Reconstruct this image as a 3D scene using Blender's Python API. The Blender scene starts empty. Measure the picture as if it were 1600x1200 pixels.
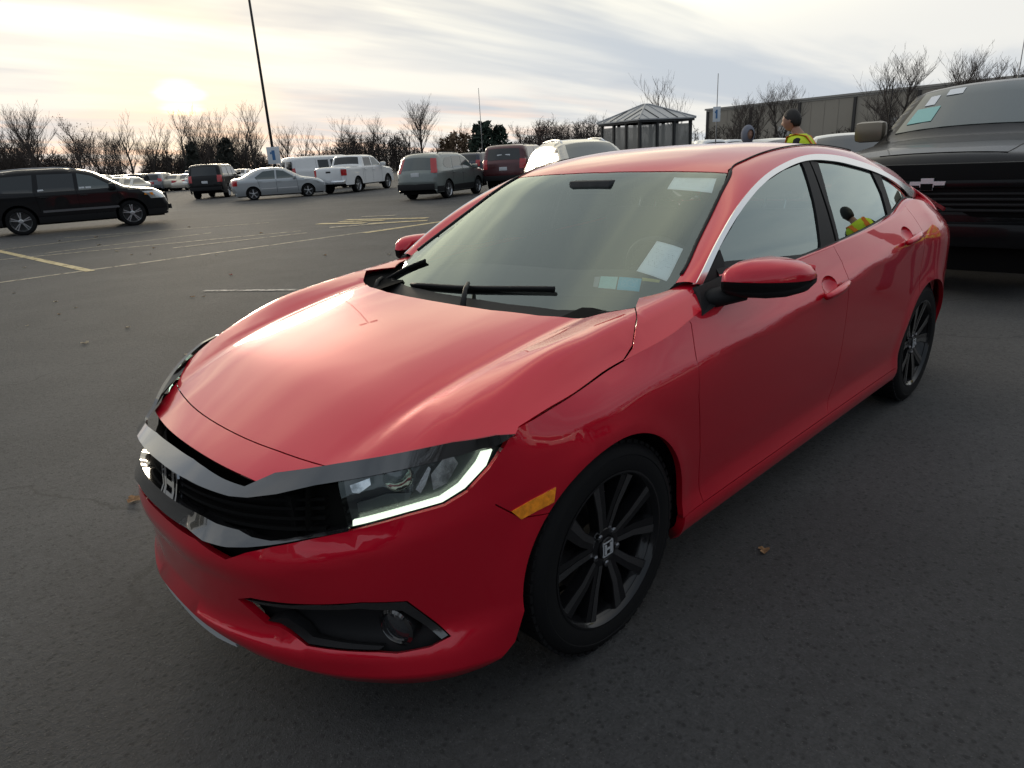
import bpy, bmesh, math, random
import numpy as np
from mathutils import Vector, Matrix
from mathutils.geometry import delaunay_2d_cdt

scn = bpy.context.scene
COL = scn.collection
random.seed(7)
rng = np.random.default_rng(11)
R = math.radians

# ------------------------------------------------------------------ camera
# world frame = the red car's frame: origin on the ground under its front axle, +x forward, +y its left
CAM = np.array([1.35181169, 1.92855398, 1.40614935])
YAW, PITCH, ROLL, FPX = -2.32711703, -0.32356290, -0.05660277, 1059.453
_f = np.array([math.cos(PITCH)*math.cos(YAW), math.cos(PITCH)*math.sin(YAW), math.sin(PITCH)])
_r0 = np.cross(_f, [0, 0, 1]); _r0 /= np.linalg.norm(_r0); _u0 = np.cross(_r0, _f)
_r = math.cos(ROLL)*_r0 + math.sin(ROLL)*_u0
_u = -math.sin(ROLL)*_r0 + math.cos(ROLL)*_u0
cam_d = bpy.data.cameras.new('camera'); cam = bpy.data.objects.new('camera', cam_d); COL.objects.link(cam)
cam_d.sensor_width = 36; cam_d.lens = FPX/1600*36; cam_d.clip_start = 0.05; cam_d.clip_end = 3000
m = Matrix.Identity(4)
for i in range(3):
    m[i][0] = _r[i]; m[i][1] = _u[i]; m[i][2] = -_f[i]; m[i][3] = CAM[i]
cam.matrix_world = m
scn.camera = cam
scn.render.resolution_x, scn.render.resolution_y = 1024, 768

def ray(px, py):
    d = _f + _r*(px-800)/FPX + _u*(600-py)/FPX
    return CAM, d/np.linalg.norm(d)
def on_ground(px, py, z=0.0):
    o, d = ray(px, py); t = (z-o[2])/d[2]; return o + d*t
def at_dist(px, py, dist):
    """point on the pixel's ray at a horizontal distance from the camera"""
    o, d = ray(px, py); return o + d*(dist/math.hypot(d[0], d[1]))

# ------------------------------------------------------------------ world, sun, exposure
VS = scn.view_settings
scn.display_settings.display_device = 'sRGB'
VS.view_transform = 'Standard'; VS.look = 'None'; VS.gamma = 1; VS.use_curve_mapping = False
VS.exposure = 0.40
SUN_EL = R(9.0)
_sd = ray(282, 158)[1]
SUN_AZ = math.atan2(_sd[1], _sd[0])

world = bpy.data.worlds.new('World'); scn.world = world; world.use_nodes = True
def build_world():
    nt = world.node_tree; N = nt.nodes; L = nt.links
    N.clear()
    out = N.new('ShaderNodeOutputWorld'); bg = N.new('ShaderNodeBackground')
    L.new(bg.outputs[0], out.inputs[0])
    tc = N.new('ShaderNodeTexCoord')
    def math_(op, a, b=None, c=None, clamp=False):
        n = N.new('ShaderNodeMath'); n.operation = op; n.use_clamp = clamp
        for i, v in enumerate((a, b, c)):
            if v is None: continue
            if isinstance(v, (int, float)): n.inputs[i].default_value = v
            else: L.new(v, n.inputs[i])
        return n.outputs[0]
    def vdot(d):
        n = N.new('ShaderNodeVectorMath'); n.operation = 'DOT_PRODUCT'
        L.new(tc.outputs['Generated'], n.inputs[0]); n.inputs[1].default_value = d
        return n.outputs['Value']
    def mixc(f, a, b, mode='MIX'):
        n = N.new('ShaderNodeMix'); n.data_type = 'RGBA'; n.blend_type = mode; n.clamp_factor = True
        if isinstance(f, (int, float)): n.inputs[0].default_value = f
        else: L.new(f, n.inputs[0])
        for i, v in ((6, a), (7, b)):
            if isinstance(v, tuple): n.inputs[i].default_value = (*v, 1)
            else: L.new(v, n.inputs[i])
        return n.outputs[2]
    def mapr(v, a, b, c, d):
        n = N.new('ShaderNodeMapRange'); n.interpolation_type = 'SMOOTHSTEP'
        L.new(v, n.inputs[0])
        for i, q in enumerate((a, b, c, d)): n.inputs[i+1].default_value = q
        return n.outputs[0]
    sky = N.new('ShaderNodeTexSky'); sky.sky_type = 'NISHITA'; sky.sun_disc = False
    sky.sun_elevation = SUN_EL; sky.sun_rotation = math.pi/2 - SUN_AZ
    sky.air_density = 1.2; sky.dust_density = 2.0
    skyc = mixc(1.0, sky.outputs[0], (0.06, 0.06, 0.06), 'MULTIPLY')
    # cloud sheet: the view direction projected on a flat layer overhead
    sep = N.new('ShaderNodeSeparateXYZ'); L.new(tc.outputs['Generated'], sep.inputs[0])
    zc = math_('ADD', math_('MAXIMUM', sep.outputs[2], 0.0), 0.10)
    cmb = N.new('ShaderNodeCombineXYZ')
    L.new(math_('DIVIDE', sep.outputs[0], zc), cmb.inputs[0]); L.new(math_('DIVIDE', sep.outputs[1], zc), cmb.inputs[1])
    mp = N.new('ShaderNodeMapping'); L.new(cmb.outputs[0], mp.inputs[0])
    mp.inputs['Rotation'].default_value = (0, 0, -SUN_AZ + R(48)); mp.inputs['Scale'].default_value = (0.30, 0.95, 1)
    def noise(scale, detail, rough, dist=0.0, loc=(0, 0, 0)):
        n = N.new('ShaderNodeTexNoise'); n.inputs['Scale'].default_value = scale; n.inputs['Detail'].default_value = detail
        n.inputs['Roughness'].default_value = rough; n.inputs['Distortion'].default_value = dist
        a = N.new('ShaderNodeVectorMath'); a.operation = 'ADD'; L.new(mp.outputs[0], a.inputs[0]); a.inputs[1].default_value = loc
        L.new(a.outputs[0], n.inputs['Vector']); return n.outputs[0]
    n1 = noise(0.62, 5, 0.52, 0.5, (3.2, 1.7, 0))
    n2 = noise(1.9, 4, 0.5, 0.3, (9.1, 4.4, 2))
    thick = math_('ADD', math_('MULTIPLY', n1, 0.72), math_('MULTIPLY', n2, 0.28))
    thick = mapr(thick, 0.40, 0.60, 0.0, 1.0)          # 0 thin bright cloud .. 1 thick grey cloud
    # the hidden sun lights the thin cloud around it
    gd = ray(420, -330)[1]
    glow = math_('MULTIPLY', mapr(vdot(tuple(gd)), 0.62, 0.985, 0.0, 1.0), mapr(sep.outputs[2], 0.10, 0.25, 0.04, 1.0))
    wide = mapr(vdot(tuple(gd)), -0.45, 0.66, 0.0, 1.0)
    thin_c = mixc(glow, mixc(wide, (0.36, 0.40, 0.45), (0.70, 0.695, 0.67)), (1.55, 1.43, 1.06))
    thick_c = mixc(glow, mixc(wide, (0.25, 0.29, 0.34), (0.45, 0.495, 0.55)), (0.56, 0.56, 0.55))
    cloud = mixc(thick, thin_c, thick_c)
    # gap low in the cloud where the sun burns through
    sunv = math_('ADD', vdot(tuple(_sd)), math_('MULTIPLY', math_('SUBTRACT', n2, 0.5), 0.0022))
    core = mapr(sunv, 0.9996, 1.0001, 0.0, 1.0)
    halo = mapr(sunv, 0.990, 0.9999, 0.0, 1.0)
    halo = math_('MULTIPLY', halo, mapr(n2, 0.38, 0.6, 0.25, 1.0))
    cloud = mixc(math_('MULTIPLY', halo, 0.40), cloud, (0.90, 0.74, 0.50))
    cloud = mixc(math_('MULTIPLY', core, mapr(n2, 0.35, 0.55, 0.4, 1.0)), cloud, (1.9, 1.55, 0.85))
    # salmon strip low over the western horizon
    low = mapr(sep.outputs[2], 0.015, 0.11, 1.0, 0.0)
    west = mapr(sunv, 0.80, 0.985, 0.0, 1.0)
    n3 = noise(2.6, 3, 0.5, 0.2, (1.0, 7.0, 5.0))
    cloud = mixc(math_('MULTIPLY', math_('MULTIPLY', low, west), mapr(n3, 0.46, 0.62, 0.0, 0.7)), cloud, (0.90, 0.60, 0.46))
    final = mixc(0.94, skyc, cloud)
    L.new(final, bg.inputs[0]); bg.inputs[1].default_value = 1.0
build_world()
sun_d = bpy.data.lights.new('sun', 'SUN'); sun_d.energy = 0.8; sun_d.angle = R(14); sun_d.color = (1.0, 0.86, 0.66)
sun = bpy.data.objects.new('sun', sun_d); COL.objects.link(sun)
sun.rotation_euler = Vector((-math.cos(SUN_AZ)*math.cos(SUN_EL), -math.sin(SUN_AZ)*math.cos(SUN_EL), -math.sin(SUN_EL))).to_track_quat('-Z', 'Y').to_euler()

# ------------------------------------------------------------------ materials
MATS = {}
def mat(name, base, rough=0.5, metal=0.0, coat=0.0, spec=0.5, emit=None, estr=0.0, noise=None, bump=None, flake=False, sheen=0.0, coat_rough=0.03):
    """noise = (scale, amount): darkens/lightens base; bump = (scale, strength, distance)"""
    if name in MATS: return MATS[name]
    M = bpy.data.materials.new(name); M.use_nodes = True; MATS[name] = M
    nt = M.node_tree; b = nt.nodes['Principled BSDF']
    b.inputs['Base Color'].default_value = (*base, 1); b.inputs['Roughness'].default_value = rough
    b.inputs['Metallic'].default_value = metal; b.inputs['Coat Weight'].default_value = coat
    b.inputs['Coat Roughness'].default_value = coat_rough; b.inputs['Specular IOR Level'].default_value = spec
    if emit:
        b.inputs['Emission Color'].default_value = (*emit, 1); b.inputs['Emission Strength'].default_value = estr
    if noise or bump:
        tc = nt.nodes.new('ShaderNodeTexCoord')
    if noise:
        n = nt.nodes.new('ShaderNodeTexNoise'); n.inputs['Scale'].default_value = noise[0]; n.inputs['Detail'].default_value = 6
        nt.links.new(tc.outputs['Object'], n.inputs['Vector'])
        mr = nt.nodes.new('ShaderNodeMapRange'); nt.links.new(n.outputs[0], mr.inputs[0])
        mr.inputs[1].default_value = .3; mr.inputs[2].default_value = .7
        mr.inputs[3].default_value = 1-noise[1]; mr.inputs[4].default_value = 1+noise[1]
        mx = nt.nodes.new('ShaderNodeMix'); mx.data_type = 'RGBA'; mx.blend_type = 'MULTIPLY'; mx.inputs[0].default_value = 1
        mx.inputs[6].default_value = (*base, 1); nt.links.new(mr.outputs[0], mx.inputs[7])
        nt.links.new(mx.outputs[2], b.inputs['Base Color'])
    if bump:
        n = nt.nodes.new('ShaderNodeTexNoise'); n.inputs['Scale'].default_value = bump[0]; n.inputs['Detail'].default_value = 4
        nt.links.new(tc.outputs['Object'], n.inputs['Vector'])
        bp = nt.nodes.new('ShaderNodeBump'); bp.inputs['Strength'].default_value = bump[1]; bp.inputs['Distance'].default_value = bump[2]
        nt.links.new(n.outputs[0], bp.inputs['Height']); nt.links.new(bp.outputs[0], b.inputs['Normal'])
    return M

def glass_mat(name, tint, refl_rough=0.0, base_refl=0.0):
    """thin pane: tinted see-through mixed with mirror reflection by Fresnel"""
    if name in MATS: return MATS[name]
    M = bpy.data.materials.new(name); M.use_nodes = True; MATS[name] = M
    nt = M.node_tree; N = nt.nodes; N.clear()
    out = N.new('ShaderNodeOutputMaterial'); tr = N.new('ShaderNodeBsdfTransparent'); gl = N.new('ShaderNodeBsdfGlossy')
    tr.inputs[0].default_value = (*tint, 1); gl.inputs['Color'].default_value = (.86, 1.0, .98, 1); gl.inputs['Roughness'].default_value = refl_rough
    fr = N.new('ShaderNodeFresnel'); fr.inputs[0].default_value = 1.62
    ad = N.new('ShaderNodeMath'); ad.operation = 'MULTIPLY_ADD'; ad.use_clamp = True
    nt.links.new(fr.outputs[0], ad.inputs[0]); ad.inputs[1].default_value = 1.35; ad.inputs[2].default_value = base_refl
    mx = N.new('ShaderNodeMixShader')
    nt.links.new(ad.outputs[0], mx.inputs[0]); nt.links.new(tr.outputs[0], mx.inputs[1]); nt.links.new(gl.outputs[0], mx.inputs[2])
    nt.links.new(mx.outputs[0], out.inputs[0])
    return M

PAINT_RED = mat('paint_red', (0.62, 0.0045, 0.024), rough=0.33, metal=0.36, coat=1.0, spec=0.10, coat_rough=0.02)
PAINT_RED.node_tree.nodes['Principled BSDF'].inputs['Coat IOR'].default_value = 1.62
GLOSS_BLACK = mat('gloss_black_trim', (0.012, 0.012, 0.013), rough=0.12, coat=1.0)
GLOSS_BLACK.node_tree.nodes['Principled BSDF'].inputs['Coat IOR'].default_value = 1.95
MATTE_BLACK = mat('matte_black_plastic', (0.012, 0.012, 0.013), rough=0.55, spec=.25, bump=(400, 0.15, 0.001))
DEEP_BLACK = mat('dark_cavity', (0.006, 0.006, 0.006), rough=0.9, spec=.1)
CHROME = mat('satin_chrome', (0.78, 0.79, 0.81), rough=0.16, metal=1.0)
BRIGHT_CHROME = mat('chrome', (0.85, 0.86, 0.88), rough=0.05, metal=1.0)
RUBBER = mat('tyre_rubber', (0.009, 0.009, 0.0095), rough=0.7, spec=.15, bump=(160, 0.25, 0.002))
RIM_BLACK = mat('rim_gloss_black', (0.008, 0.008, 0.009), rough=0.2, coat=0.5, spec=.2)
RIM_MACHINED = mat('rim_machined_face', (0.26, 0.265, 0.275), rough=0.25, metal=1.0)
GLASS = glass_mat('car_glass', (0.90, 0.94, 0.92), base_refl=0.045)
SIDE_GLASS = glass_mat('side_glass', (0.46, 0.53, 0.52), base_refl=0.16)
TINT_GLASS = mat('dark_tinted_glass', (0.008, 0.011, 0.012), rough=0.03, spec=0.6, coat=.4)
MID_GLASS = mat('window_glass_greenish', (0.045, 0.064, 0.062), rough=0.03, spec=0.8, coat=.6)
LENS = glass_mat('lamp_lens', (0.93, 0.95, 0.96), base_refl=0.0)
AMBER = mat('amber_lens', (0.95, 0.30, 0.015), rough=0.12, coat=1.0, noise=(60, .35))
RED_LENS = mat('red_lens', (0.45, 0.012, 0.015), rough=0.10, coat=1.0)
LED = mat('led_light_guide', (0.9, 0.95, 0.9), rough=0.3, emit=(0.86, 1.0, 0.78), estr=.95)
CABIN = mat('cabin_dark_plastic', (0.030, 0.031, 0.033), rough=0.7, noise=(30, .2))
SEAT = mat('cabin_black_cloth', (0.022, 0.022, 0.024), rough=0.95)
PAPER = None

# ------------------------------------------------------------------ object helpers
def tag(o, label, cat, group=None, kind=None):
    if label: o['label'] = label
    if cat: o['category'] = cat
    if group: o['group'] = group
    if kind: o['kind'] = kind
    return o
def empty(name, loc=(0, 0, 0), rz=0.0):
    o = bpy.data.objects.new(name, None); COL.objects.link(o); o.location = loc; o.rotation_euler = (0, 0, rz)
    o.empty_display_size = 0.2
    return o
def mesh_obj(name, V, F, material, parent=None, smooth=True, normals=None):
    me = bpy.data.meshes.new(name)
    me.from_pydata([tuple(map(float, v)) for v in V], [], [tuple(map(int, f)) for f in F])
    me.update()
    if smooth: me.polygons.foreach_set('use_smooth', [True]*len(me.polygons))
    if normals is not None:
        me.normals_split_custom_set_from_vertices([tuple(map(float, n)) for n in normals])
    if material is not None: me.materials.append(material)
    o = bpy.data.objects.new(name, me); COL.objects.link(o)
    if parent is not None: o.parent = parent
    return o
class MB:
    """collects shapes into one mesh"""
    def __init__(s): s.V = []; s.F = []
    def add(s, V, F):
        b = len(s.V); s.V += [tuple(v) for v in V]; s.F += [tuple(b+i for i in f) for f in F]; return s
    def box(s, x0, x1, y0, y1, z0, z1, bev=0.0, M=None):
        if bev > 0:
            bm = bmesh.new(); bmesh.ops.create_cube(bm, size=1)
            bmesh.ops.scale(bm, vec=(x1-x0, y1-y0, z1-z0), verts=bm.verts)
            bmesh.ops.bevel(bm, geom=bm.edges[:], offset=bev, segments=2, affect='EDGES', profile=0.6)
            bmesh.ops.translate(bm, vec=((x0+x1)/2, (y0+y1)/2, (z0+z1)/2), verts=bm.verts)
            bm.verts.index_update()
            V = [v.co.copy() for v in bm.verts]; F = [[v.index for v in f.verts] for f in bm.faces]; bm.free()
        else:
            V = [Vector(p) for p in ((x0,y0,z0),(x1,y0,z0),(x1,y1,z0),(x0,y1,z0),(x0,y0,z1),(x1,y0,z1),(x1,y1,z1),(x0,y1,z1))]
            F = [(0,3,2,1),(4,5,6,7),(0,1,5,4),(1,2,6,5),(2,3,7,6),(3,0,4,7)]
        if M is not None: V = [M @ v for v in V]
        return s.add(V, F)
    def tube(s, pts, rad, n=8, cap=True):
        pts = [Vector(p) for p in pts]
        if isinstance(rad, (int, float)): rad = [rad]*len(pts)
        V = []; F = []
        up = None
        for i, p in enumerate(pts):
            t = (pts[min(i+1, len(pts)-1)] - pts[max(i-1, 0)]).normalized()
            if up is None:
                up = Vector((0, 0, 1)) if abs(t.z) < .9 else Vector((1, 0, 0))
            a = t.cross(up)
            if a.length < 1e-6: a = t.orthogonal()
            a.normalize(); b = a.cross(t).normalized(); up = b
            for k in range(n):
                an = 2*math.pi*k/n
                V.append(p + (a*math.cos(an) + b*math.sin(an))*rad[i])
        for i in range(len(pts)-1):
            for k in range(n):
                F.append((i*n+k, i*n+(k+1) % n, (i+1)*n+(k+1) % n, (i+1)*n+k))
        if cap:
            F.append(tuple(range(n))[::-1]); F.append(tuple((len(pts)-1)*n+k for k in range(n)))
        return s.add(V, F)
    def lathe(s, prof, axis='Y', n=32, M=None, close=False):
        """prof: list of (radius, along)"""
        V = []; F = []
        for (r, a) in prof:
            for k in range(n):
                t = 2*math.pi*k/n
                if axis == 'Y': V.append(Vector((r*math.cos(t), a, r*math.sin(t))))
                elif axis == 'Z': V.append(Vector((r*math.cos(t), r*math.sin(t), a)))
                else: V.append(Vector((a, r*math.cos(t), r*math.sin(t))))
        m_ = len(prof)
        for i in range(m_-1 if not close else m_):
            j = (i+1) % m_
            for k in range(n):
                F.append((i*n+k, i*n+(k+1) % n, j*n+(k+1) % n, j*n+k))
        if M is not None: V = [M @ v for v in V]
        return s.add(V, F)
    def prism(s, poly, y0, y1, M=None):
        """polygon in (x, z) extruded along y"""
        n = len(poly)
        V = [Vector((p[0], y0, p[1])) for p in poly] + [Vector((p[0], y1, p[1])) for p in poly]
        F = [tuple(range(n)), tuple(range(2*n-1, n-1, -1))] + [(i, n+i, n+(i+1) % n, (i+1) % n) for i in range(n)]
        if M is not None: V = [M @ v for v in V]
        return s.add(V, F)
    def obj(s, name, material, parent=None, smooth=False, auto=None):
        o = mesh_obj(name, s.V, s.F, material, parent, smooth or auto is not None)
        bm = bmesh.new(); bm.from_mesh(o.data); bmesh.ops.recalc_face_normals(bm, faces=bm.faces); bm.to_mesh(o.data); bm.free()
        if auto is not None:
            o.data.set_sharp_from_angle(angle=R(auto))
        return o
def copy_tree(o, parent=None, mats=None):
    c = o.copy(); COL.objects.link(c); c.parent = parent
    for ch in list(o.children): copy_tree(ch, c)
    return c

# ------------------------------------------------------------------ splines and trimmed surface panels
def pslopes(x, y):
    """PCHIP slopes along the last axis"""
    h = np.diff(x, axis=-1); d = np.diff(y, axis=-1)/h
    m_ = np.zeros_like(y)
    d0, d1 = d[..., :-1], d[..., 1:]; h0, h1 = h[..., :-1], h[..., 1:]
    w1 = 2*h1+h0; w2 = h1+2*h0
    with np.errstate(divide='ignore', invalid='ignore'):
        hm = (w1+w2)/(w1/d0 + w2/d1)
    m_[..., 1:-1] = np.where(d0*d1 > 0, hm, 0.0)
    m_[..., 0] = d[..., 0]; m_[..., -1] = d[..., -1]
    return m_
def cslopes(x, y):
    """smooth (finite difference) slopes"""
    h = np.diff(x, axis=-1); d = np.diff(y, axis=-1)/h
    m_ = np.zeros_like(y)
    m_[..., 1:-1] = (d[..., :-1]*h[..., 1:] + d[..., 1:]*h[..., :-1])/(h[..., :-1]+h[..., 1:])
    m_[..., 0] = d[..., 0]; m_[..., -1] = d[..., -1]
    return m_
def herm(x, y, m_, q):
    """x,y,m_: (N,K) per query or (K,), q: (N,) ; linear extrapolation"""
    if x.ndim == 1:
        i = np.clip(np.searchsorted(x, q, side='right')-1, 0, len(x)-2)
        x0, x1, y0, y1, m0, m1 = x[i], x[i+1], y[i], y[i+1], m_[i], m_[i+1]
        lo, hi = q < x[0], q > x[-1]; xa, ya, ma, xb, yb, mb = x[0], y[0], m_[0], x[-1], y[-1], m_[-1]
    else:
        i = np.clip((x <= q[:, None]).sum(1)-1, 0, x.shape[1]-2); r = np.arange(len(q))
        x0, x1, y0, y1, m0, m1 = x[r, i], x[r, i+1], y[r, i], y[r, i+1], m_[r, i], m_[r, i+1]
        lo, hi = q < x[:, 0], q > x[:, -1]; xa, ya, ma, xb, yb, mb = x[:, 0], y[:, 0], m_[:, 0], x[:, -1], y[:, -1], m_[:, -1]
    h = x1-x0; t = np.clip((q-x0)/h, 0, 1)
    v = (2*t**3-3*t**2+1)*y0 + (t**3-2*t**2+t)*h*m0 + (-2*t**3+3*t**2)*y1 + (t**3-t**2)*h*m1
    v = np.where(lo, ya+ma*(q-xa), v); v = np.where(hi, yb+mb*(q-xb), v)
    return v
class Net:
    """surface b(s, a) through feature lines: rows[i] = [(a,b) per line] at station s_i"""
    def __init__(s, S, rows):
        o = np.argsort(S); s.S = np.array(S, float)[o]
        A = np.array(rows, float)[o]; s.A = A[:, :, 0].T.copy(); s.B = A[:, :, 1].T.copy()
        s.mA = cslopes(s.S, s.A); s.mB = cslopes(s.S, s.B)
    def lines(s, q):
        a = np.stack([herm(s.S, s.A[k], s.mA[k], q) for k in range(len(s.A))], 1)
        b = np.stack([herm(s.S, s.B[k], s.mB[k], q) for k in range(len(s.A))], 1)
        return a, b
    def __call__(s, q, a):
        q = np.atleast_1d(np.asarray(q, float)); a = np.atleast_1d(np.asarray(a, float))
        q, a = np.broadcast_arrays(q, a)
        qa, qb = s.lines(q.ravel())
        return herm(qa, qb, pslopes(qa, qb), a.ravel()).reshape(q.shape)
def resample(P, step):
    """polyline resampled to roughly equal steps (corner points kept)"""
    P = [np.asarray(p, float) for p in P]; out = [P[0]]
    for a, b in zip(P[:-1], P[1:]):
        n = max(1, int(math.ceil(np.linalg.norm(b-a)/step)))
        for k in range(1, n+1): out.append(a+(b-a)*k/n)
    return out
def smooth_line(P, step):
    """Catmull-Rom through points"""
    P = np.array(P, float)
    if len(P) < 3: return resample(P, step)
    t = np.concatenate([[0], np.cumsum(np.linalg.norm(np.diff(P, axis=0), axis=1))])
    n = max(2, int(t[-1]/step)+1); q = np.linspace(0, t[-1], n)
    return list(np.stack([herm(t, P[:, k], cslopes(t, P[:, k]), q) for k in range(P.shape[1])], 1))
def inpoly(poly, pts):
    x, y = pts[:, 0], pts[:, 1]; c = np.zeros(len(pts), bool)
    n = len(poly)
    for i in range(n):
        x1, y1 = poly[i]; x2, y2 = poly[(i+1) % n]
        if y1 == y2: continue
        k = (y1 > y) != (y2 > y)
        c ^= k & (x < (x2-x1)*(y-y1)/(y2-y1)+x1)
    return c
def segdist(poly, pts):
    d = np.full(len(pts), 1e9); n = len(poly)
    for i in range(n):
        a = np.array(poly[i]); b = np.array(poly[(i+1) % n]); ab = b-a; L2 = ab@ab
        if L2 < 1e-14: continue
        t = np.clip(((pts-a)@ab)/L2, 0, 1)[:, None]
        d = np.minimum(d, np.linalg.norm(pts-(a+t*ab), axis=1))
    return d
def inset(poly, g):
    """shrink a polygon by g along vertex normals"""
    P = np.array(poly, float); n = len(P)
    area = 0.5*np.sum(P[:, 0]*np.roll(P[:, 1], -1)-np.roll(P[:, 0], -1)*P[:, 1])
    sg = 1 if area > 0 else -1
    e = np.roll(P, -1, 0)-P; L = np.linalg.norm(e, axis=1)[:, None]; e = e/np.maximum(L, 1e-9)
    nrm = np.stack([-e[:, 1], e[:, 0]], 1)*sg
    nv = nrm+np.roll(nrm, 1, 0); nv /= np.maximum(np.linalg.norm(nv, axis=1)[:, None], 0.5)
    return P+nv*g
def dedupe(poly, eps=5e-4):
    out = []
    for p in poly:
        if not out or np.linalg.norm(np.array(p)-np.array(out[-1])) > eps: out.append(np.array(p, float))
    if len(out) > 1 and np.linalg.norm(out[0]-out[-1]) < eps: out.pop()
    return out
def triangulate(outer, holes, step, edge_step=None):
    edge_step = edge_step or step
    loops = [dedupe(resample(list(l)+[l[0]], edge_step)) for l in [outer]+list(holes)]
    o = np.array(loops[0]); lo, hi = o.min(0), o.max(0)
    gx = np.arange(lo[0]+step*.37, hi[0], step); gy = np.arange(lo[1]+step*.41, hi[1], step)
    if len(gx) and len(gy):
        X, Y = np.meshgrid(gx, gy); X[1::2] += step*.5
        g = np.stack([X.ravel(), Y.ravel()], 1)
        k = inpoly(loops[0], g)
        for h in loops[1:]: k &= ~inpoly(h, g)
        g = g[k]
        if len(g):
            d = np.min([segdist(l, g) for l in loops], axis=0); g = g[d > step*.45]
    else: g = np.zeros((0, 2))
    V = []; E = []
    for l in loops:
        b = len(V); V += [Vector(p) for p in l]; E += [(b+i, b+(i+1) % len(l)) for i in range(len(l))]
    nb = len(V); V += [Vector(p) for p in g]
    rv, re, rf, ov, oe, of = delaunay_2d_cdt(V, E, [], 0, 1e-6)
    P = np.array([tuple(v) for v in rv]); F = np.array([tuple(f) for f in rf if len(f) == 3])
    c = P[F].mean(1); k = inpoly(loops[0], c)
    for h in loops[1:]: k &= ~inpoly(h, c)
    F = F[k]
    a, b, c_ = P[F[:, 0]], P[F[:, 1]], P[F[:, 2]]
    ar = (b[:, 0]-a[:, 0])*(c_[:, 1]-a[:, 1])-(b[:, 1]-a[:, 1])*(c_[:, 0]-a[:, 0])
    F = F[np.abs(ar) > 1e-10]; ar = ar[np.abs(ar) > 1e-10]
    F[ar < 0] = F[ar < 0][:, ::-1]
    return P, F
def panel_mesh(P, F, fn, flip=False, off=0.0, lip=0.0):
    """map 2-D triangulation to 3-D by fn(u,v)->(N,3); offset along normal; fold the rim inwards by lip"""
    e = 1.5e-3
    X = fn(P[:, 0], P[:, 1]); du = fn(P[:, 0]+e, P[:, 1])-fn(P[:, 0]-e, P[:, 1]); dv = fn(P[:, 0], P[:, 1]+e)-fn(P[:, 0], P[:, 1]-e)
    Nn = np.cross(du, dv); Nn /= np.maximum(np.linalg.norm(Nn, axis=1)[:, None], 1e-12)
    if flip: Nn = -Nn; F = F[:, ::-1]
    V = X+Nn*off
    faces = [tuple(f) for f in F]; norms = Nn.copy()
    if lip > 0:
        cnt = {}
        for f in faces:
            for i in range(3):
                a, b = f[i], f[(i+1) % 3]; cnt.setdefault((min(a, b), max(a, b)), []).append((a, b))
        bd = [v[0] for v in cnt.values() if len(v) == 1]
        idx = sorted({i for e_ in bd for i in e_}); n0 = len(V)
        m1 = {v: n0+k for k, v in enumerate(idx)}; m2 = {v: n0+len(idx)+k for k, v in enumerate(idx)}
        V = np.concatenate([V, V[idx], V[idx]-Nn[idx]*lip]); norms = np.concatenate([norms, np.zeros((2*len(idx), 3))])
        for a, b in bd: faces.append((m1[b], m1[a], m2[a], m2[b]))
    return V, faces, norms
def panel(name, outer, fn, material, parent=None, holes=(), step=0.04, gap=0.0, off=0.0, lip=0.0, flip=False, mirror=False, edge_step=None):
    if gap:
        outer = inset(dedupe(outer), gap); holes = [inset(dedupe(h), -gap) for h in holes]
    P, F = triangulate(outer, holes, step, edge_step)
    V, faces, norms = panel_mesh(P, F, fn, flip, off, lip)
    o = mesh_obj(name, V, faces, material, parent, True, norms)
    if not mirror: return o
    V2 = np.array(V)*[1, -1, 1]; n2 = norms*[1, -1, 1]
    p2 = mirror if not isinstance(mirror, bool) else parent
    o2 = mesh_obj(name, V2, [f[::-1] for f in faces], material, p2, True, n2)
    return o, o2
def hit(px, py, g, t0=0.5, t1=6.5, n=300):
    """first crossing of the pixel's ray with the surface g(p)=0 (g>0 outside)"""
    o, d = ray(px, py); t = np.linspace(t0, t1, n); p = o+d*t[:, None]; v = g(p)
    k = np.where((v[:-1] > 0) & (v[1:] <= 0))[0]
    if len(k) == 0:
        i = int(np.argmin(np.abs(v))); return p[i]
    a, b = t[k[0]], t[k[0]+1]
    for _ in range(15):
        c = (a+b)/2
        if g((o+d*c)[None])[0] > 0: a = c
        else: b = c
    return o+d*b
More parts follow.
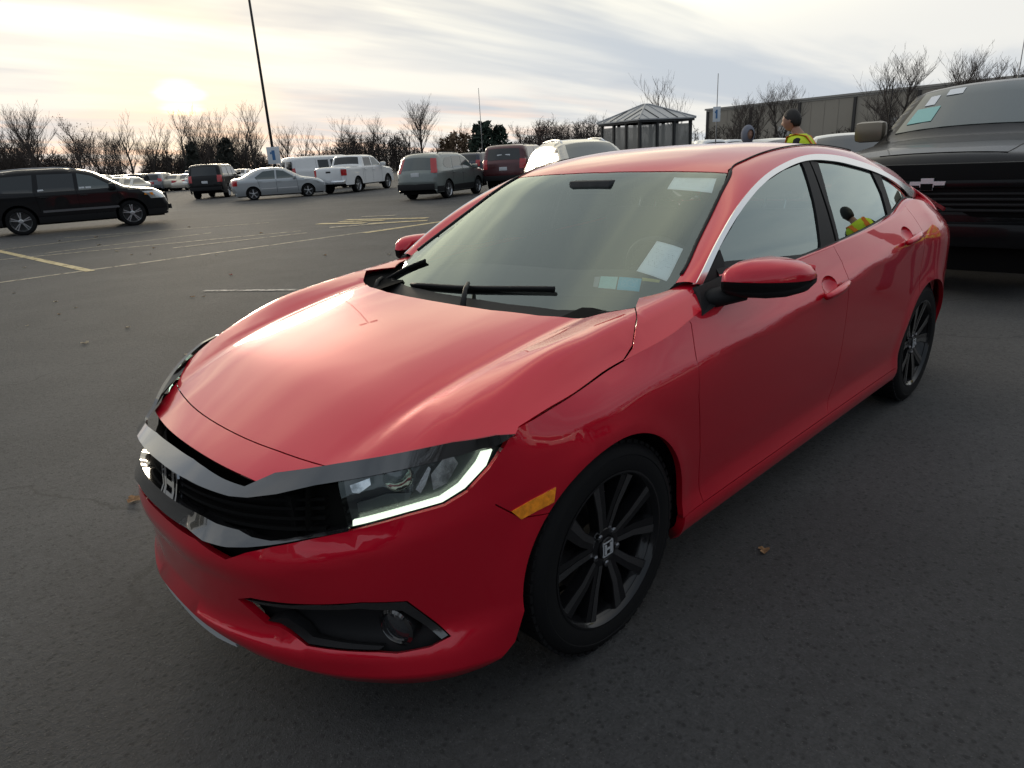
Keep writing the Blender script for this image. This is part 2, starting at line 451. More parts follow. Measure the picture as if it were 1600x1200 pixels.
# ================================================================== ground
def asphalt():
    M = bpy.data.materials.new('asphalt'); M.use_nodes = True; nt = M.node_tree; N = nt.nodes; L = nt.links
    b = N['Principled BSDF']; tc = N.new('ShaderNodeTexCoord')
    def noise(sc, det=5, rough=.55, dist=0., vec=None):
        n = N.new('ShaderNodeTexNoise'); n.inputs['Scale'].default_value = sc; n.inputs['Detail'].default_value = det
        n.inputs['Roughness'].default_value = rough; n.inputs['Distortion'].default_value = dist
        L.new(vec or tc.outputs['Object'], n.inputs['Vector']); return n.outputs[0]
    def mr(v, a, b_, c, d):
        n = N.new('ShaderNodeMapRange'); L.new(v, n.inputs[0])
        for i, q in enumerate((a, b_, c, d)): n.inputs[i+1].default_value = q
        return n.outputs[0]
    def mul(a, b_, op='MULTIPLY'):
        n = N.new('ShaderNodeMath'); n.operation = op
        for i, v in enumerate((a, b_)):
            if isinstance(v, (int, float)): n.inputs[i].default_value = v
            else: L.new(v, n.inputs[i])
        return n.outputs[0]
    big = noise(.22, 4); mid = noise(1.7, 5, .6, .4); fine = noise(95, 3, .7); grit = noise(260, 2, .6)
    mp = N.new('ShaderNodeMapping'); mp.inputs['Rotation'].default_value = (0, 0, .18); mp.inputs['Scale'].default_value = (.16, 2.2, 1); L.new(tc.outputs['Object'], mp.inputs[0])
    streak = noise(.8, 4, .55, .2, mp.outputs[0])
    v = mul(mul(mr(big, .3, .7, .80, 1.22), mr(mid, .3, .7, .90, 1.10)), mul(mr(fine, .3, .7, .62, 1.38), mr(streak, .3, .7, .93, 1.07)))
    # pale stone chips in the worn surface
    vo = N.new('ShaderNodeTexVoronoi'); vo.inputs['Scale'].default_value = 120; L.new(tc.outputs['Object'], vo.inputs['Vector'])
    sepc = N.new('ShaderNodeSeparateColor'); L.new(vo.outputs['Color'], sepc.inputs[0])
    chip = mul(mr(vo.outputs['Distance'], .18, .34, 1, 0), mr(sepc.outputs[0], .72, .76, 0, 1))
    # pits between the stones, patchy wear
    vp = N.new('ShaderNodeTexVoronoi'); vp.inputs['Scale'].default_value = 46; L.new(tc.outputs['Object'], vp.inputs['Vector'])
    sepp = N.new('ShaderNodeSeparateColor'); L.new(vp.outputs['Color'], sepp.inputs[0])
    pit = mul(mr(vp.outputs['Distance'], .20, .42, 1, 0), mr(sepp.outputs[2], .70, .78, 0, 1))
    coarse = noise(28, 4, .65); patch = noise(.55, 3, .5, .8)
    v = mul(mul(v, mr(coarse, .3, .7, .78, 1.22)), mul(mr(patch, .42, .58, .88, 1.10), mul(1.0, mul(pit, .5), 'SUBTRACT')))
    # dark oil spots and drips
    vo2 = N.new('ShaderNodeTexVoronoi'); vo2.inputs['Scale'].default_value = 2.3; L.new(tc.outputs['Object'], vo2.inputs['Vector'])
    sep2 = N.new('ShaderNodeSeparateColor'); L.new(vo2.outputs['Color'], sep2.inputs[0])
    wob = mul(vo2.outputs['Distance'], mul(noise(14, 3), .22), 'ADD')
    spot = mul(mr(wob, .13, .24, 1, 0), mr(sep2.outputs[1], .62, .70, 0, 1))
    # hairline cracks
    vo3 = N.new('ShaderNodeTexVoronoi'); vo3.feature = 'DISTANCE_TO_EDGE'; vo3.inputs['Scale'].default_value = .33
    dv = N.new('ShaderNodeVectorMath'); dv.operation = 'ADD'; L.new(tc.outputs['Object'], dv.inputs[0])
    nz = N.new('ShaderNodeTexNoise'); nz.inputs['Scale'].default_value = 1.3; nz.inputs['Detail'].default_value = 6; L.new(tc.outputs['Object'], nz.inputs['Vector'])
    L.new(nz.outputs['Color'], dv.inputs[1]); L.new(dv.outputs[0], vo3.inputs['Vector'])
    crack = mul(mr(vo3.outputs['Distance'], .0015, .005, 1, 0), mr(big, .45, .6, 0, 1))
    v = mul(v, mul(1.0, mul(spot, .5), 'SUBTRACT')); v = mul(v, mul(1.0, mul(crack, .45), 'SUBTRACT'))
    base = N.new('ShaderNodeMix'); base.data_type = 'RGBA'; base.blend_type = 'MULTIPLY'; base.inputs[0].default_value = 1
    base.inputs[6].default_value = (.051, .051, .0515, 1); L.new(v, base.inputs[7])
    mx = N.new('ShaderNodeMix'); mx.data_type = 'RGBA'; L.new(mul(chip, .32), mx.inputs[0]); L.new(base.outputs[2], mx.inputs[6]); mx.inputs[7].default_value = (.19, .185, .175, 1)
    L.new(mx.outputs[2], b.inputs['Base Color'])
    b.inputs['Roughness'].default_value = .78; b.inputs['Specular IOR Level'].default_value = .5
    L.new(mr(fine, .3, .7, .74, .86), b.inputs['Roughness'])
    bp = N.new('ShaderNodeBump'); bp.inputs['Strength'].default_value = .8; bp.inputs['Distance'].default_value = .008
    L.new(mul(mul(mul(fine, mul(grit, .5), 'ADD'), mul(coarse, .9), 'ADD'), mul(chip, .5), 'ADD'), bp.inputs['Height']); L.new(bp.outputs[0], b.inputs['Normal'])
    return M
ASPHALT = asphalt()
g = mesh_obj('ground', [(-900,-900,0),(900,-900,0),(900,900,0),(-900,900,0)], [(0,1,2,3)], ASPHALT, smooth=False)
tag(g, None, None, kind='structure')
def paint_mat(name, col, wear):
    M = bpy.data.materials.new(name); M.use_nodes = True; nt = M.node_tree; N = nt.nodes; L = nt.links
    b = N['Principled BSDF']; tc = N.new('ShaderNodeTexCoord')
    n = N.new('ShaderNodeTexNoise'); n.inputs['Scale'].default_value = 7; n.inputs['Detail'].default_value = 8; n.inputs['Roughness'].default_value = .7
    L.new(tc.outputs['Object'], n.inputs['Vector'])
    mr = N.new('ShaderNodeMapRange'); L.new(n.outputs[0], mr.inputs[0]); mr.inputs[1].default_value = wear-.10; mr.inputs[2].default_value = wear+.12
    tr = N.new('ShaderNodeBsdfTransparent'); ms = N.new('ShaderNodeMixShader')
    b.inputs['Base Color'].default_value = (*col, 1); b.inputs['Roughness'].default_value = .7
    L.new(mr.outputs[0], ms.inputs[0]); L.new(tr.outputs[0], ms.inputs[1]); L.new(b.outputs[0], ms.inputs[2])
    L.new(ms.outputs[0], N['Material Output'].inputs[0])
    return M
YELLOW_PAINT = paint_mat('yellow_line_paint', (.50,.40,.20), .38)
FAINT_PAINT = paint_mat('faded_line_paint', (.30,.265,.19), .42)
WHITE_LINE = paint_mat('white_line_paint', (.36,.35,.32), .46)
_lz = [0.004]
def line_px(a, b, width, material, name='painted_line'):
    A = on_ground(*a); B = on_ground(*b); d = (B-A)[:2]; L_ = np.linalg.norm(d); d /= L_; nrm = np.array([-d[1], d[0]])*width/2
    z = _lz[0]; _lz[0] += .0005
    n = max(2, int(L_/.6)); V = []; rr = np.random.default_rng(int(abs(a[0]*7+a[1]*13+b[0])))
    for k in range(n+1):
        c = A[:2]+(B-A)[:2]*k/n; j1, j2 = rr.normal(0, .012, 2)
        V += [(c[0]+nrm[0]*(1+j1*6*.3), c[1]+nrm[1]*(1+j1*2), z), (c[0]-nrm[0]*(1+j2*2), c[1]-nrm[1]*(1+j2*2), z)]
    o = mesh_obj(name, V, [(2*k, 2*k+1, 2*k+3, 2*k+2) for k in range(n)], material, smooth=False)
    return tag(o, None, None, kind='structure')
line_px((-60,450),(692,346), .13, FAINT_PAINT)
line_px((570,364),(692,346), .20, YELLOW_PAINT)
line_px((-40,384),(142,424), .14, YELLOW_PAINT)
line_px((-60,412),(470,361), .12, FAINT_PAINT)
line_px((70,396),(330,364), .11, FAINT_PAINT)
line_px((270,388),(480,364), .11, FAINT_PAINT)
line_px((-60,398),(240,362), .11, FAINT_PAINT)
line_px((318,455),(520,453), .09, WHITE_LINE)
line_px((100,372),(420,348), .10, FAINT_PAINT)
for (p_, q_, w_, m_) in (((497,350),(570,349),.30,YELLOW_PAINT),((515,356),(640,346),.28,FAINT_PAINT),((540,344),(668,341),.30,YELLOW_PAINT),((575,350),(668,345),.26,YELLOW_PAINT),((565,339),(618,337),.28,FAINT_PAINT),((530,347),(600,345),.25,YELLOW_PAINT)):
    line_px(p_, q_, w_, m_)
# fallen leaves and litter
LEAF = mat('dry_leaf', (.26,.15,.07), rough=.9, noise=(60,.35)); LEAF_P = mat('pale_leaf', (.42,.35,.24), rough=.9, noise=(60,.3)); LEAF_R = mat('red_leaf', (.26,.04,.03), rough=.8)
def leaf(px, py, size, material, seed, label):
    c = on_ground(px, py); rr = random.Random(seed); n = 11; V = [(0, 0, .004)]
    for k in range(n):
        a = 2*math.pi*k/n; r_ = size*(.35+.65*abs(math.cos(a*1.5)))*(.7+.5*rr.random())
        V.append((r_*math.cos(a), r_*math.sin(a)*.75, .006+.35*size*rr.random()))
    o = mesh_obj('fallen_leaf', V, [(0, 1+k, 1+(k+1) % n) for k in range(n)], material, smooth=False)
    o.location = (c[0], c[1], 0); o.rotation_euler = (0, 0, rr.random()*6)
    tag(o, label, 'leaf')
    return o
leaf(133,537,.045,LEAF_P,1,'pale dry leaf on bare asphalt left of the red sedan\'s nose')
leaf(296,556,.055,LEAF_P,2,'pale curled leaf on asphalt beside the red sedan\'s right front corner')
leaf(208,783,.05,LEAF,3,'brown leaf on asphalt next to the red sedan\'s front grille')
leaf(1193,862,.03,LEAF,4,'small reddish brown leaf on dark asphalt beside the red sedan\'s front wheel')
leaf(361,430,.05,LEAF_R,5,'small red leaf on asphalt between the faded parking lines')
leaf(93,492,.03,LEAF,6,'tiny brown leaf on asphalt near the yellow line junction')
rl = random.Random(5)
for k in range(26):
    px, py = rl.uniform(20, 640), rl.uniform(330, 520)
    if px > 330 and py > 440: continue
    o = leaf(px, py, rl.uniform(.02,.045)*(1+.5*(py < 400)), rl.choice((LEAF, LEAF_P, LEAF_P)), 20+k, 'small dry leaf scattered on the open asphalt')
    o['group'] = 'leaves scattered over the asphalt'
# ================================================================== the red sedan
car = empty('red_sedan', (0, 0, 0))
tag(car, 'glossy red four-door sedan with black wheels and lit left headlight strip', 'car')
A0 = 0.9
def F_(phi): return math.radians(phi)*A0
D_st = {}
D_rows = {
 'f90': (F_(90),  [(.165,.865),(.205,.905),(.250,.928),(.292,.903),(.40,.908),(.465,.922),(.535,.906),(.62,.890),(.70,.828)]),
 'f75': (F_(75),  [(.165,.872),(.203,.916),(.247,.938),(.290,.914),(.40,.922),(.467,.936),(.54,.916),(.628,.895),(.708,.838)]),
 'f60': (F_(60),  [(.155,.895),(.190,.938),(.238,.950),(.298,.924),(.40,.934),(.475,.942),(.555,.918),(.64,.893),(.72,.846)]),
 'f48': (F_(48),  [(.15,.912),(.184,.958),(.236,.956),(.308,.927),(.41,.932),(.505,.930),(.58,.906),(.658,.887),(.737,.856)]),
 'f36': (F_(36),  [(.15,.92),(.18,.965),(.24,.955),(.32,.925),(.43,.925),(.545,.922),(.62,.908),(.69,.892),(.76,.875)]),
 'f24': (F_(24),  [(.16,.91),(.20,.942),(.26,.94),(.34,.93),(.46,.925),(.60,.922),(.67,.914),(.73,.906),(.78,.897)]),
 'f12': (F_(12),  [(.17,.87),(.20,.90),(.26,.90),(.36,.90),(.50,.905),(.65,.908),(.72,.900),(.77,.885),(.812,.866)]),
 'f0':  (0.0,     [(.17,.84),(.20,.875),(.26,.88),(.36,.885),(.52,.895),(.68,.90),(.745,.892),(.80,.87),(.842,.842)]),
 'a':   (-.35,    [(.165,.83),(.195,.872),(.25,.888),(.33,.875),(.50,.888),(.69,.898),(.75,.893),(.825,.868),(.885,.845)]),
 'b':   (-.60,    [(.165,.825),(.195,.872),(.25,.888),(.33,.868),(.48,.880),(.705,.895),(.76,.894),(.84,.868),(.938,.832)]),
 'c':   (-1.0,    [(.165,.825),(.195,.872),(.25,.888),(.33,.866),(.48,.878),(.74,.894),(.79,.894),(.87,.862),(.967,.828)]),
 'd':   (-1.5,    [(.165,.825),(.195,.872),(.25,.888),(.33,.866),(.48,.878),(.785,.896),(.832,.896),(.905,.863),(.988,.829)]),
 'e':   (-2.0,    [(.165,.825),(.195,.872),(.25,.888),(.33,.870),(.50,.886),(.83,.897),(.875,.896),(.945,.862),(1.012,.824)]),
 'g':   (-2.35,   [(.165,.83),(.195,.872),(.25,.888),(.33,.880),(.52,.896),(.86,.898),(.905,.893),(.97,.856),(1.038,.806)]),
 'h':   (-2.7,    [(.17,.83),(.20,.872),(.25,.886),(.33,.89),(.55,.902),(.87,.898),(.92,.886),(1.0,.840),(1.082,.768)]),
 'r30': (-2.7-F_(30), [(.20,.88),(.22,.92),(.27,.93),(.35,.94),(.50,.965),(.80,.965),(.87,.957),(.93,.930),(.975,.893)]),
 'r60': (-2.7-F_(60), [(.20,.95),(.22,.99),(.27,1.01),(.35,1.03),(.50,1.06),(.80,1.05),(.86,1.047),(.92,1.04),(.962,1.018)]),
 'r90': (-2.7-F_(90), [(.20,.92),(.22,.95),(.27,.97),(.35,1.0),(.50,1.03),(.80,.99),(.86,.98),(.92,.965),(.975,.95)]),
}
SC = F_(90)
_S, _Rw = [], []
for k, (s, rows) in D_rows.items(): _S.append(s); _Rw.append(rows)
for k in ('f75', 'f60', 'f48', 'f36'):
    s, rows = D_rows[k]; _S.append(2*SC-s); _Rw.append(rows)
s, rows = D_rows['r60']; _S.append(2*(-2.7-SC)-s); _Rw.append(rows)
DN = Net(_S, _Rw)
WZ, WR = 0.318, 0.352
def dval(s, z):
    d = DN(s, z)
    for wx in (0.0, -2.7):
        sx = np.where(s > 0, np.sin(np.clip(s/A0, 0, 1.5))*.92, s)
        r = np.hypot(sx-wx, z-WZ)
        d = d + 0.008*np.exp(-((r-WR)/.045)**2)*(np.clip((z-.2)/.1, 0, 1))
    return d
def side(s, z, off=0.0):
    s = np.asarray(s, float); z = np.asarray(z, float)
    d = dval(s, z)+off
    pf = np.maximum(s, 0)/A0; pr = np.maximum(-2.7-s, 0)/A0
    x = np.where(s > 0, d*np.sin(pf), np.where(s < -2.7, -2.7-d*np.sin(pr), s))
    y = np.where(s > 0, d*np.cos(pf), np.where(s < -2.7, d*np.cos(pr), d))
    return np.stack([x, y, z+0*s], -1)
def s_of(p):
    x, y = p[..., 0], p[..., 1]
    return np.where(x > 0, np.arctan2(x, y)*A0, np.where(x < -2.7, -2.7-np.arctan2(-2.7-x, y)*A0, x))
def g_side(p):
    x, y, z = p[:, 0], p[:, 1], p[:, 2]
    s = s_of(p); d = np.where(x > 0, np.hypot(x, y), np.where(x < -2.7, np.hypot(x+2.7, y), np.abs(y)))
    return d-dval(s, np.clip(z, .1, 1.1))
def trS(P, off=0.0): 
    out = []
    for p in P:
        q = hit(*p, (lambda a: g_side(a)-off) if off else g_side); out.append((float(s_of(q)), float(q[2])))
    return out
def sx(x, z):
    """(s,z) of a point given by x on the front quarter"""
    if x <= 0: return (x, z)
    phi = 0.1
    for _ in range(30):
        d = float(dval(np.array([phi*A0]), np.array([z]))[0]); phi = math.asin(min(.999, x/d))
    return (phi*A0, z)
def Ez(x):
    a, b = DN.lines(np.atleast_1d(float(x))); return float(a[0, -1])
def Es(s):
    return (s, Ez(s))

# hood and fender crown  z = H(x, y)
H_rows = {
 .90: [(0,.625),(.3,.602),(.42,.578),(.48,.560),(.54,.54),(.60,.51),(.70,.45)],
 .80: [(0,.680),(.3,.664),(.42,.645),(.48,.632),(.54,.618),(.60,.596),(.70,.55)],
 .70: [(0,.722),(.3,.712),(.43,.699),(.49,.692),(.55,.686),(.62,.672),(.72,.63)],
 .60: [(0,.764),(.3,.755),(.46,.741),(.53,.734),(.58,.734),(.65,.724),(.75,.683)],
 .45: [(0,.822),(.3,.815),(.49,.801),(.55,.793),(.60,.799),(.68,.799),(.775,.757)],
 .30: [(0,.862),(.3,.857),(.505,.843),(.565,.834),(.62,.844),(.72,.851),(.845,.785)],
 .10: [(0,.902),(.3,.899),(.52,.886),(.58,.877),(.635,.890),(.745,.908),(.848,.824)],
 -.10:[(0,.932),(.3,.930),(.53,.918),(.595,.910),(.65,.922),(.76,.936),(.845,.852)],
 -.30:[(0,.955),(.3,.953),(.54,.942),(.605,.936),(.66,.946),(.765,.955),(.845,.876)],
 -.50:[(0,.975),(.3,.973),(.55,.962),(.615,.957),(.66,.964),(.765,.975),(.839,.915)],
 -.68:[(0,.99),(.3,.988),(.56,.977),(.62,.972),(.665,.98),(.765,.992),(.834,.945)],
}
def E3x(x):
    ss = x
    if x > 0:
        ph = .2
        for _ in range(30):
            a_, b_ = DN.lines(np.array([ph*A0])); ph = math.asin(min(.99, x/float(dval(np.array([ph*A0]), a_[:, -1])[0])))
        ss = ph*A0
    return side(np.array([ss]), np.array([Ez(ss)]))[0]
for x_ in H_rows:
    if x_ <= .30:
        e_ = E3x(x_); H_rows[x_][-1] = (float(e_[1]), float(e_[2]))
HN = Net(list(H_rows), [[(-r[1][0], r[1][1])]+r for r in H_rows.values()])
def top_h(x, y): return np.stack([x+0*y, y+0*x, HN(x, np.abs(y))], -1)
def g_h(p): return p[:, 2]-HN(p[:, 0], np.abs(p[:, 1]))
def trH(P): return [tuple(hit(*p, g_h)[:2]) for p in P]

# windscreen, roof, rear window, boot lid  z = T(x, y)
T_c = {.1:.712, 0:.765, -.3:.918, -.6:1.070, -.85:1.198, -1.05:1.299, -1.16:1.344, -1.3:1.378, -1.5:1.404, -1.7:1.414, -1.9:1.411, -2.1:1.397,
       -2.35:1.358, -2.6:1.296, -2.85:1.226, -3.05:1.155, -3.3:1.082, -3.55:1.020, -3.68:.985}
T_rows = []
for x, z in T_c.items():
    w = min(1, max(0, (-x-1.0)/.35)); 
    if x < -2.5: w = 0.6
    dr = [(.3, .006*(1-w)+.005*w), (.5, .018*(1-w)+.021*w), (.6, .029*(1-w)+.039*w), (.72, .052*(1-w)+.090*w)]
    if x < -2.2:
        u = min(1, (-x-2.2)/.3); dr = [(y_, d_*(1-u)+q_*u) for (y_, d_), q_ in zip(dr, (.003,.010,.018,.060))]
    T_rows.append([(-.3, z-dr[0][1]), (0, z)]+[(y, z-d) for y, d in dr])
TN = Net(list(T_c), T_rows)
def top_t(x, y): return np.stack([x+0*y, y+0*x, TN(x, np.abs(y))], -1)
def g_t(p): return p[:, 2]-TN(p[:, 0], np.abs(p[:, 1]))
def trT(P): return [tuple(hit(*p, g_t)[:2]) for p in P]

# side glass  y = G(x, z)
yb = {-.35:.765, -.6:.785, -1.0:.803, -1.5:.811, -2.0:.804, -2.4:.783, -2.7:.752, -3.0:.705}
GN = Net(list(yb), [[(.90, y+.022), (.98, y), (1.1, y-.044), (1.2, y-.088), (1.3, y-.138), (1.40, y-.20)] for y in yb.values()])
def side_g(x, z): return np.stack([x+0*z, GN(x, z), z+0*x], -1)
def g_g(p): return p[:, 1]-GN(p[:, 0], p[:, 2])
def trG(P):
    out = []
    for p in P:
        q = hit(*p, g_g); out.append((q[0], q[2]))
    return out

# ---------------- hood
cut = lambda y: .712-.068*(y/.535)**2
strip_top = trH([(806,680),(775,686),(707,698),(623,714),(527.5,728)])
hl = [(-.10,0),(-.103,.15),(-.112,.3),(-.15,.48),(-.215,.63),(-.30,.735),(-.24,.785),(-.165,.825)]
hl += [(x, float(E3x(x)[1])-.0005) for x in np.linspace(-.105, .305, 14)]
front_r = [p for p in strip_top]
hl += front_r
yc = front_r[-1][1]
hl += [(cut(y), y) for y in np.linspace(yc-.01, 0, 14)]
hood_out = hl + [(x, -y) for x, y in hl[::-1] if y > 1e-6]
panel('hood', hood_out, top_h, PAINT_RED, car, step=.03, gap=.0016, lip=.007, edge_step=.02)
# nose panel between the hood edge and the grille slot
nose_low_px = [(279,687.5),(300,701),(319,712),(340,722),(362,730.5),(400,738.6),(428,739)]
_nd = trH(nose_low_px[:5])+trH([(248,658),(262,673)])
_yy = np.array([p[1] for p in _nd]); _xx = np.array([p[0] for p in _nd]); _A = np.stack([np.ones(len(_yy)), -_yy**2], 1); (x0n, nb_), *_ = np.linalg.lstsq(_A, _xx, rcond=None)
x0n = float(x0n); nb_ = float(min(max(nb_, .12), .35)); print('nose', x0n, nb_, _nd)
xl = lambda y: x0n-nb_*y*y
nl = [(xl(y), y) for y in np.linspace(.03, .42, 12)]+[(xl(.445),.445)]
nose = [(cut(y), y) for y in np.linspace(0, yc-.005, 10)] + [p for p in strip_top[::-1] if False] + [((xl(.445)+front_r[-1][0])/2+.006,(.445+yc)/2)] + nl[::-1] + [(x0n, 0)]
nose = nose + [(x, -y) for x, y in nose[::-1] if y > 1e-6]
panel('nose_panel', nose, top_h, PAINT_RED, car, step=.03, gap=.0019, lip=.008, edge_step=.02)

# ---------------- lamps, grille, bumper on the front surface
arch = lambda a, r=WR: (r*math.cos(a), WZ+r*math.sin(a))
lens_low = trS([(786,700),(764,731),(730,768),(693,790),(637,805),(567,824),(545,829)])
lens_top = trS([(778,697),(752,702),(665,726),(575,745),(528,753)])
bump_top = trS([(545,829),(482,842),(426,853),(385,862),(352,873),(325,857),(305,841)])
bump_top = [p for p in bump_top if p[0] < SC-.02]
zc_top = bump_top[-1][1]
seam_f = trS([(730,768),(775,789),(815,809)])
a0 = math.asin((.553-WZ)/WR)
fog = trS([(372,936),(392,935),(564,942),(636,940),(704,994),(672,1010),(620,1020),(592,1018),(480,1008),(436,978),(416,974)])
half = [(SC, zc_top)] + bump_top[::-1] + lens_low[::-1][1:] + seam_f[1:]
half = [p for i, p in enumerate(half) if i == 0 or p != half[i-1]]
for a in np.linspace(a0, -.03, 14): half.append(sx(*arch(a)))
half += [sx(.362,.285), sx(.383,.225), (F_(26.5),.190), (F_(31),.172), (F_(36),.163), (F_(48),.163), (F_(57),.167), (.985,.172), (1.05,.190), (1.085,.213), (1.19,.238), (1.32,.250), (SC,.252)]
full = half + [(2*SC-s, z) for s, z in half[::-1] if s < SC-1e-6]
fogm = [(2*SC-s, z) for s, z in fog[::-1]]
bumper = panel('front_bumper', full, side, PAINT_RED, car, holes=[fog, fogm], step=.028, gap=.0019, lip=.02, flip=True, edge_step=.018)
# silver-grey chin strip under the lip
chin = [(1.115,.206),(1.12,.221),(1.19,.236),(1.32,.248),(SC,.250)]
chin = chin+[(2*SC-s, z) for s, z in chin[::-1] if s < SC-1e-6]+[(2*SC-1.2,.204),(SC,.216),(1.2,.204)]
GREY_TRIM = mat('grey_lower_trim', (.42,.43,.44), rough=.45)
def chin_fn(s, z):
    q = side(s, np.clip(np.asarray(z)+.05, .0, .248), -.006); q[..., 2] = z; return q
panel('chin_strip', chin, chin_fn, GREY_TRIM, car, step=.04, off=-.004, lip=.012, flip=True)
slot = [(.70,0),(.69,.3),(.655,.50),(.70,.51),(xl(.45)-.004,.45)]+[(xl(y)-.004, y) for y in np.linspace(.42,0,10)]
MB().box(.30, .735, -.47, .47, .40, .650).obj('radiator_core', DEEP_BLACK, car)
slot = slot+[(x, -y) for x, y in slot[::-1] if y > 1e-6]
panel('slot_backing', slot, top_h, DEEP_BLACK, car, step=.05, off=-.022)
# dark backing behind grille and lamps
back = [(F_(16),.70),(F_(30),.57),(F_(44),.53),(F_(60),.43),(SC,.41)]
backt = [(SC,.666),(F_(60),.676),(F_(45),.695),(F_(30),.73),(F_(18),.75)]
bk = back+[(2*SC-s, z) for s, z in back[::-1][1:]]+[(2*SC-s, z) for s, z in backt[::-1]]+backt[1:]
panel('grille_backing', bk, side, DEEP_BLACK, car, step=.05, off=-.055, flip=True)
# fog lamp pockets with gloss brow and round lamp
for sgn in (1, -1):
    pk = panel('fog_pocket', inset(dedupe(fog), -.045), side, MATTE_BLACK, car, step=.03, off=-.045, flip=True)
    if sgn < 0:
        pk.data = pk.data.copy()
        for v in pk.data.vertices: v.co.y *= -1
        pk.data.flip_normals()
brow = trS([(380,937.5),(564,944),(634,942),(700,993),(690,999),(628,956),(560,953),(400,945)])
panel('fog_trim', brow, side, GLOSS_BLACK, car, step=.03, off=-.004, lip=.03, flip=True, mirror=True)
sill_t = trS([(416,972),(436,976),(480,1006),(592,1016),(600,1010),(487,996),(446,968)])
panel('fog_trim', sill_t, side, MATTE_BLACK, car, step=.03, off=-.006, lip=.03, flip=True, mirror=True)
fc = hit(614, 990, g_side)
for sgn in (1, -1):
    c = Vector((fc[0]-.018, sgn*(fc[1]-.014), fc[2])); ax = Vector((1, sgn*.35, 0)).normalized()
    q = ax.to_track_quat('Y', 'Z').to_matrix().to_4x4(); q.translation = c
    f = MB().lathe([(.052,-.04),(.052,0),(.044,.004),(.041,-.004)], n=28, M=q).obj('fog_lamp', GLOSS_BLACK, car, auto=40)
    MB().lathe([(.041,-.004),(.03,.002),(.015,.006),(.001,.007)], n=28, M=q).obj('lens', mat('fog_lens', (.03,.032,.035), rough=.04, coat=1), f, smooth=True)

# wing bar that runs over both lamps
wt = trS([(300,718),(319,730.5),(351,748),(383.5,759),(429,739),(527.5,724),(623,708),(707,691),(775,680),(806,678)], .013)
wl = trS([(790,690),(778,697),(752,702),(665,726),(575,745),(491,759),(432,772),(389,775.6),(362,772),(324,760),(296,747)], .016)
wt = [p for p in wt if p[0] < SC-.03]; wl = [p for p in wl if p[0] < SC-.03]
print('TRW', wt[:4], wl[-4:])
wing = [(SC, wt[0][1])]+wt+wl+[(SC, wl[-1][1])]
wz = wt[0][1]
wing = wing+[(2*SC-s, z) for s, z in wing[::-1] if s < SC-1e-6]
def wing_fn(s, z):
    ph = np.abs(np.asarray(s)-SC)/A0
    m_ = np.clip((.62-ph)/.22, 0, 1)
    return side(s, z, 0.013+m_*(-.004+0.018*np.clip((wz-np.asarray(z))/.04, 0, 1.2)))
panel('grille_wing', wing, wing_fn, GLOSS_BLACK, car, step=.025, lip=.010, flip=True, edge_step=.015)
lt = trS([(300,797),(318,806),(340,817),(375,827),(395,837.5),(425,844),(482,836),(545,824)])
ll = trS([(545,830),(482,841),(425,850),(390,852),(360,850),(325,840),(300,822)])
lt = [p for p in lt if p[0] < SC-.02]; ll = [p for p in ll if p[0] < SC-.02]
lz_ = lt[0][1]
low = [(SC, lt[0][1])]+lt+ll+[(SC, ll[-1][1])]
low = low+[(2*SC-s, z) for s, z in low[::-1] if s < SC-1e-6]
def low_fn(s, z):
    ph = np.abs(np.asarray(s)-SC)/A0
    return side(s, z, 0.001+0.014*np.clip((.62-ph)/.25, 0, 1)*np.clip((lz_-np.asarray(z))/.05, 0, 1.1))
panel('grille_bar', low, low_fn, GLOSS_BLACK, car, step=.025, lip=.04, flip=True, edge_step=.015)
# grille slats between
for k, zz in enumerate((.575,.60,.625,.648)):
    sl = [(F_(52),zz),(F_(52),zz+.008),(F_(70),zz-.002),(SC,zz-.004),(SC,zz-.012),(F_(70),zz-.010)]
    sl = sl[:2]+[(F_(70),zz-.002),(SC,zz-.004)]+[(2*SC-F_(70),zz-.002),(2*SC-F_(52),zz+.008),(2*SC-F_(52),zz),(2*SC-F_(70),zz-.010),(SC,zz-.012),(F_(70),zz-.010)]
    panel('grille_slat', sl, side, DEEP_BLACK, car, step=.04, off=-.03, lip=.02, flip=True)
# emblem
def emblem(cx, cz, w, h, depth_fn, parent, material, backing=True):
    pass
ez = .604
ex = float(side(np.array([SC]), np.array([ez]))[0, 0])
eb = MB()
outer = [(-.058,.046),(.058,.046),(.064,.03),(.050,-.036),(.040,-.048),(-.040,-.048),(-.050,-.036),(-.064,.03)]
inner = [(a*.86, b*.86) for a, b in outer]
ex, ez = .862, .590
tilt = Matrix.Translation((ex+.004, 0, ez)) @ Matrix.Rotation(R(-10), 4, 'Y')
bkp = MB(); bkp.add([tilt @ Vector((-.006, a*1.12, b*1.15)) for a, b in outer]+[tilt @ Vector((-.05, a*1.12, b*1.15)) for a, b in outer], [tuple(range(8))]+[(i, 8+i, 8+(i+1) % 8, (i+1) % 8) for i in range(8)])
bk_o = bkp.obj('emblem_plate', GLOSS_BLACK, car)
V = [tilt @ Vector((x, a, b)) for x in (0, .006) for a, b in outer]+[tilt @ Vector((x, a, b)) for x in (0, .006) for a, b in inner]
Fq = []
for i in range(8):
    j = (i+1) % 8
    Fq += [(8+i, 8+j, 24+j, 24+i), (i, j, 8+j, 8+i), (16+i, 24+i, 24+j, 16+j)]
eb.add(V, Fq)
for sg in (-1, 1):
    pl = [(sg*.022,.040),(sg*.040,.040),(sg*.036,-.040),(sg*.022,-.040)]
    eb.add([tilt @ Vector((x, a, b)) for x in (0,.007) for a, b in pl], [(4,5,6,7),(0,1,5,4),(1,2,6,5),(2,3,7,6),(3,0,4,7)])
pl = [(-.024,.008),(.024,.008),(.024,-.008),(-.024,-.008)]
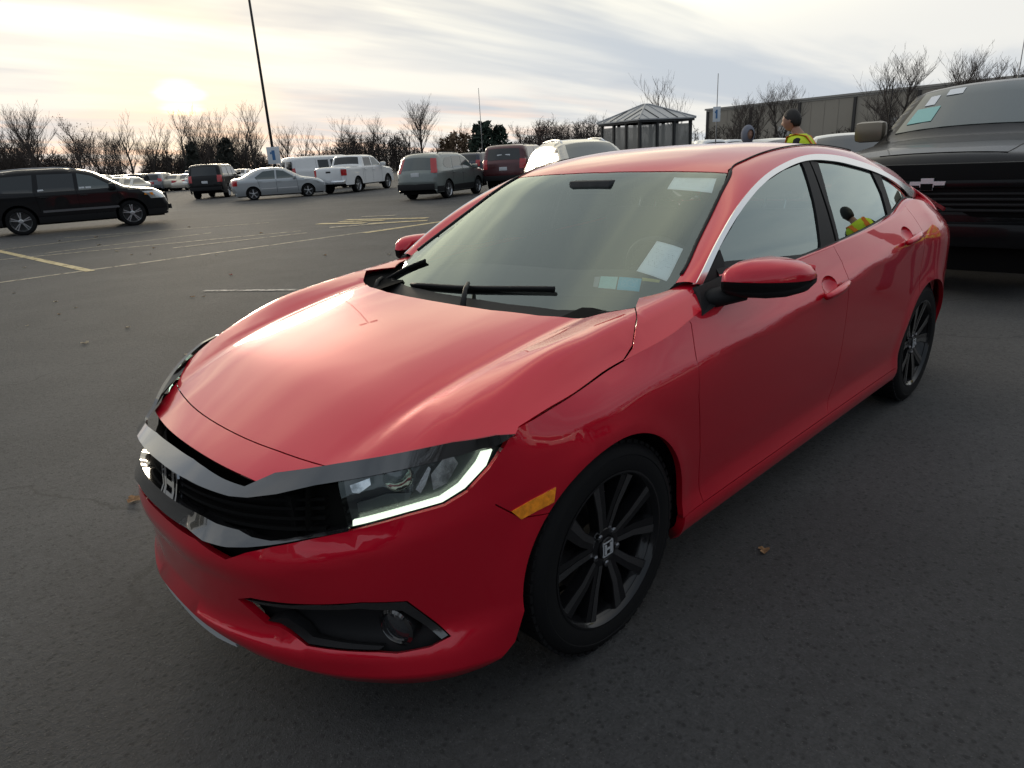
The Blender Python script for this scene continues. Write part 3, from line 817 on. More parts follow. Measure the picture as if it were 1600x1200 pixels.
eb.add([tilt @ Vector((x, a, b)) for x in (0,.0065) for a, b in pl], [(4,5,6,7),(0,1,5,4),(1,2,6,5),(2,3,7,6),(3,0,4,7)])
eb.obj('emblem', mat('emblem_chrome', (.30,.31,.33), rough=.08, metal=1.0), bk_o)

# headlights
LAMP_IN = mat('lamp_housing', (.05,.055,.06), rough=.25, metal=.5)
led_a = [(771,704),(761,729),(727,764.5),(691,786.5),(636,801.5),(567,820),(549,824)]
led_b = [(549,815.5),(567,811.5),(632,794),(686,778.5),(716,758.5),(744,725),(753,708)]
led = trS(led_a+led_b)
lens_poly = lens_low+[tuple(lens_top[-1])]+lens_top[::-1][1:]
for sgn in (1, -1):
    def mir(o):
        if sgn < 0:
            for v in o.data.vertices: v.co.y *= -1
            o.data.flip_normals()
        return o
    wv = []
    for zz in np.linspace(.575, .70, 6):
        for of in (-.004, -.025, -.06):
            q = side(np.array([F_(54.5)]), np.array([zz]), of)[0]; wv.append((q[0], sgn*q[1], q[2]))
    hb = mir(panel('headlight', inset(dedupe(lens_poly), -.004), side, LAMP_IN if False else mat('lamp_bezel', (.03,.033,.037), rough=.22, coat=.5), car, step=.03, off=-.042, flip=True))
    mesh_obj('lamp_wall', wv, [(i*3+j, i*3+j+1, (i+1)*3+j+1, (i+1)*3+j) for i in range(5) for j in range(2)], DEEP_BLACK, hb)
    mir(panel('light_guide', led, side, LED, hb, step=.02, off=-.010, lip=.012, flip=True))
    for poly, dep, m_ in (([(676,770),(698,759),(716,728),(708,716),(690,722),(672,745)], -.024, mat('lamp_reflector', (.75,.77,.78), rough=.12, metal=1.0, noise=(45,.5))),
                          ([(541,760),(573,749),(575,760),(556,774),(545,772)], -.022, mat('lamp_reflector', (.7,.7,.7))),
                          ([(648,768),(662,742),(668,732),(672,735),(664,760),(656,774)], -.020, CHROME),
                          ([(552,792),(600,776),(640,775),(636,785),(590,797),(554,806)], -.030, mat('lamp_inner', (.11,.12,.13), rough=.3, metal=.7))):
        mir(panel('reflector', trS(poly), side, m_, hb, step=.02, off=dep, lip=.01, flip=True))
    pc = hit(622, 752, g_side); nrm = Vector((math.sin(.6), math.cos(.6), 0))
    c = Vector(pc)-nrm*.022; 
    if sgn < 0: c.y *= -1; nrm.y *= -1
    q = nrm.to_track_quat('Y', 'Z').to_matrix().to_4x4(); q.translation = c
    MB().lathe([(.036,-.02),(.036,.004),(.030,.006),(.022,.012),(.010,.017),(.0005,.018)], n=24, M=q).obj('projector', mat('projector_glass', (.05,.055,.065), rough=.05, coat=1, metal=.4), hb, smooth=True)
    mir(panel('lens', lens_poly, side, LENS, hb, step=.03, off=.001, flip=True, gap=.001))
# side markers
mk = trS([(799,799),(830,781),(868,761),(865,784),(838,798),(814,811)])
panel('side_marker', mk, side, AMBER, car, step=.02, off=.003, lip=.01, flip=True, mirror=True)

# ---------------- fenders, doors, sills, quarters
seam_d = trS([(1080,506),(1088,560),(1092,620),(1094,700),(1094,770)])
sd_top = (seam_d[0][0]+.005, Ez(seam_d[0][0]+.005))
seam_d = [sd_top]+seam_d+[(seam_d[-1][0]-.006, .272)]
hcor = lens_low[0]
sE = sx(.325,.777)[0]
fen = [Es(s) for s in np.linspace(sd_top[0], sE, 22)]+lens_low[:3]+seam_f[1:]
for a in np.linspace(a0, math.pi+.13, 30): fen.append(sx(*arch(a)))
fen += seam_d[::-1][:-1]
fender_l, fender_r = panel('fender', fen, side, PAINT_RED, car, step=.03, gap=.0019, lip=.02, flip=True, mirror=True, edge_step=.02)
# crown of the fender behind the hood seam up to the pillar
def ye(x): return float(E3x(x)[1])+.0015
ws_r = trT([(1140,275),(1127,300),(1112,332),(1090,377),(1068,424),(1056,442)])
ws_low = trT([(1048,450),(1030,464),(1012,472),(996,477)])+[(-.325,.715)]
fc_ = [(-.165,.827),(-.24,.787),(-.302,.736)]+[(x, y+.006) for x, y in ws_low[::-1]]+[(-.60,.715),(-.615,.778)]+[(x, ye(x)-.001) for x in np.linspace(-.62,-.105,14)]
panel('fender_crown', fc_, top_h, PAINT_RED, fender_l, step=.03, gap=.0006, lip=.004, mirror=fender_r, edge_step=.02)

seam_b = trS([(1303.5,386),(1316,410),(1326,436),(1325,470),(1315,545),(1303,600),(1293,640)])
sb_x = seam_b[0][0]+.004
seam_b = [(sb_x, Ez(sb_x))]+[p for p in seam_b if p[1] < Ez(sb_x)-.01]+[(seam_b[-1][0]+.003,.272)]
def cup(cx, cz, a, b, rot=0.0):
    return [(cx+a*math.cos(t)*math.cos(rot)-b*math.sin(t)*math.sin(rot), cz+a*math.cos(t)*math.sin(rot)+b*math.sin(t)*math.cos(rot)) for t in np.linspace(0, 2*math.pi, 20, endpoint=False)]
def handle(parents, cx, cz, rot):
    """cup and strap on both sides"""
    for sgn, par in zip((1, -1), parents):
        def fn(u, v):
            r = np.hypot(((u-cx)*math.cos(rot)+(v-cz)*math.sin(rot))/.062, (-(u-cx)*math.sin(rot)+(v-cz)*math.cos(rot))/.036)
            q = side(u, v, -.024*np.clip(1-r*r, 0, 1)**.5); q[..., 1] *= sgn; return q
        panel('handle_cup', cup(cx, cz, .062, .036, rot), fn, PAINT_RED, par, step=.012, flip=sgn > 0, edge_step=.012)
        P = []
        Rr = []
        for t in np.linspace(-1, 1, 9):
            u = cx-.02+t*.105*1; v = cz-.016+(t*.105)*math.tan(rot)*1.0
            q = side(np.array([u]), np.array([v]), .016+.010*(1-t*t))[0]; P.append((q[0], sgn*q[1], q[2])); Rr.append(.017-.005*t*t)
        MB().tube(P, Rr, n=10).obj('handle', PAINT_RED, par, smooth=True)
        q = side(np.array([cx+.055]), np.array([cz-.04]), .006)[0]
hr = -0.10
h1 = trS([(1297,447)])[0]; h2 = trS([(1418,367)])[0]
fd = [Es(s) for s in np.linspace(seam_d[0][0], sb_x, 24)]+seam_b[1:]+[(s,.272) for s in np.linspace(seam_b[-1][0]+.0, seam_d[-1][0], 18)][1:-1]+seam_d[::-1][:-1]
door_l, door_r = panel('front_door', fd, side, PAINT_RED, car, holes=[cup(h1[0], h1[1], .062, .036, hr)], step=.032, gap=.0019, lip=.02, flip=True, mirror=True, edge_step=.02)
handle((door_l, door_r), h1[0], h1[1], hr)
r_arch = [(-2.7+WR*math.cos(a), WZ+WR*math.sin(a)) for a in np.linspace(-.13, 1.02, 12)]
rseam = [(-2.515, Ez(-2.515)), (-2.52,.95), (-2.515,.85), (-2.50,.72)]
rd = [Es(s) for s in np.linspace(sb_x, -2.515, 24)]+rseam[1:]+r_arch[::-1]+[(s,.272) for s in np.linspace(-2.352, seam_b[-1][0], 18)]+seam_b[::-1][:-1]
rdoor_l, rdoor_r = panel('rear_door', rd, side, PAINT_RED, car, holes=[cup(h2[0], h2[1], .062, .036, hr)], step=.032, gap=.0019, lip=.02, flip=True, mirror=True, edge_step=.02)
handle((rdoor_l, rdoor_r), h2[0], h2[1], hr)
sill = [(-.362,.272),(-.355,.24),(-.36,.17)]+[(s,.167) for s in np.linspace(-.5,-2.3,20)]+[(-2.345,.175),(-2.352,.272)]+[(s,.272) for s in np.linspace(-2.3,-.4,20)]
panel('side_skirt', sill, side, PAINT_RED, car, step=.03, gap=.001, lip=.03, flip=True, mirror=True)
SR = -2.7-SC
q_arch = [(-2.7+WR*math.cos(a), WZ+WR*math.sin(a)) for a in np.linspace(1.02, math.pi+.1, 20)]
qa2 = []
for x, z in q_arch:
    if x < -2.7:
        phi = .1
        for _ in range(20):
            d = float(dval(np.array([-2.7-phi*A0]), np.array([z]))[0]); phi = math.asin(min(.99, (-2.7-x)/d))
        qa2.append((-2.7-phi*A0, z))
    else: qa2.append((x, z))
qend = -2.7-F_(38)
qp = rseam+qa2+[(-2.7-F_(25),.245),(qend,.24),(qend,.60),(qend,Ez(qend))]+[Es(s) for s in np.linspace(qend, -2.515, 16)][1:-1]
panel('rear_quarter', qp, side, PAINT_RED, car, step=.03, gap=.0019, lip=.02, flip=True, mirror=True, edge_step=.02)
rb = [(qend,.22),(qend,.72),(qend-.2,.70),(SR,.70)]; rbm = [(2*SR-s, z) for s, z in rb[::-1][1:]]
panel('rear_bumper', rb+rbm, side, PAINT_RED, car, step=.04, gap=.0019, lip=.02, flip=True)
bl = [(qend-.25,.70),(qend-.25,.90),(qend-.25,.93),(SR,.97)]; blm = [(2*SR-s, z) for s, z in bl[::-1][1:]]
panel('boot_face', bl+blm, side, PAINT_RED, car, step=.04, gap=.0019, lip=.02, flip=True)
tl = [(qend+.08,.84),(qend-.0,.75),(qend-.25,.72),(qend-.25,.92),(qend-.0,.935),(qend+.05,.90)]
panel('tail_lamp', tl, side, RED_LENS, car, step=.04, gap=.001, off=.006, lip=.03, flip=True, mirror=True)

# ---------------- glasshouse
ch_out = [(1083,444),(1115,381),(1155,315),(1189.5,277.5),(1224,256),(1258.5,244.5),(1299,244.5),(1342,254.5),(1371,266),(1408,287.6),(1429.6,303)]
ch_in = [(1092,447),(1122,384),(1162,320),(1194,285),(1224,265.5),(1254,254),(1299,254),(1336,262),(1365,271),(1405,294),(1418,308)]
co = smooth_line(trG(ch_out), .03); ci = smooth_line(trG(ch_in), .03)
chrome = list(co)+[trG([(1425,310.6)])[0]]+list(ci[::-1])
panel('window_chrome', chrome, side_g, CHROME, car, step=.03, off=.012, lip=.014, flip=True, mirror=True, edge_step=.02)
# glazing
fg = trG([(1129,411),(1122,391)])+trG([(1162,321),(1194,286),(1224,266.5),(1251,256)])+trG([(1255,264),(1270,315),(1280,381),(1279,397)])
gl1, gl1r = panel('window_glass', fg, side_g, SIDE_GLASS, door_l, step=.05, off=.0, flip=True, mirror=door_r)
rg = trG([(1276,254.5),(1299,255),(1327.5,261),(1360.6,270),(1376,303),(1386,340),(1310,380),(1293,315)])
panel('window_glass', rg, side_g, SIDE_GLASS, rdoor_l, step=.05, off=.0, flip=True, mirror=rdoor_r)
qg = trG([(1374,275),(1405,295),(1416,309),(1393,334)])
panel('quarter_glass', qg, side_g, SIDE_GLASS, car, step=.05, off=.0, flip=True, mirror=True)
# black pillar covers
bp = trG([(1251,256),(1254,254),(1262,253),(1283,310),(1301,372),(1304,386),(1290,396),(1279,399),(1280,381),(1270,315),(1255,264)])
panel('pillar_cover', bp, side_g, MATTE_BLACK, door_l, step=.04, off=.006, lip=.02, flip=True, mirror=door_r)
bp2 = trG([(1264,253),(1276,254.5),(1293,315),(1310,380),(1306,386),(1304,372),(1286,310)])
panel('pillar_cover', bp2, side_g, MATTE_BLACK, rdoor_l, step=.04, off=.006, lip=.02, flip=True, mirror=rdoor_r)
cp = trG([(1360.6,270),(1365,271),(1374,275),(1393,334),(1386,340),(1376,303)])
panel('pillar_cover', cp, side_g, MATTE_BLACK, rdoor_l, step=.04, off=.006, lip=.02, flip=True, mirror=rdoor_r)
tp = trG([(1078,462),(1092,447),(1122,391),(1129,411),(1129,440)])
panel('mirror_sail', tp, side_g, MATTE_BLACK, door_l, step=.04, off=.008, lip=.02, flip=True, mirror=door_r)
# belt moulding from the red shoulder to the glass
def strip(name, A, B, material, parent, mirror=None, n=4, bulge=0.0, bdir=None, flip=False):
    A = np.array(A); B = np.array(B); V = []; m_ = len(A)
    for k in range(n+1):
        v = k/n; P = A*(1-v)+B*v
        if bulge:
            d = bdir if bdir is not None else np.array([0, .75, .66])
            P = P + np.outer(np.full(m_, bulge*4*v*(1-v)), d)
        V.append(P)
    V = np.concatenate(V); Fq = []
    for k in range(n):
        for i in range(m_-1):
            a, b, c, d = k*m_+i, k*m_+i+1, (k+1)*m_+i+1, (k+1)*m_+i
            Fq.append((a, d, c, b) if flip else (a, b, c, d))
    o = mesh_obj(name, V, Fq, material, parent)
    if mirror is None: return o
    return o, mesh_obj(name, V*[1, -1, 1], [f[::-1] for f in Fq], material, mirror)
xs = np.linspace(-.68, -2.93, 50)
zb_pts = sorted(trG([(1129,411),(1200,405),(1279,397),(1310,380),(1350,359),(1386,340),(1393,334),(1416,309)]))
zbx = np.array([p[0] for p in zb_pts]); zbz = np.array([p[1] for p in zb_pts])
def zbot(x): return float(np.interp(x, zbx, zbz))
EA = side(xs, np.array([Ez(x) for x in xs])-.003, -.002)
m_z = np.array([max(zbot(x)-.026, Ez(x)+.004) for x in xs]); EM = side_g(xs, m_z); EM[:, 1] += .010
EB = side_g(xs, np.maximum(np.array([zbot(x)+.006 for x in xs]), m_z+.004)); EB[:, 1] += .004
_tip = side_g(np.array([co[-1][0]]), np.array([co[-1][1]]))[0]+np.array([0,.010,0])
EA2 = np.concatenate([EA, side(np.array([-3.0,-3.06]), np.array([Ez(-3.0), Ez(-3.06)]), -.001)]); EM2 = np.concatenate([EM, _tip[None], _tip[None]])
strip('door_shoulder', EA2, EM2, PAINT_RED, car, car, n=4, bulge=.004, flip=True)
strip('belt_moulding', EM+np.array([0,.004,-.002]), EB, MATTE_BLACK, car, car, n=2, flip=True)

# windscreen
ws_top = [p for p in trT([(1136,271.5),(1070,269),(1010,269),(960,269.5),(930,270)]) if p[1] > .03]
wx0 = ws_top[-1][0]+.004
wh = [(wx0, 0)]+ws_top[::-1]+ws_r[1:]+ws_low+[(-.30,.62),(-.26,.45),(-.235,.25),(-.225,0)]
wfull = wh+[(x, -y) for x, y in wh[::-1] if y > 1e-6]
ws = panel('windscreen', wfull, top_t, GLASS, car, step=.05, edge_step=.03)
hole = inset(dedupe(resample(wfull+[wfull[0]], .03)), .034)
hole = [(min(x, -.335-0.12*min(1,abs(y)/.7)**2), y) for x, y in hole]
panel('windscreen_frit', wfull, top_t, mat('frit_black', (.008,.008,.009), rough=.5), ws, holes=[hole], step=.05, off=-.003, edge_step=.03)
cw = [(-.02,0),(-.03,.35),(-.08,.55),(-.16,.70),(-.24,.79),(-.36,.765),(-.42,.72),(-.345,.60),(-.30,.42),(-.28,.2),(-.275,0)]
cw = cw+[(x, -y) for x, y in cw[::-1] if y > 1e-6]
panel('cowl', cw, top_t, MATTE_BLACK, car, step=.05, off=.006, lip=.02)
# roof skin, rear window, boot lid
y1 = lambda x: float(herm(np.array([-3.7,-3.3,-2.9,-2.4,-1.8,-1.3,-1.12]), np.array([.70,.69,.615,.572,.566,.562,.556]), np.array([0,.1,.1,.02,.01,0.,0.]), np.array([x]))[0])
cx = ws_top[0]
rt = [(wx0-.006, 0)]+[(x-.006, y) for x, y in ws_top[::-1]]+[(x, y1(x)) for x in np.linspace(cx[0]-.03, -2.30, 16)]+[(-2.34,.40),(-2.355,.2),(-2.36,0)]
rt = rt+[(x, -y) for x, y in rt[::-1] if y > 1e-6]
panel('roof', rt, top_t, PAINT_RED, car, step=.045, gap=.001, lip=.015, edge_step=.03)
rw = [(-2.365,0),(-2.36,.2),(-2.345,.40),(-2.31,y1(-2.31))]+[(x, y1(x)) for x in np.linspace(-2.4,-3.05,8)]+[(-3.12,.45),(-3.14,0)]
rw = rw+[(x, -y) for x, y in rw[::-1] if y > 1e-6]
panel('rear_window', rw, top_t, SIDE_GLASS, car, step=.06, gap=.001)
bo = [(-3.145,0),(-3.125,.45),(-3.055,y1(-3.055))]+[(x, y1(x)) for x in np.linspace(-3.2,-3.6,6)]+[(-3.66,.40),(-3.68,0)]
bo = bo+[(x, -y) for x, y in bo[::-1] if y > 1e-6]
panel('boot_lid', bo, top_t, PAINT_RED, car, step=.05, gap=.001, lip=.02)
# side rail: pillar, cant rail and rear pillar between glass edges
C1 = ws_r[::-1]+[(x, y1(x)) for x in np.linspace(cx[0]-.06, -3.50, 29)]
C1 = smooth_line(top_t(np.array([p[0] for p in C1]), np.array([p[1] for p in C1])), .02)
C2 = [np.array(q) for q in side_g(np.array([p[0] for p in co]), np.array([p[1] for p in co]))]
C2 = [q+np.array([0,.010,.002]) for q in C2]
tail = [side(np.array([s]), np.array([Ez(s)]), 0)[0] for s in (-3.06,-3.17,-3.28,-3.40,-3.50)]
C2 = resample(C2+tail, .02)
def match(C1, C2, pairs, n):
    """resample both curves so that given parameter pairs meet"""
    C1 = np.array(C1); C2 = np.array(C2)
    def par(C): 
        t = np.concatenate([[0], np.cumsum(np.linalg.norm(np.diff(C, axis=0), axis=1))]); return t/t[-1]
    t1, t2 = par(C1), par(C2)
    q = np.linspace(0, 1, n); u1 = np.interp(q, [p[0] for p in pairs], [p[1] for p in pairs]); u2 = np.interp(q, [p[0] for p in pairs], [p[2] for p in pairs])
    return np.stack([np.interp(u1, t1, C1[:, k]) for k in range(3)], 1), np.stack([np.interp(u2, t2, C2[:, k]) for k in range(3)], 1)
def nearest_par(C, x):
    C = np.array(C); t = np.concatenate([[0], np.cumsum(np.linalg.norm(np.diff(C, axis=0), axis=1))]); t /= t[-1]
    return float(t[np.argmin(np.abs(C[:, 0]-x))])
prs = [(0, 0, 0)]
for q, xa, xb in ((.18, -.9, -.90), (.32, -1.17, -1.20), (.5, -1.6, -1.62), (.7, -2.2, -2.2), (.85, -2.75, -2.75)):
    prs.append((q, nearest_par(C1, xa), nearest_par(C2, xb)))
prs.append((1, 1, 1))
K1, K2 = match(C1, C2, prs, 110)
strip('side_rail', K1, K2, PAINT_RED, car, car, n=8, bulge=.007, bdir=np.array([0,.6,.8]), flip=False)
# black roof ditch line
dl = MB().tube([tuple(p+np.array([0,.002,.003])) for p in K1[32:80]], .003, n=6).obj('roof_moulding', MATTE_BLACK, car, smooth=True)
dr = MB().tube([(p[0], -p[1]-.002, p[2]+.003) for p in K1[32:80]], .003, n=6).obj('roof_moulding', MATTE_BLACK, car, smooth=True)
# black gasket along the windscreen edge
for sg in (1, -1):
    MB().tube([(p[0], sg*p[1], p[2]+.001) for p in K1[2:34]], .007, n=6).obj('windscreen_gasket', MATTE_BLACK, car, smooth=True)

fl_ = [(-.12,.50),(-.22,.68),(-.30,.757),(-.40,.752),(-.47,.72),(-.38,.60),(-.33,.50)]
panel('cowl_side', fl_, top_h, DEEP_BLACK, car, step=.04, off=-.026, mirror=True)
su_ = [(-.36,.71),(-.10,.76),(.30,.76),(.30,.832),(.1,.835),(-.10,.832),(-.17,.812),(-.29,.745)]
panel('seam_backing', su_, top_h, DEEP_BLACK, car, step=.05, off=-.022, mirror=True)
for sg in (1, -1):
    MB().tube([(float(E3x(x)[0]), sg*(float(E3x(x)[1])-.0035), float(E3x(x)[2])-.0035) for x in np.linspace(-.60, -.112, 24)], .0042, n=8).obj('fender_edge', PAINT_RED, fender_l if sg > 0 else fender_r, smooth=True)
# ---------------- wipers
def on_t(x, y, o): return (x, y, float(TN(np.array([x]), np.array([abs(y)]))[0])+o)
for (pts, r_) in (([(-.30,-.40),(-.315,-.05),(-.375,.34)], .0075), ([(-.33,-.66),(-.42,-.57),(-.46,-.50)], .005)):
    b = MB().tube([on_t(x, y, .014) for x, y in smooth_line(pts, .04)], r_, n=8).obj('wiper', MATTE_BLACK, car, smooth=True)
    mid = pts[1]
    if r_ < .006: mid = pts[0]
    MB().tube([on_t(mid[0]+.12, mid[1]+.10, .03), on_t(mid[0]+.05, mid[1]+.04, .045), on_t(mid[0], mid[1], .03)], [.012,.009,.008], n=8).obj('wiper_arm', MATTE_BLACK, b, smooth=True)
    MB().tube([on_t(x, y, .005) for x, y in smooth_line(pts, .04)], .005, n=5).obj('wiper_blade', DEEP_BLACK, b)

# ---------------- mirrors
def mirror_shape(sgn):
    m_root = door_l if sgn > 0 else door_r
    secs = [(.862,-.575,-.70,1.000,.078),(.885,-.565,-.80,1.003,.106),(.92,-.588,-.835,1.000,.118),(.96,-.632,-.848,.995,.118),(1.0,-.695,-.858,.989,.106),(1.025,-.757,-.866,.984,.082),(1.04,-.815,-.868,.981,.032)]
    n = 20; top = MB(); bot = MB(); V = []
    for (y, xf, xr, zc, h) in secs:
        ring = []
        for k in range(n):
            t = 2*math.pi*k/n; c, s_ = math.cos(t), math.sin(t)
            ex_ = .55
            a = math.copysign(abs(c)**ex_, c); b = math.copysign(abs(s_)**ex_, s_)
            xm, xw = (xf+xr)/2, (xf-xr)/2
            zz = zc+b*h/2*(1.0 if b > 0 else 1.0)
            ring.append((xm+a*xw*(.98-.25*max(b, 0)**2 if a > 0 else 1), sgn*y, zz))
        V.append(ring)
    def part(name, ks, material, par, lift):
        P = []; Fq = []
        for ring in V: P += [ring[k % n] for k in ks]
        w = len(ks)
        for i in range(len(V)-1):
            for j in range(w-1): Fq.append((i*w+j, (i+1)*w+j, (i+1)*w+j+1, i*w+j+1))
        Fq.append(tuple(range(w))); Fq.append(tuple((len(V)-1)*w+j for j in range(w))[::-1])
        mb = MB(); mb.add([Vector(p) for p in P], Fq)
        return mb.obj(name, material, par, smooth=True)
    body = part('mirror', [-10+k for k in range(0, 10)]+[0], MATTE_BLACK, m_root, 0)     # lower half
    cap = part('mirror_cap', [0-1+k for k in range(0, 12)], PAINT_RED, body, 0)
    MB().add([Vector(p) for p in [(-.868, sgn*.885, .968), (-.872, sgn*1.03, .968), (-.872, sgn*1.03, 1.02), (-.868, sgn*.885, 1.035)]], [(0, 1, 2, 3)]).obj('mirror_glass', BRIGHT_CHROME, body)
    MB().tube([(-.57, sgn*.80, .935), (-.60, sgn*.84, .945), (-.66, sgn*.90, .960)], [.03, .032, .03], n=10).obj('mirror_arm', MATTE_BLACK, body, smooth=True)
    # black foot on the shoulder
    P = [(-.50,.835,.905),(-.72,.84,.955),(-.72,.79,1.0),(-.55,.79,.985)]
    MB().add([Vector((x, sgn*(y+.012), z)) for x, y, z in P]+[Vector((x, sgn*(y-.02), z-.01)) for x, y, z in P], [(0,1,2,3),(4,5,6,7),(0,1,5,4),(1,2,6,5),(2,3,7,6),(3,0,4,7)]).obj('mirror_foot', MATTE_BLACK, body)
mirror_shape(1); mirror_shape(-1)

# ---------------- wheels
def red_wheel(x, sgn):
    w = empty('wheel', (x, sgn*.765, WZ)); w.parent = car
    if sgn < 0: w.rotation_euler = (0, 0, math.pi)
    # tyre
    prof = [(.232,-.095),(.238,-.108),(.262,-.117),(.290,-.115),(.309,-.104),(.319,-.090),(.3225,-.06),(.3225,-.041),(.316,-.040),(.316,-.033),(.3225,-.032),(.3225,-.004),(.316,-.003),(.316,.004),(.3225,.005),(.3225,.032),(.316,.033),(.316,.040),(.3225,.041),(.3225,.06),(.319,.090),(.309,.104),(.290,.115),(.285,.1155),(.283,.114),(.262,.117),(.238,.110),(.232,.102)]
    MB().lathe(prof, n=72).obj('tyre', RUBBER, w, auto=35)
    # tread blocks: shallow sipes round the shoulder
    tb = MB()
    for k in range(60):
        a = 2*math.pi*k/60
        for y0, y1_ in ((.062,.098), (-.098,-.062)):
            Mx = Matrix.Rotation(a, 4, 'Y') @ Matrix.Translation((.3185, 0, 0))
            tb.box(-.003, .0065, y0, y1_, -.011, .011, M=Mx)
    tag(tb.obj('tread_block', RUBBER, w), None, None, kind='stuff')
    # rim barrel
    rim = MB().lathe([(.222,-.10),(.232,-.10),(.232,-.09),(.214,-.07),(.205,.02),(.214,.085),(.226,.098),(.236,.104),(.238,.112),(.232,.113),(.224,.106),(.219,.096)], n=64).obj('rim', RIM_BLACK, w, auto=40)
    sp = MB(); fcb = MB()
    def bar(a0_, a1_, w0, w1, skew):
        # spoke from hub to lip, faces outward (+y)
        r0_, r1_ = .045, .222
        pts = []
        for r_, an, wd, yy in ((r0_, a0_, w0, .083), (.13, (a0_+a1_)/2, (w0+w1)/2*.92, .092), (r1_, a1_, w1, .101)):
            c, s_ = math.cos(an), math.sin(an)
            for e in (-1, 1):
                pts.append((r_*c-s_*e*wd/2, yy, r_*s_+c*e*wd/2))
        V = [Vector(p) for p in pts]
        cen = [Vector((v.x*1.0, v.y-.034, v.z)) for v in V]
        sp.add(V+cen, [(0,1,3,2),(2,3,5,4),(0,2,8,6),(2,4,10,8),(1,7,9,3),(3,9,11,5),(6,8,9,7),(8,10,11,9),(4,5,11,10),(0,6,7,1)])
        # machined strip along one edge of the face
        a = skew
        def lerp(i, j, t): return V[i].lerp(V[j], t)+Vector((0, .0012, 0))
        ts = (.06, .52) if a > 0 else (.48, .94)
        fcb.add([lerp(0,1,ts[0]), lerp(0,1,ts[1]), lerp(2,3,ts[0]), lerp(2,3,ts[1]), lerp(4,5,ts[0]), lerp(4,5,ts[1])], [(0,1,3,2),(2,3,5,4)])
    for k in range(5):
        b = 2*math.pi*k/5+.35
        bar(b-.17, b-.25, .034, .050, 1); bar(b+.17, b+.36, .034, .058, -1)
    sp.obj('spoke', RIM_BLACK, w, auto=30); fcb.obj('spoke_face', RIM_MACHINED, w)
    MB().lathe([(.062,.055),(.064,.078),(.058,.086),(.040,.089),(.034,.086),(.033,.092),(.026,.096),(.001,.097)], n=32).obj('hub', RIM_BLACK, w, auto=35)
    MB().lathe([(.226,.1045),(.234,.1085),(.2345,.1100),(.226,.107)], n=64).obj('rim_lip', RIM_MACHINED, w, smooth=True)
    hm = MB()
    for e in (-1, 1): hm.box(e*.012-.004, e*.012+.004, .094, .0985, -.015, .015)
    hm.box(-.010, .010, .094, .098, -.0035, .0035)
    for e in (-1, 1): hm.box(-.022, .022, .0935, .097, e*.021-.0022, e*.021+.0022); hm.box(e*.021-.0022, e*.021+.0022, .0935, .0968, -.018, .018)
    hm.obj('cap_emblem', mat('cap_chrome', (.70,.72,.75), rough=.25, metal=.5), w)
    for k in range(5):
        a = 2*math.pi*k/5+.35+math.pi/5
        Mx = Matrix.Translation((.052*math.cos(a), 0, .052*math.sin(a)))
        MB().lathe([(.011,.075),(.011,.092),(.006,.095),(.0005,.095)], n=8, M=Mx).obj('wheel_nut', mat('nut_dark_chrome', (.22,.22,.23), rough=.25, metal=1), w)
    MB().lathe([(.05,.0),(.15,.0),(.15,.02),(.05,.02)], n=40, close=True).obj('brake_disc', mat('brake_disc', (.18,.17,.16), rough=.4, metal=1), w, auto=40)
    return w
for x in (0, -2.7):
    for sg in (1, -1): red_wheel(x, sg)
# wheel wells, underbody
for x in (0, -2.7):
    for sg in (1, -1):
        ww = MB(); n = 24
        V = []
        for k in range(n+1):
            a = -.35+(math.pi+.7)*k/n
            V += [Vector((x+.372*math.cos(a), sg*.838, WZ+.372*math.sin(a))), Vector((x+.372*math.cos(a), sg*.50, WZ+.372*math.sin(a)))]
        F2 = [(2*k, 2*k+1, 2*k+3, 2*k+2) for k in range(n)]+[tuple(2*k+1 for k in range(n+1))]
        ww.add(V, F2); ww.obj('wheel_well', DEEP_BLACK, car)
ub = MB().box(.345, .70, -.52, .52, .20, .23).box(-2.32, -.38, -.83, .83, .18, .21).box(-3.55, -3.08, -.7, .7, .24, .30).box(-2.9, .3, -.49, .49, .2, .24)
ub.obj('underbody', DEEP_BLACK, car)

# ---------------- cabin
ci_ = MB().box(-2.6, -.35, -.78, .78, .35, .40)
ci_.obj('cabin_floor', CABIN, car)
dash = MB()
n = 18; V = []
prof = [(-.30,.84),(-.42,.90),(-.62,.935),(-.80,.94),(-.90,.915),(-.93,.85),(-.86,.70),(-.75,.5)]
for y in np.linspace(-.72, .72, n):
    hump = .03*math.exp(-((y-.37)/.22)**2)
    for (x, z) in prof: V.append(Vector((x+(.05*(y/.7)**2 if x > -.5 else 0)-.06*(y/.7)**2*(x < -.35)*0, y, z-.02*(y/.7)**2+(hump if -.95 < x < -.6 and z > .84 else 0))))
m_ = len(prof)
dash.add(V, [(i*m_+j, i*m_+j+1, (i+1)*m_+j+1, (i+1)*m_+j) for i in range(n-1) for j in range(m_-1)])
dash.obj('dashboard', CABIN, car, smooth=True)
swc = Vector((-1.02, .37, .90)); q = Vector((-.90, 0, .42)).to_track_quat('Y', 'Z').to_matrix().to_4x4(); q.translation = swc
st = MB().tube([q @ Vector((.18*math.cos(t), 0, .18*math.sin(t))) for t in np.linspace(0, 2*math.pi, 33)], .015, n=8, cap=False)
sto = st.obj('steering_wheel', CABIN, car, smooth=True)
MB().lathe([(.07,-.03),(.07,.01),(.05,.02),(.001,.022)], n=20, M=q).obj('steering_hub', CABIN, sto, smooth=True)
for a in (0.2, math.pi-.2, -math.pi/2):
    MB().tube([q @ Vector((.05*math.cos(a), 0, .05*math.sin(a))), q @ Vector((.175*math.cos(a), 0, .175*math.sin(a)))], .014, n=6).obj('steering_spoke', CABIN, sto)
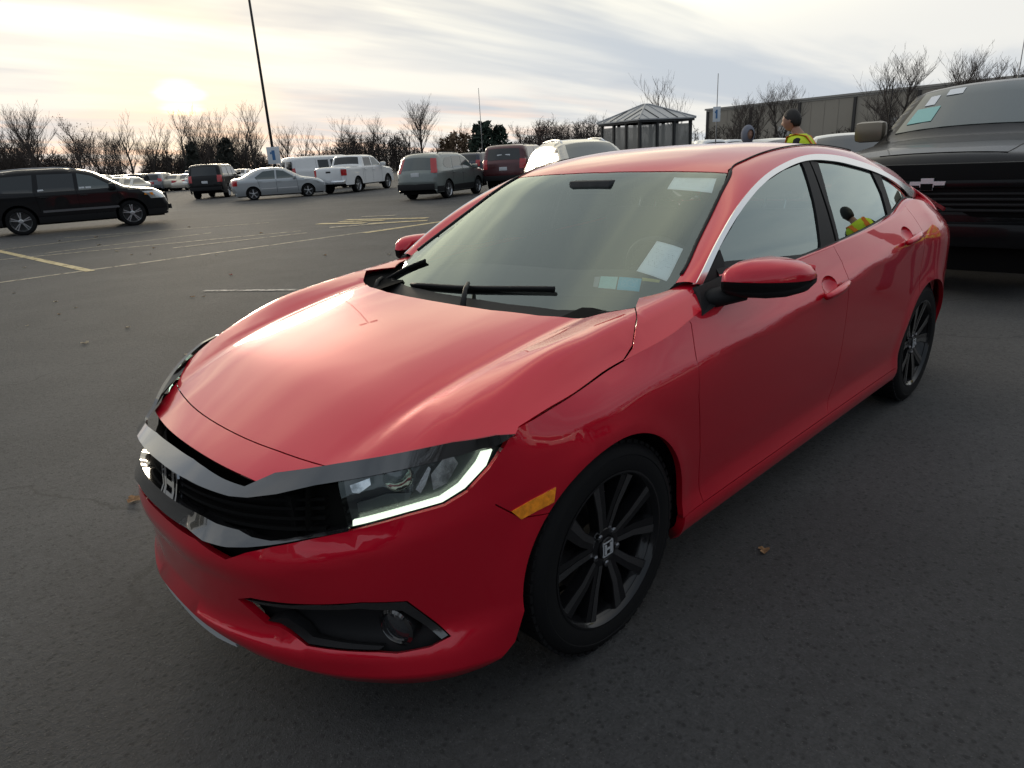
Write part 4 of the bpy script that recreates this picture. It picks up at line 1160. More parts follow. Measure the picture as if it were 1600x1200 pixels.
for y in (.37, -.37):
    s_o = MB().box(-1.75, -1.22, y-.25, y+.25, .45, .60, bev=.05).obj('seat', SEAT, car, auto=50)
    Mx = Matrix.Translation((-1.74, y, .55)) @ Matrix.Rotation(R(-20), 4, 'Y')
    MB().box(-.07, .07, -.24, .24, 0, .58, bev=.06, M=Mx).obj('seat_back', SEAT, s_o, auto=50)
    MB().box(-.05, .05, -.13, .13, .63, .82, bev=.045, M=Mx).obj('headrest', SEAT, s_o, auto=50)
    for e in (-.05, .05): MB().tube([Mx @ Vector((0, e, .55)), Mx @ Vector((0, e, .66))], .007, n=6).obj('headrest_post', CHROME, s_o)
rs = MB().box(-2.6, -2.15, -.66, .66, .45, .62, bev=.05).obj('rear_seat', SEAT, car, auto=50)
Mx = Matrix.Translation((-2.56, 0, .55)) @ Matrix.Rotation(R(-24), 4, 'Y')
MB().box(-.07, .07, -.66, .66, 0, .55, bev=.05, M=Mx).obj('seat_back', SEAT, rs, auto=50)
for y in (-.42, .42): MB().box(-.05, .05, y-.12, y+.12, .55, .70, bev=.04, M=Mx).obj('headrest', SEAT, rs, auto=50)
MB().box(-3.1, -2.75, -.62, .62, .98, 1.0).obj('parcel_shelf', CABIN, car)
MB().box(-1.16, -.98, -.11, .11, float(TN(np.array([-1.07]), np.array([0.]))[0])-.07, float(TN(np.array([-1.07]), np.array([0.]))[0])-.018, bev=.01).obj('camera_housing', CABIN, car, auto=40)
mo = MB().box(-1.03, -1.0, -.125, .125, 1.19, 1.255, bev=.012).obj('inner_mirror', CABIN, car, auto=40)
MB().tube([(-1.06,0,1.28),(-1.02,0,1.23)], .012, n=8).obj('mirror_stem', CABIN, mo)
# headlining and inner door skins so the cabin is closed
hx = np.linspace(-1.2, -2.35, 12); V = []
for x in hx:
    for y in np.linspace(-.55, .55, 9): V.append((x, y, float(TN(np.array([x]), np.array([abs(y)]))[0])-.03))
mesh_obj('headlining', V, [(i*9+j, i*9+j+1, (i+1)*9+j+1, (i+1)*9+j) for i in range(11) for j in range(8)], mat('headlining_grey', (.20,.20,.19), rough=.95), car)
for sg in (1, -1):
    V = []; xs2 = np.linspace(-.5, -2.9, 20)
    for x in xs2:
        for z in (.30, .60, .90, Ez(x)-.01):
            V.append((x, sg*(float(dval(np.array([x]), np.array([z]))[0]) if z < .88 else float(GN(np.array([x]), np.array([max(z,.9)]))[0])+.02)-sg*0-.06*(1), z) if False else (x, sg*(.79 if z < .88 else .775), z))
    mesh_obj('door_trim', V, [(i*4+j, i*4+j+1, (i+1)*4+j+1, (i+1)*4+j) for i in range(19) for j in range(3)], CABIN, car)

# ---------------- papers and stickers on the windscreen
def paper_mat(name, col, ink, sc, thr=.5, rot=0.0):
    M = bpy.data.materials.new(name); M.use_nodes = True; nt = M.node_tree; b = nt.nodes['Principled BSDF']
    b.inputs['Roughness'].default_value = .75
    tc = nt.nodes.new('ShaderNodeTexCoord'); mp = nt.nodes.new('ShaderNodeMapping'); nt.links.new(tc.outputs['UV'], mp.inputs[0])
    mp.inputs['Rotation'].default_value = (0, 0, rot)
    br = nt.nodes.new('ShaderNodeTexBrick'); nt.links.new(mp.outputs[0], br.inputs['Vector'])
    br.inputs['Scale'].default_value = sc; br.inputs['Mortar Size'].default_value = .11; br.inputs['Mortar Smooth'].default_value = .3
    br.inputs['Brick Width'].default_value = .38; br.inputs['Row Height'].default_value = .30; br.inputs['Bias'].default_value = 0
    br.inputs['Color1'].default_value = (*ink, 1); br.inputs['Color2'].default_value = (*col, 1); br.inputs['Mortar'].default_value = (*col, 1)
    ns = nt.nodes.new('ShaderNodeTexNoise'); ns.inputs['Scale'].default_value = 42; nt.links.new(mp.outputs[0], ns.inputs['Vector'])
    mr = nt.nodes.new('ShaderNodeMapRange'); nt.links.new(ns.outputs[0], mr.inputs[0]); mr.inputs[1].default_value = thr-.06; mr.inputs[2].default_value = thr+.06
    # keep a clear margin
    sp = nt.nodes.new('ShaderNodeSeparateXYZ'); nt.links.new(tc.outputs['UV'], sp.inputs[0])
    def mth(op, a, b_):
        n = nt.nodes.new('ShaderNodeMath'); n.operation = op
        for i, v in enumerate((a, b_)):
            if isinstance(v, (int, float)): n.inputs[i].default_value = v
            else: nt.links.new(v, n.inputs[i])
        return n.outputs[0]
    mg = mth('MULTIPLY', mth('MULTIPLY', mth('GREATER_THAN', sp.outputs[0], .14), mth('LESS_THAN', sp.outputs[0], .86)), mth('MULTIPLY', mth('GREATER_THAN', sp.outputs[1], .24), mth('LESS_THAN', sp.outputs[1], .88)))
    fac = mth('MULTIPLY', mr.outputs[0], mg)
    mx = nt.nodes.new('ShaderNodeMix'); mx.data_type = 'RGBA'; nt.links.new(fac, mx.inputs[0])
    mx.inputs[6].default_value = (*col, 1); nt.links.new(br.outputs[0], mx.inputs[7]); nt.links.new(mx.outputs[2], b.inputs['Base Color'])
    return M
WHITE_PAPER = paper_mat('printed_paper', (.92,.94,.98), (.03,.03,.05), 6)
WHITE_PAPER2 = paper_mat('printed_paper_dense', (.92,.94,.98), (.06,.06,.09), 7, .45)
def sheet(name, px, off, material, parent=None, n=8, surf=None, fn=None, curl=0.004, thick=.0012):
    c = np.array(trT(px)) if surf is None else np.array(surf(px)); fn = fn or top_t
    V = []; uv = []
    for lay in (0, 1):
        for i in range(n+1):
            for j in range(n+1):
                a, b = i/n, j/n
                p = (c[0]*(1-a)+c[1]*a)*(1-b)+(c[3]*(1-a)+c[2]*a)*b
                q = fn(np.array([p[0]]), np.array([p[1]]))[0]
                q = q+np.array([.45, 0, .89])*(off-curl*(math.sin(a*3.1)*math.sin(b*3.1))-lay*thick); V.append(q); uv.append((a, 1-b))
    w = n+1; Fq = []
    for i in range(n):
        for j in range(n):
            Fq.append((i*w+j, (i+1)*w+j, (i+1)*w+j+1, i*w+j+1))
            k = w*w; Fq.append((k+i*w+j, k+i*w+j+1, k+(i+1)*w+j+1, k+(i+1)*w+j))
    o = mesh_obj(name, V, Fq, material, parent)
    ul = o.data.uv_layers.new(name='UVMap')
    for l in o.data.loops: ul.data[l.index].uv = uv[l.vertex_index]
    return o
tag(sheet('paper_sheet', [(1056,271.5),(1122,276),(1112,300),(1042,294)], -.004, WHITE_PAPER2), 'white printed sheet in the top corner of the red sedan\'s windscreen', 'paper')
tag(sheet('paper_sheet', [(1026,375),(1067,387),(1042,438),(994,422)], -.004, WHITE_PAPER), 'white printed sheet low on the driver\'s side of the red sedan\'s windscreen', 'paper')
CYAN = paper_mat('sticker_blue', (.08,.50,.66), (.75,.85,.85), 5, .42); TEAL = paper_mat('sticker_pale', (.42,.68,.66), (.05,.12,.15), 6, .45)
sheet('inspection_sticker', [(967,431),(1002,434),(998,454),(963,451)], -.004, CYAN, car, curl=0)
sheet('inspection_sticker', [(938,430),(965,431),(961,450.5),(934,448)], -.004, TEAL, car, curl=0)
sheet('sticker_tab', [(929,431),(937,430.5),(933,447.5),(926,446)], -.004, mat('sticker_clear_grey', (.35,.36,.38), rough=.4), car, curl=0)
sheet('yellow_tag', [(1003,432),(1031,436),(1029,440),(1003,437)], -.004, mat('yellow_note', (.55,.50,.16), rough=.7), car, curl=0)
# ================================================================== other vehicles
def car_paint(name, col, metal=.3, rough=.35):
    return mat(name, col, rough=rough, metal=metal, coat=.9 if max(col) > .03 else .35, spec=.5 if max(col) > .03 else .15)
P_BLACK = car_paint('paint_black', (.006,.006,.007), .0, .3)
P_SILVER = car_paint('paint_silver', (.42,.44,.45), .55)
P_WHITE = car_paint('paint_white', (.74,.75,.75), 0, .4)
P_GREEN = car_paint('paint_grey_green', (.17,.195,.185), .5)
P_MAROON = car_paint('paint_maroon', (.075,.012,.016), .4)
P_GREY = car_paint('paint_grey', (.20,.21,.23), .5)
P_CHAMP = car_paint('paint_champagne', (.46,.45,.41), .5)
P_BLUEW = car_paint('paint_pale_blue', (.40,.46,.54), .5)
P_NAVY = car_paint('paint_navy', (.022,.027,.045), .4)
P_BEIGE = car_paint('paint_beige', (.52,.48,.40), .3)
P_RED2 = car_paint('paint_dull_red', (.30,.03,.03), .3)
WHEEL_SILVER = mat('wheel_silver', (.45,.46,.47), rough=.3, metal=.9)
WHEEL_DARK = mat('wheel_dark', (.02,.02,.02), rough=.4)
PLATE = mat('plate_white', (.62,.64,.66), rough=.5)
NOTE = mat('note_paper', (.78,.80,.82), rough=.8)
CLEAR_LAMP = mat('clear_lamp', (.62,.64,.65), rough=.08, metal=.6, coat=1)

_wheel_cache = {}
def wheel_proto(r, style):
    key = (round(r, 3), style)
    if key in _wheel_cache: return _wheel_cache[key]
    w = r*.34; rr = r*.70
    t = MB().lathe([(rr,-w),(r*.80,-w*1.08),(r*.94,-w),(r,-w*.72),(r,w*.72),(r*.94,w),(r*.80,w*1.08),(rr,w)], n=32)
    rim = MB().lathe([(rr,w*.98),(rr*.95,w*.85),(rr*.90,w*.2),(rr*.90,-w*.9)], n=32)
    sp = MB()
    ns = {'five': 5, 'six': 6, 'seven': 7, 'steel': 8, 'twin': 5}[style]
    for k in range(ns):
        a0_ = 2*math.pi*k/ns+.3
        for da, wd in (((-.13, .055), (.13, .055)) if style in ('six', 'twin') else ((0, .13 if style == 'five' else .085),)):
            a = a0_+da
            c, s_ = math.cos(a), math.sin(a); hw_ = wd*r/.36*.36*1.0
            P = [(r*.10, -hw_*.5), (r*.10, hw_*.5), (rr*.97, hw_*.62), (rr*.97, -hw_*.62)]
            V = [Vector((u*c-v*s_, w*yy, u*s_+v*c)) for yy in (.80, .35) for u, v in P]
            sp.add(V, [(0,1,2,3),(4,7,6,5),(0,4,5,1),(1,5,6,2),(2,6,7,3),(3,7,4,0)])
    sp.lathe([(r*.17,w*.3),(r*.17,w*.8),(r*.12,w*.9),(.001,w*.9)], n=16)
    dk = MB().lathe([(.001,-w*.05),(rr*.92,-w*.05)], n=24)
    out = []
    for mb, nm, sm in ((t, 'tyre', 40), (rim, 'rim', 40), (sp, 'spokes', 30), (dk, 'brake', 30)):
        o = mb.obj(nm, None, None, auto=sm); me = o.data; bpy.data.objects.remove(o); out.append(me)
    _wheel_cache[key] = out
    return out
_wm = {}
def add_wheel(parent, x, y, r, style, rim_m):
    tm, rm, sm, dm = wheel_proto(r, style)
    def md(me, m_):
        k = (me.name, m_.name)
        if k not in _wm:
            c = me.copy(); c.materials.append(m_); _wm[k] = c
        return _wm[k]
    w = bpy.data.objects.new('wheel', md(rm, rim_m)); COL.objects.link(w); w.parent = parent; w.location = (x, y, r-.004)
    if y < 0: w.rotation_euler = (0, 0, math.pi)
    for nm, me, m_ in (('tyre', tm, RUBBER), ('spokes', sm, rim_m), ('brake_disc', dm, WHEEL_DARK)):
        o = bpy.data.objects.new(nm, md(me, m_)); COL.objects.link(o); o.parent = w
    return w

class Veh:
    """top: outline (x,z) from the rear bottom corner over the roof to the front bottom corner"""
    def __init__(s, name, top, W, belt, wb, wr, paint, tumble=.28, r=.09, crown=.035, ends=.10, step=.07, arch_gap=.05, bottom=.27, rim='five', rim_m=None, clad=None, xoff=0.0, simple=False):
        s.top = [np.array(p, float) for p in top]; s.W = W/2; s.belt = belt; s.wb = wb; s.wr = wr; s.paint = paint
        s.tumble = tumble; s.r = r; s.crown = crown; s.ends = ends; s.root = empty(name)
        s.xf = top[-1][0]; s.xr = top[0][0]; s.x0 = xoff
        fine = smooth_keep(s.top, .07 if simple else .05)
        s.line = np.array(fine); t = np.concatenate([[0], np.cumsum(np.linalg.norm(np.diff(s.line, axis=0), axis=1))]); s.t = t
        bot = []
        for wx in (wb/2+xoff, -wb/2+xoff):
            ra = wr+arch_gap
            z0 = bottom
            a0_ = math.asin(max(-.9, min(.9, (z0-wr)/ra)))
            for a in np.linspace(a0_, math.pi-a0_, 12 if simple else 18): bot.append((wx+ra*math.cos(a), wr+ra*math.sin(a)))
        s.poly = [tuple(p) for p in s.line]+[(s.xf-.02, bottom)]+bot+[(s.xr+.02, bottom)]
        s.poly = dedupe(s.poly, .004)
        P, F = triangulate(s.poly, [], step, step)
        X = s.sidef(P[:, 0], P[:, 1])
        n = len(X); V = list(map(tuple, X))+[(x, -y, z) for x, y, z in X]
        Fq = [tuple(f[::-1]) for f in F]+[tuple(f+n) for f in F]
        # cap strip over the top, front and rear
        m_ = 9; b = len(V); rows = len(s.line)
        for i in range(rows):
            for j in range(m_):
                V.append(tuple(s.perim(np.array([s.t[i]]), np.array([-1+2*j/(m_-1)]))[0]))
        for i in range(rows-1):
            for j in range(m_-1): Fq.append((b+i*m_+j, b+(i+1)*m_+j, b+(i+1)*m_+j+1, b+i*m_+j+1))
        mb = MB(); mb.add([Vector(v) for v in V], Fq)
        bm = bmesh.new(); me = bpy.data.meshes.new('body'); me.from_pydata(mb.V, [], mb.F); bm.from_mesh(me)
        bmesh.ops.remove_doubles(bm, verts=bm.verts, dist=.012); bmesh.ops.recalc_face_normals(bm, faces=bm.faces); bm.to_mesh(me); bm.free()
        me.polygons.foreach_set('use_smooth', [True]*len(me.polygons)); me.set_sharp_from_angle(angle=R(38)); me.materials.append(paint)
        o = bpy.data.objects.new('body', me); COL.objects.link(o); o.parent = s.root; s.body = o
        MB().box(s.xr+.12, s.xf-.12, -s.W+.22, s.W-.22, bottom-.06, bottom+.25).obj('underbody', DEEP_BLACK, s.root)
        for wx in (wb/2+xoff, -wb/2+xoff):
            for sg in (1, -1):
                add_wheel(s.root, wx, sg*(s.W-wr*.36-.015), wr, rim, rim_m or WHEEL_SILVER)
                nn = 14; V2 = []
                for k in range(nn+1):
                    a = -.2+(math.pi+.4)*k/nn
                    for yy in (s.W-.05, s.W-.38): V2.append(Vector((wx+(wr+arch_gap+.012)*math.cos(a), sg*yy, wr+(wr+arch_gap+.012)*math.sin(a))))
                MB().add(V2, [(2*k, 2*k+1, 2*k+3, 2*k+2) for k in range(nn)]+[tuple(2*k+1 for k in range(nn+1))]).obj('wheel_well', DEEP_BLACK, s.root)
    def hw(s, x, z):
        h = s.W-np.clip(z-s.belt, 0, None)*s.tumble-np.where(z > s.belt+.02, .025, 0)*np.clip((z-s.belt-.02)/.05, 0, 1)
        h = h-.05*np.clip((.55-z)/.35, 0, 1)**2
        lf = np.clip((x-(s.xf-.75))/.75, 0, 1.2); lr = np.clip(((s.xr+.6)-x)/.6, 0, 1.2)
        return h-s.ends*lf**2-s.ends*.8*lr**2
    def sidef(s, x, z, off=0.0):
        x = np.asarray(x, float); z = np.asarray(z, float); x, z = np.broadcast_arrays(x, z)
        pts = np.stack([x.ravel(), z.ravel()], 1); d = np.full(len(pts), 1e9)
        A_ = s.line[:-1]; AB = s.line[1:]-A_; L2 = np.maximum((AB**2).sum(1), 1e-12)
        rel = pts[:, None, :]-A_[None]; t = np.clip((rel*AB[None]).sum(2)/L2[None], 0, 1)
        d = np.sqrt((((rel-t[..., None]*AB[None])**2).sum(2)).min(1))
        d = d.reshape(x.shape); q = np.clip(1-d/s.r, 0, 1)
        y = s.hw(x, z)-s.r*(1-np.sqrt(np.clip(1-q*q, 0, 1)))+off
        return np.stack([x, y, z], -1)
    def perim(s, t, v, off=0.0):
        t = np.asarray(t, float); v = np.asarray(v, float); t, v = np.broadcast_arrays(t, v)
        x = np.interp(t, s.t, s.line[:, 0]); z = np.interp(t, s.t, s.line[:, 1])
        e = .03
        dx = np.interp(t+e, s.t, s.line[:, 0])-np.interp(t-e, s.t, s.line[:, 0]); dz = np.interp(t+e, s.t, s.line[:, 1])-np.interp(t-e, s.t, s.line[:, 1])
        L_ = np.maximum(np.hypot(dx, dz), 1e-9); nx, nz = -dz/L_, dx/L_
        yb_ = s.hw(x, z)-s.r
        endf = np.abs(nx)
        c = (s.crown+.05*endf)*(1-np.abs(v)**2.4)+off
        return np.stack([x+nx*c, yb_*v, z+nz*c], -1)
    def t_x(s, x, lo=None):
        """arc length where the roofline passes x (upper branch)"""
        k = int(np.argmin(np.abs(s.line[:, 0]-x)+(0 if lo is None else 10*(s.line[:, 1] < lo)))); return s.t[k]
    def t_p(s, p):
        return s.t[int(np.argmin(np.linalg.norm(s.line-np.array(p), axis=1)))]
    def on_side(s, name, poly, material, off=.006, lip=.01, parent=None, step=.10):
        return panel(name, poly, lambda x, z: s.sidef(x, z), material, parent or s.root, step=step, off=off, lip=lip, flip=True, mirror=True)
    def on_top(s, name, t0, t1, v0, v1, material, off=.006, parent=None, n=5, m_=7, taper=0.0, lip=.012):
        """patch of the cap strip between arc lengths t0..t1 and widths v0..v1"""
        V = []; cnt = (n+1)*(m_+1)
        for lay in (off, off-lip):
            for i in range(n+1):
                t = t0+(t1-t0)*i/n; k = 1-taper*i/n
                for j in range(m_+1): V.append(s.perim(np.array([t]), np.array([(v0+(v1-v0)*j/m_)*k]), lay)[0])
        w = m_+1
        Fq = [(i*w+j, i*w+j+1, (i+1)*w+j+1, (i+1)*w+j) for i in range(n) for j in range(m_)]
        rim = [j for j in range(w)]+[i*w+m_ for i in range(1, n+1)]+[n*w+j for j in range(m_-1, -1, -1)]+[i*w for i in range(n-1, 0, -1)]
        for a, b in zip(rim, rim[1:]+rim[:1]): Fq.append((a, b, cnt+b, cnt+a))
        mb = MB(); mb.add([Vector(p) for p in V], Fq)
        o = mb.obj(name, material, parent or s.root, auto=45)
        return o
    def screens(s, wbase, wtop, rbase=None, rtop=None, gm=None, v=.93):
        gm = gm or TINT_GLASS
        s.on_top('windscreen', s.t_p(wtop)+.03, s.t_p(wbase)-.03, -v, v, gm, n=8)
        if rbase is not None: s.on_top('rear_window', s.t_p(rbase)+.02, s.t_p(rtop)-.04, -v+.03, v-.03, gm, n=5)
    def seam(s, x, z0, z1, slant=0.0):
        n = 8
        for sg in (1, -1):
            P = []
            for k in range(n+1):
                z = z0+(z1-z0)*k/n; q = s.sidef(np.array([x+slant*k/n]), np.array([z]), .003)[0]; P.append(q)
            V = []
            for q in P: V += [(q[0]-.006, sg*q[1], q[2]), (q[0]+.006, sg*q[1], q[2])]
            mesh_obj('door_seam', V, [(2*k, 2*k+1, 2*k+3, 2*k+2) for k in range(n)], DEEP_BLACK, s.root)
    def handle(s, x, z, m_=None):
        for sg in (1, -1):
            q = s.sidef(np.array([x]), np.array([z]))[0]
            MB().box(x-.10, x+.10, sg*q[1]-.01, sg*q[1]+sg*.035 if sg > 0 else sg*q[1]+.01, z-.018, z+.018, bev=.008).obj('door_handle', m_ or s.paint, s.root, auto=40) if sg > 0 else MB().box(x-.10, x+.10, -q[1]-.035, -q[1]+.01, z-.018, z+.018, bev=.008).obj('door_handle', m_ or s.paint, s.root, auto=40)
    def mirrors(s, x, z, m_=None, sz=1.0):
        y0 = float(s.sidef(np.array([x]), np.array([z]))[0, 1])
        for sg in (1, -1):
            V = MB().box(-.07*sz, .09*sz, 0, .24*sz, -.085*sz, .085*sz, bev=.05*sz, M=Matrix.Translation((x, sg*(y0+.03)-(0 if sg > 0 else .24*sz), z+.03)))
            o = V.obj('wing_mirror', m_ or s.paint, s.root, auto=50)
    def rear_lamps(s, z0, z1, xw, vin=.72, m_=None):
        """lamp on the rear corner: a side patch and a patch on the rear face, one pair"""
        xr = float(np.interp((z0+z1)/2, s.line[:int(np.argmax(s.line[:, 1])), 1], s.line[:int(np.argmax(s.line[:, 1])), 0]))
        k = int(np.argmax(s.line[:, 1])); tz = lambda z: float(np.interp(z, s.line[:k, 1], s.t[:k]))
        for sg in (1, -1):
            rows = 6; V = []; w = 9
            for i in range(rows+1):
                z = z0+(z1-z0)*i/rows; t = tz(z); x_ = float(np.interp(t, s.t, s.line[:, 0]))
                for u in np.linspace(vin, 1, 4): q = s.perim(np.array([t]), np.array([u]), .008)[0]; V.append((q[0], sg*q[1], q[2]))
                for u in (.15, .35, .6, .8, 1.0):
                    q = s.sidef(np.array([x_+xw*u]), np.array([z]), .008)[0]; V.append((q[0]-.004*(u < .3), sg*q[1], q[2]))
            Fq = [(i*w+j, i*w+j+1, (i+1)*w+j+1, (i+1)*w+j) for i in range(rows) for j in range(w-1)]
            mb = MB(); mb.add([Vector(p) for p in V], Fq); mb.obj('tail_lamp', m_ or RED_LENS, s.root, auto=60)
    def front_lamps(s, z0, z1, xw, vin=.62, m_=None, rise=0.0):
        k = int(np.argmax(s.line[:, 1])); n_ = len(s.line)
        zz = s.line[k:, 1][::-1]; tt = s.t[k:][::-1]; tz = lambda z: float(np.interp(z, zz, tt))
        for sg in (1, -1):
            rows = 5; V = []; w = 9
            for i in range(rows+1):
                z = z0+(z1-z0)*i/rows; t = tz(z); x_ = float(np.interp(t, s.t, s.line[:, 0]))
                for u in np.linspace(vin, 1, 4): q = s.perim(np.array([t]), np.array([u]), .008)[0]; V.append((q[0], sg*q[1], q[2]))
                for u in (.15, .35, .6, .8, 1.0):
                    q = s.sidef(np.array([x_-xw*u]), np.array([z+rise*u]), .008)[0]; V.append((q[0]+.004*(u < .3), sg*q[1], q[2]))
            Fq = [(i*w+j, i*w+j+1, (i+1)*w+j+1, (i+1)*w+j) for i in range(rows) for j in range(w-1)]
            mb = MB(); mb.add([Vector(p) for p in V], Fq); mb.obj('headlamp', m_ or CLEAR_LAMP, s.root, auto=60)
    def rear_box(s, name, y0, y1, z0, z1, material, proud=.02, depth=.05):
        k = int(np.argmax(s.line[:, 1])); t = float(np.interp((z0+z1)/2, s.line[:k, 1], s.t[:k]))
        q = s.perim(np.array([t]), np.array([0.]))[0]
        return MB().box(q[0]-proud, q[0]+depth, y0, y1, z0, z1, bev=.01).obj(name, material, s.root, auto=40)
    def front_box(s, name, y0, y1, z0, z1, material, proud=.02, depth=.05, bev=.01):
        k = int(np.argmax(s.line[:, 1])); zz = s.line[k:, 1][::-1]; tt = s.t[k:][::-1]
        q = s.perim(np.array([float(np.interp((z0+z1)/2, zz, tt))]), np.array([0.]))[0]
        return MB().box(q[0]-depth, q[0]+proud, y0, y1, z0, z1, bev=bev).obj(name, material, s.root, auto=40)
    def cladding(s, z1, material=None):
        """dark lower band along the flanks between and beyond the wheels"""
        ra = s.wr+.055
        for x0_, x1_ in ((s.xr+.06, -s.wb/2+s.x0-ra), (-s.wb/2+s.x0+ra, s.wb/2+s.x0-ra), (s.wb/2+s.x0+ra, s.xf-.06)):
            if x1_-x0_ < .08: continue
            s.on_side('side_cladding', [(x0_, .29), (x1_, .29), (x1_, z1), (x0_, z1)], material or MATTE_BLACK, off=.008, lip=.012, step=.12)
    def rails(s, x0_, x1_, m_=None):
        for sg in (1, -1):
            P = []
            for x in np.linspace(x0_, x1_, 9):
                t = s.t_x(x, s.belt+.3); q = s.perim(np.array([t]), np.array([.93]), .035)[0]; P.append((q[0], sg*q[1], q[2]))
            P[0] = (P[0][0]-.04, P[0][1], P[0][2]-.05); P[-1] = (P[-1][0]+.04, P[-1][1], P[-1][2]-.05)
            MB().tube(P, .018, n=6).obj('roof_rail', m_ or MATTE_BLACK, s.root, smooth=True)
    def place_px(s, pr, pf, right=True):
        """stand the vehicle on the ground points where its visible rear and front wheels touch"""
        A = on_ground(*pr)[:2]; B = on_ground(*pf)[:2]; d = (B-A); d /= np.linalg.norm(d)
        n_ = np.array([-d[1], d[0]])*(s.W-.15)*(1 if right else -1)
        c = (A+B)/2+n_
        s.root.location = (c[0]-d[0]*s.x0, c[1]-d[1]*s.x0, 0); s.root.rotation_euler = (0, 0, math.atan2(d[1], d[0]))
        return s
    def place(s, x, y, yaw):
        s.root.location = (x, y, 0); s.root.rotation_euler = (0, 0, yaw); return s
def smooth_keep(P, step):
    """gently rounded polyline: corners cut by a quadratic arc"""
    P = [np.array(p, float) for p in P]; out = [P[0]]
    for i in range(1, len(P)-1):
        a, b, c = P[i-1], P[i], P[i+1]
        la, lc = np.linalg.norm(b-a), np.linalg.norm(c-b); k = min(.10, la*.42, lc*.42)
        p0 = b+(a-b)/la*k; p1 = b+(c-b)/lc*k
        for t in (0, .25, .5, .75, 1): out.append((1-t)**2*p0+2*t*(1-t)*b+t*t*p1)
    out.append(P[-1])
    return dedupe(resample(out, step*2.4), .006)

SUV_TOP = lambda H, L, hood=1.05: [(-L*.485,.40),(-L*.5,.62),(-L*.49,.95),(-L*.478,1.05),(-L*.43,H-.14),(-L*.39,H-.03),(-L*.2,H),(L*.02,H-.02),(L*.10,H-.10),(L*.235,hood+.10),(L*.28,hood+.06),(L*.43,hood-.07),(L*.485,hood-.25),(L*.5,.60),(L*.485,.36)]

def suv_parts(v, H, L, belt, gm=None, hood=1.05, wins=None):
    v.screens((L*.235,hood+.10), (L*.10,H-.10), (-L*.478,1.05), (-L*.43,H-.14), gm)
    g = gm or TINT_GLASS
    for w in wins or []: v.on_side('side_window', w, g)

# ---- grey-green crossover
def crv():
    v = Veh('compact_crossover', SUV_TOP(1.68,4.56), 1.82, 1.03, 2.62, .345, P_GREEN, tumble=.30, r=.10, rim='five')
    suv_parts(v, 1.68, 4.56, 1.03, MID_GLASS, wins=[[(.86,1.07),(.40,1.48),(.02,1.54),(-.02,1.07)], [(-.10,1.07),(-.06,1.54),(-.70,1.54),(-.86,1.07)], [(-.95,1.09),(-.80,1.52),(-1.25,1.50),(-1.52,1.30),(-1.45,1.16)]])
    v.rear_lamps(.98, 1.50, .10, .89); v.rear_box('licence_plate', -.17, .17, .86, 1.0, PLATE); v.rear_box('rear_bumper', -.78, .78, .38, .60, MATTE_BLACK, .03)
    v.cladding(.50); v.seam(-.06,.45,1.05); v.seam(.95,.45,1.05,-.03); v.seam(-.92,.68,1.05,-.05); v.handle(-.0,.93); v.handle(-.84,.95); v.mirrors(.80,1.08); v.front_lamps(.72,.90,.40); v.rails(-1.5,.1)
    tag(v.root, 'grey-green compact crossover with tall red tail lamp, parked beyond the yellow lines', 'car')
    return v
crv().place_px((681,312.5),(758,300))
# ---- silver sedan
def sentra():
    L, H = 4.57, 1.51
    v = Veh('silver_sedan', [(-2.2,.38),(-2.28,.60),(-2.26,.95),(-2.12,1.03),(-1.75,1.07),(-1.05,1.42),(-.75,1.49),(-.2,1.51),(.25,1.46),(1.05,1.02),(1.25,.98),(1.95,.86),(2.2,.72),(2.28,.52),(2.24,.30)], 1.79, .92, 2.685, .315, P_SILVER, tumble=.36, r=.09, bottom=.22)
    v.screens((1.05,1.02), (.25,1.46), (-1.75,1.07), (-1.05,1.42), MID_GLASS)
    v.on_side('side_window', [(.80,.98),(.25,1.34),(-.10,1.39),(-.14,.97)], MID_GLASS); v.on_side('side_window', [(-.22,.97),(-.18,1.39),(-.75,1.35),(-1.18,1.08),(-1.12,.98)], MID_GLASS)
    v.rear_lamps(.72,.97,.22,.70); v.rear_box('licence_plate', -.16,.16,.72,.86, PLATE); v.front_lamps(.66,.82,.35); v.seam(-.18,.32,.95); v.seam(.86,.32,.95,-.03); v.seam(-1.0,.60,.95,-.06)
    v.handle(-.05,.86); v.handle(-.98,.88); v.mirrors(.72,.98)
    for x0_, x1_ in ((-.95,-.22),(-.12,.82)): v.on_side('rub_strip', [(x0_,.50),(x1_,.50),(x1_,.545),(x0_,.545)], mat('strip_pale', (.6,.6,.6), rough=.4), off=.012)
    tag(v.root, 'silver four-door sedan in front of the white van', 'car')
    return v
v_ = sentra(); v_.place_px((402,312.5),(479,307))
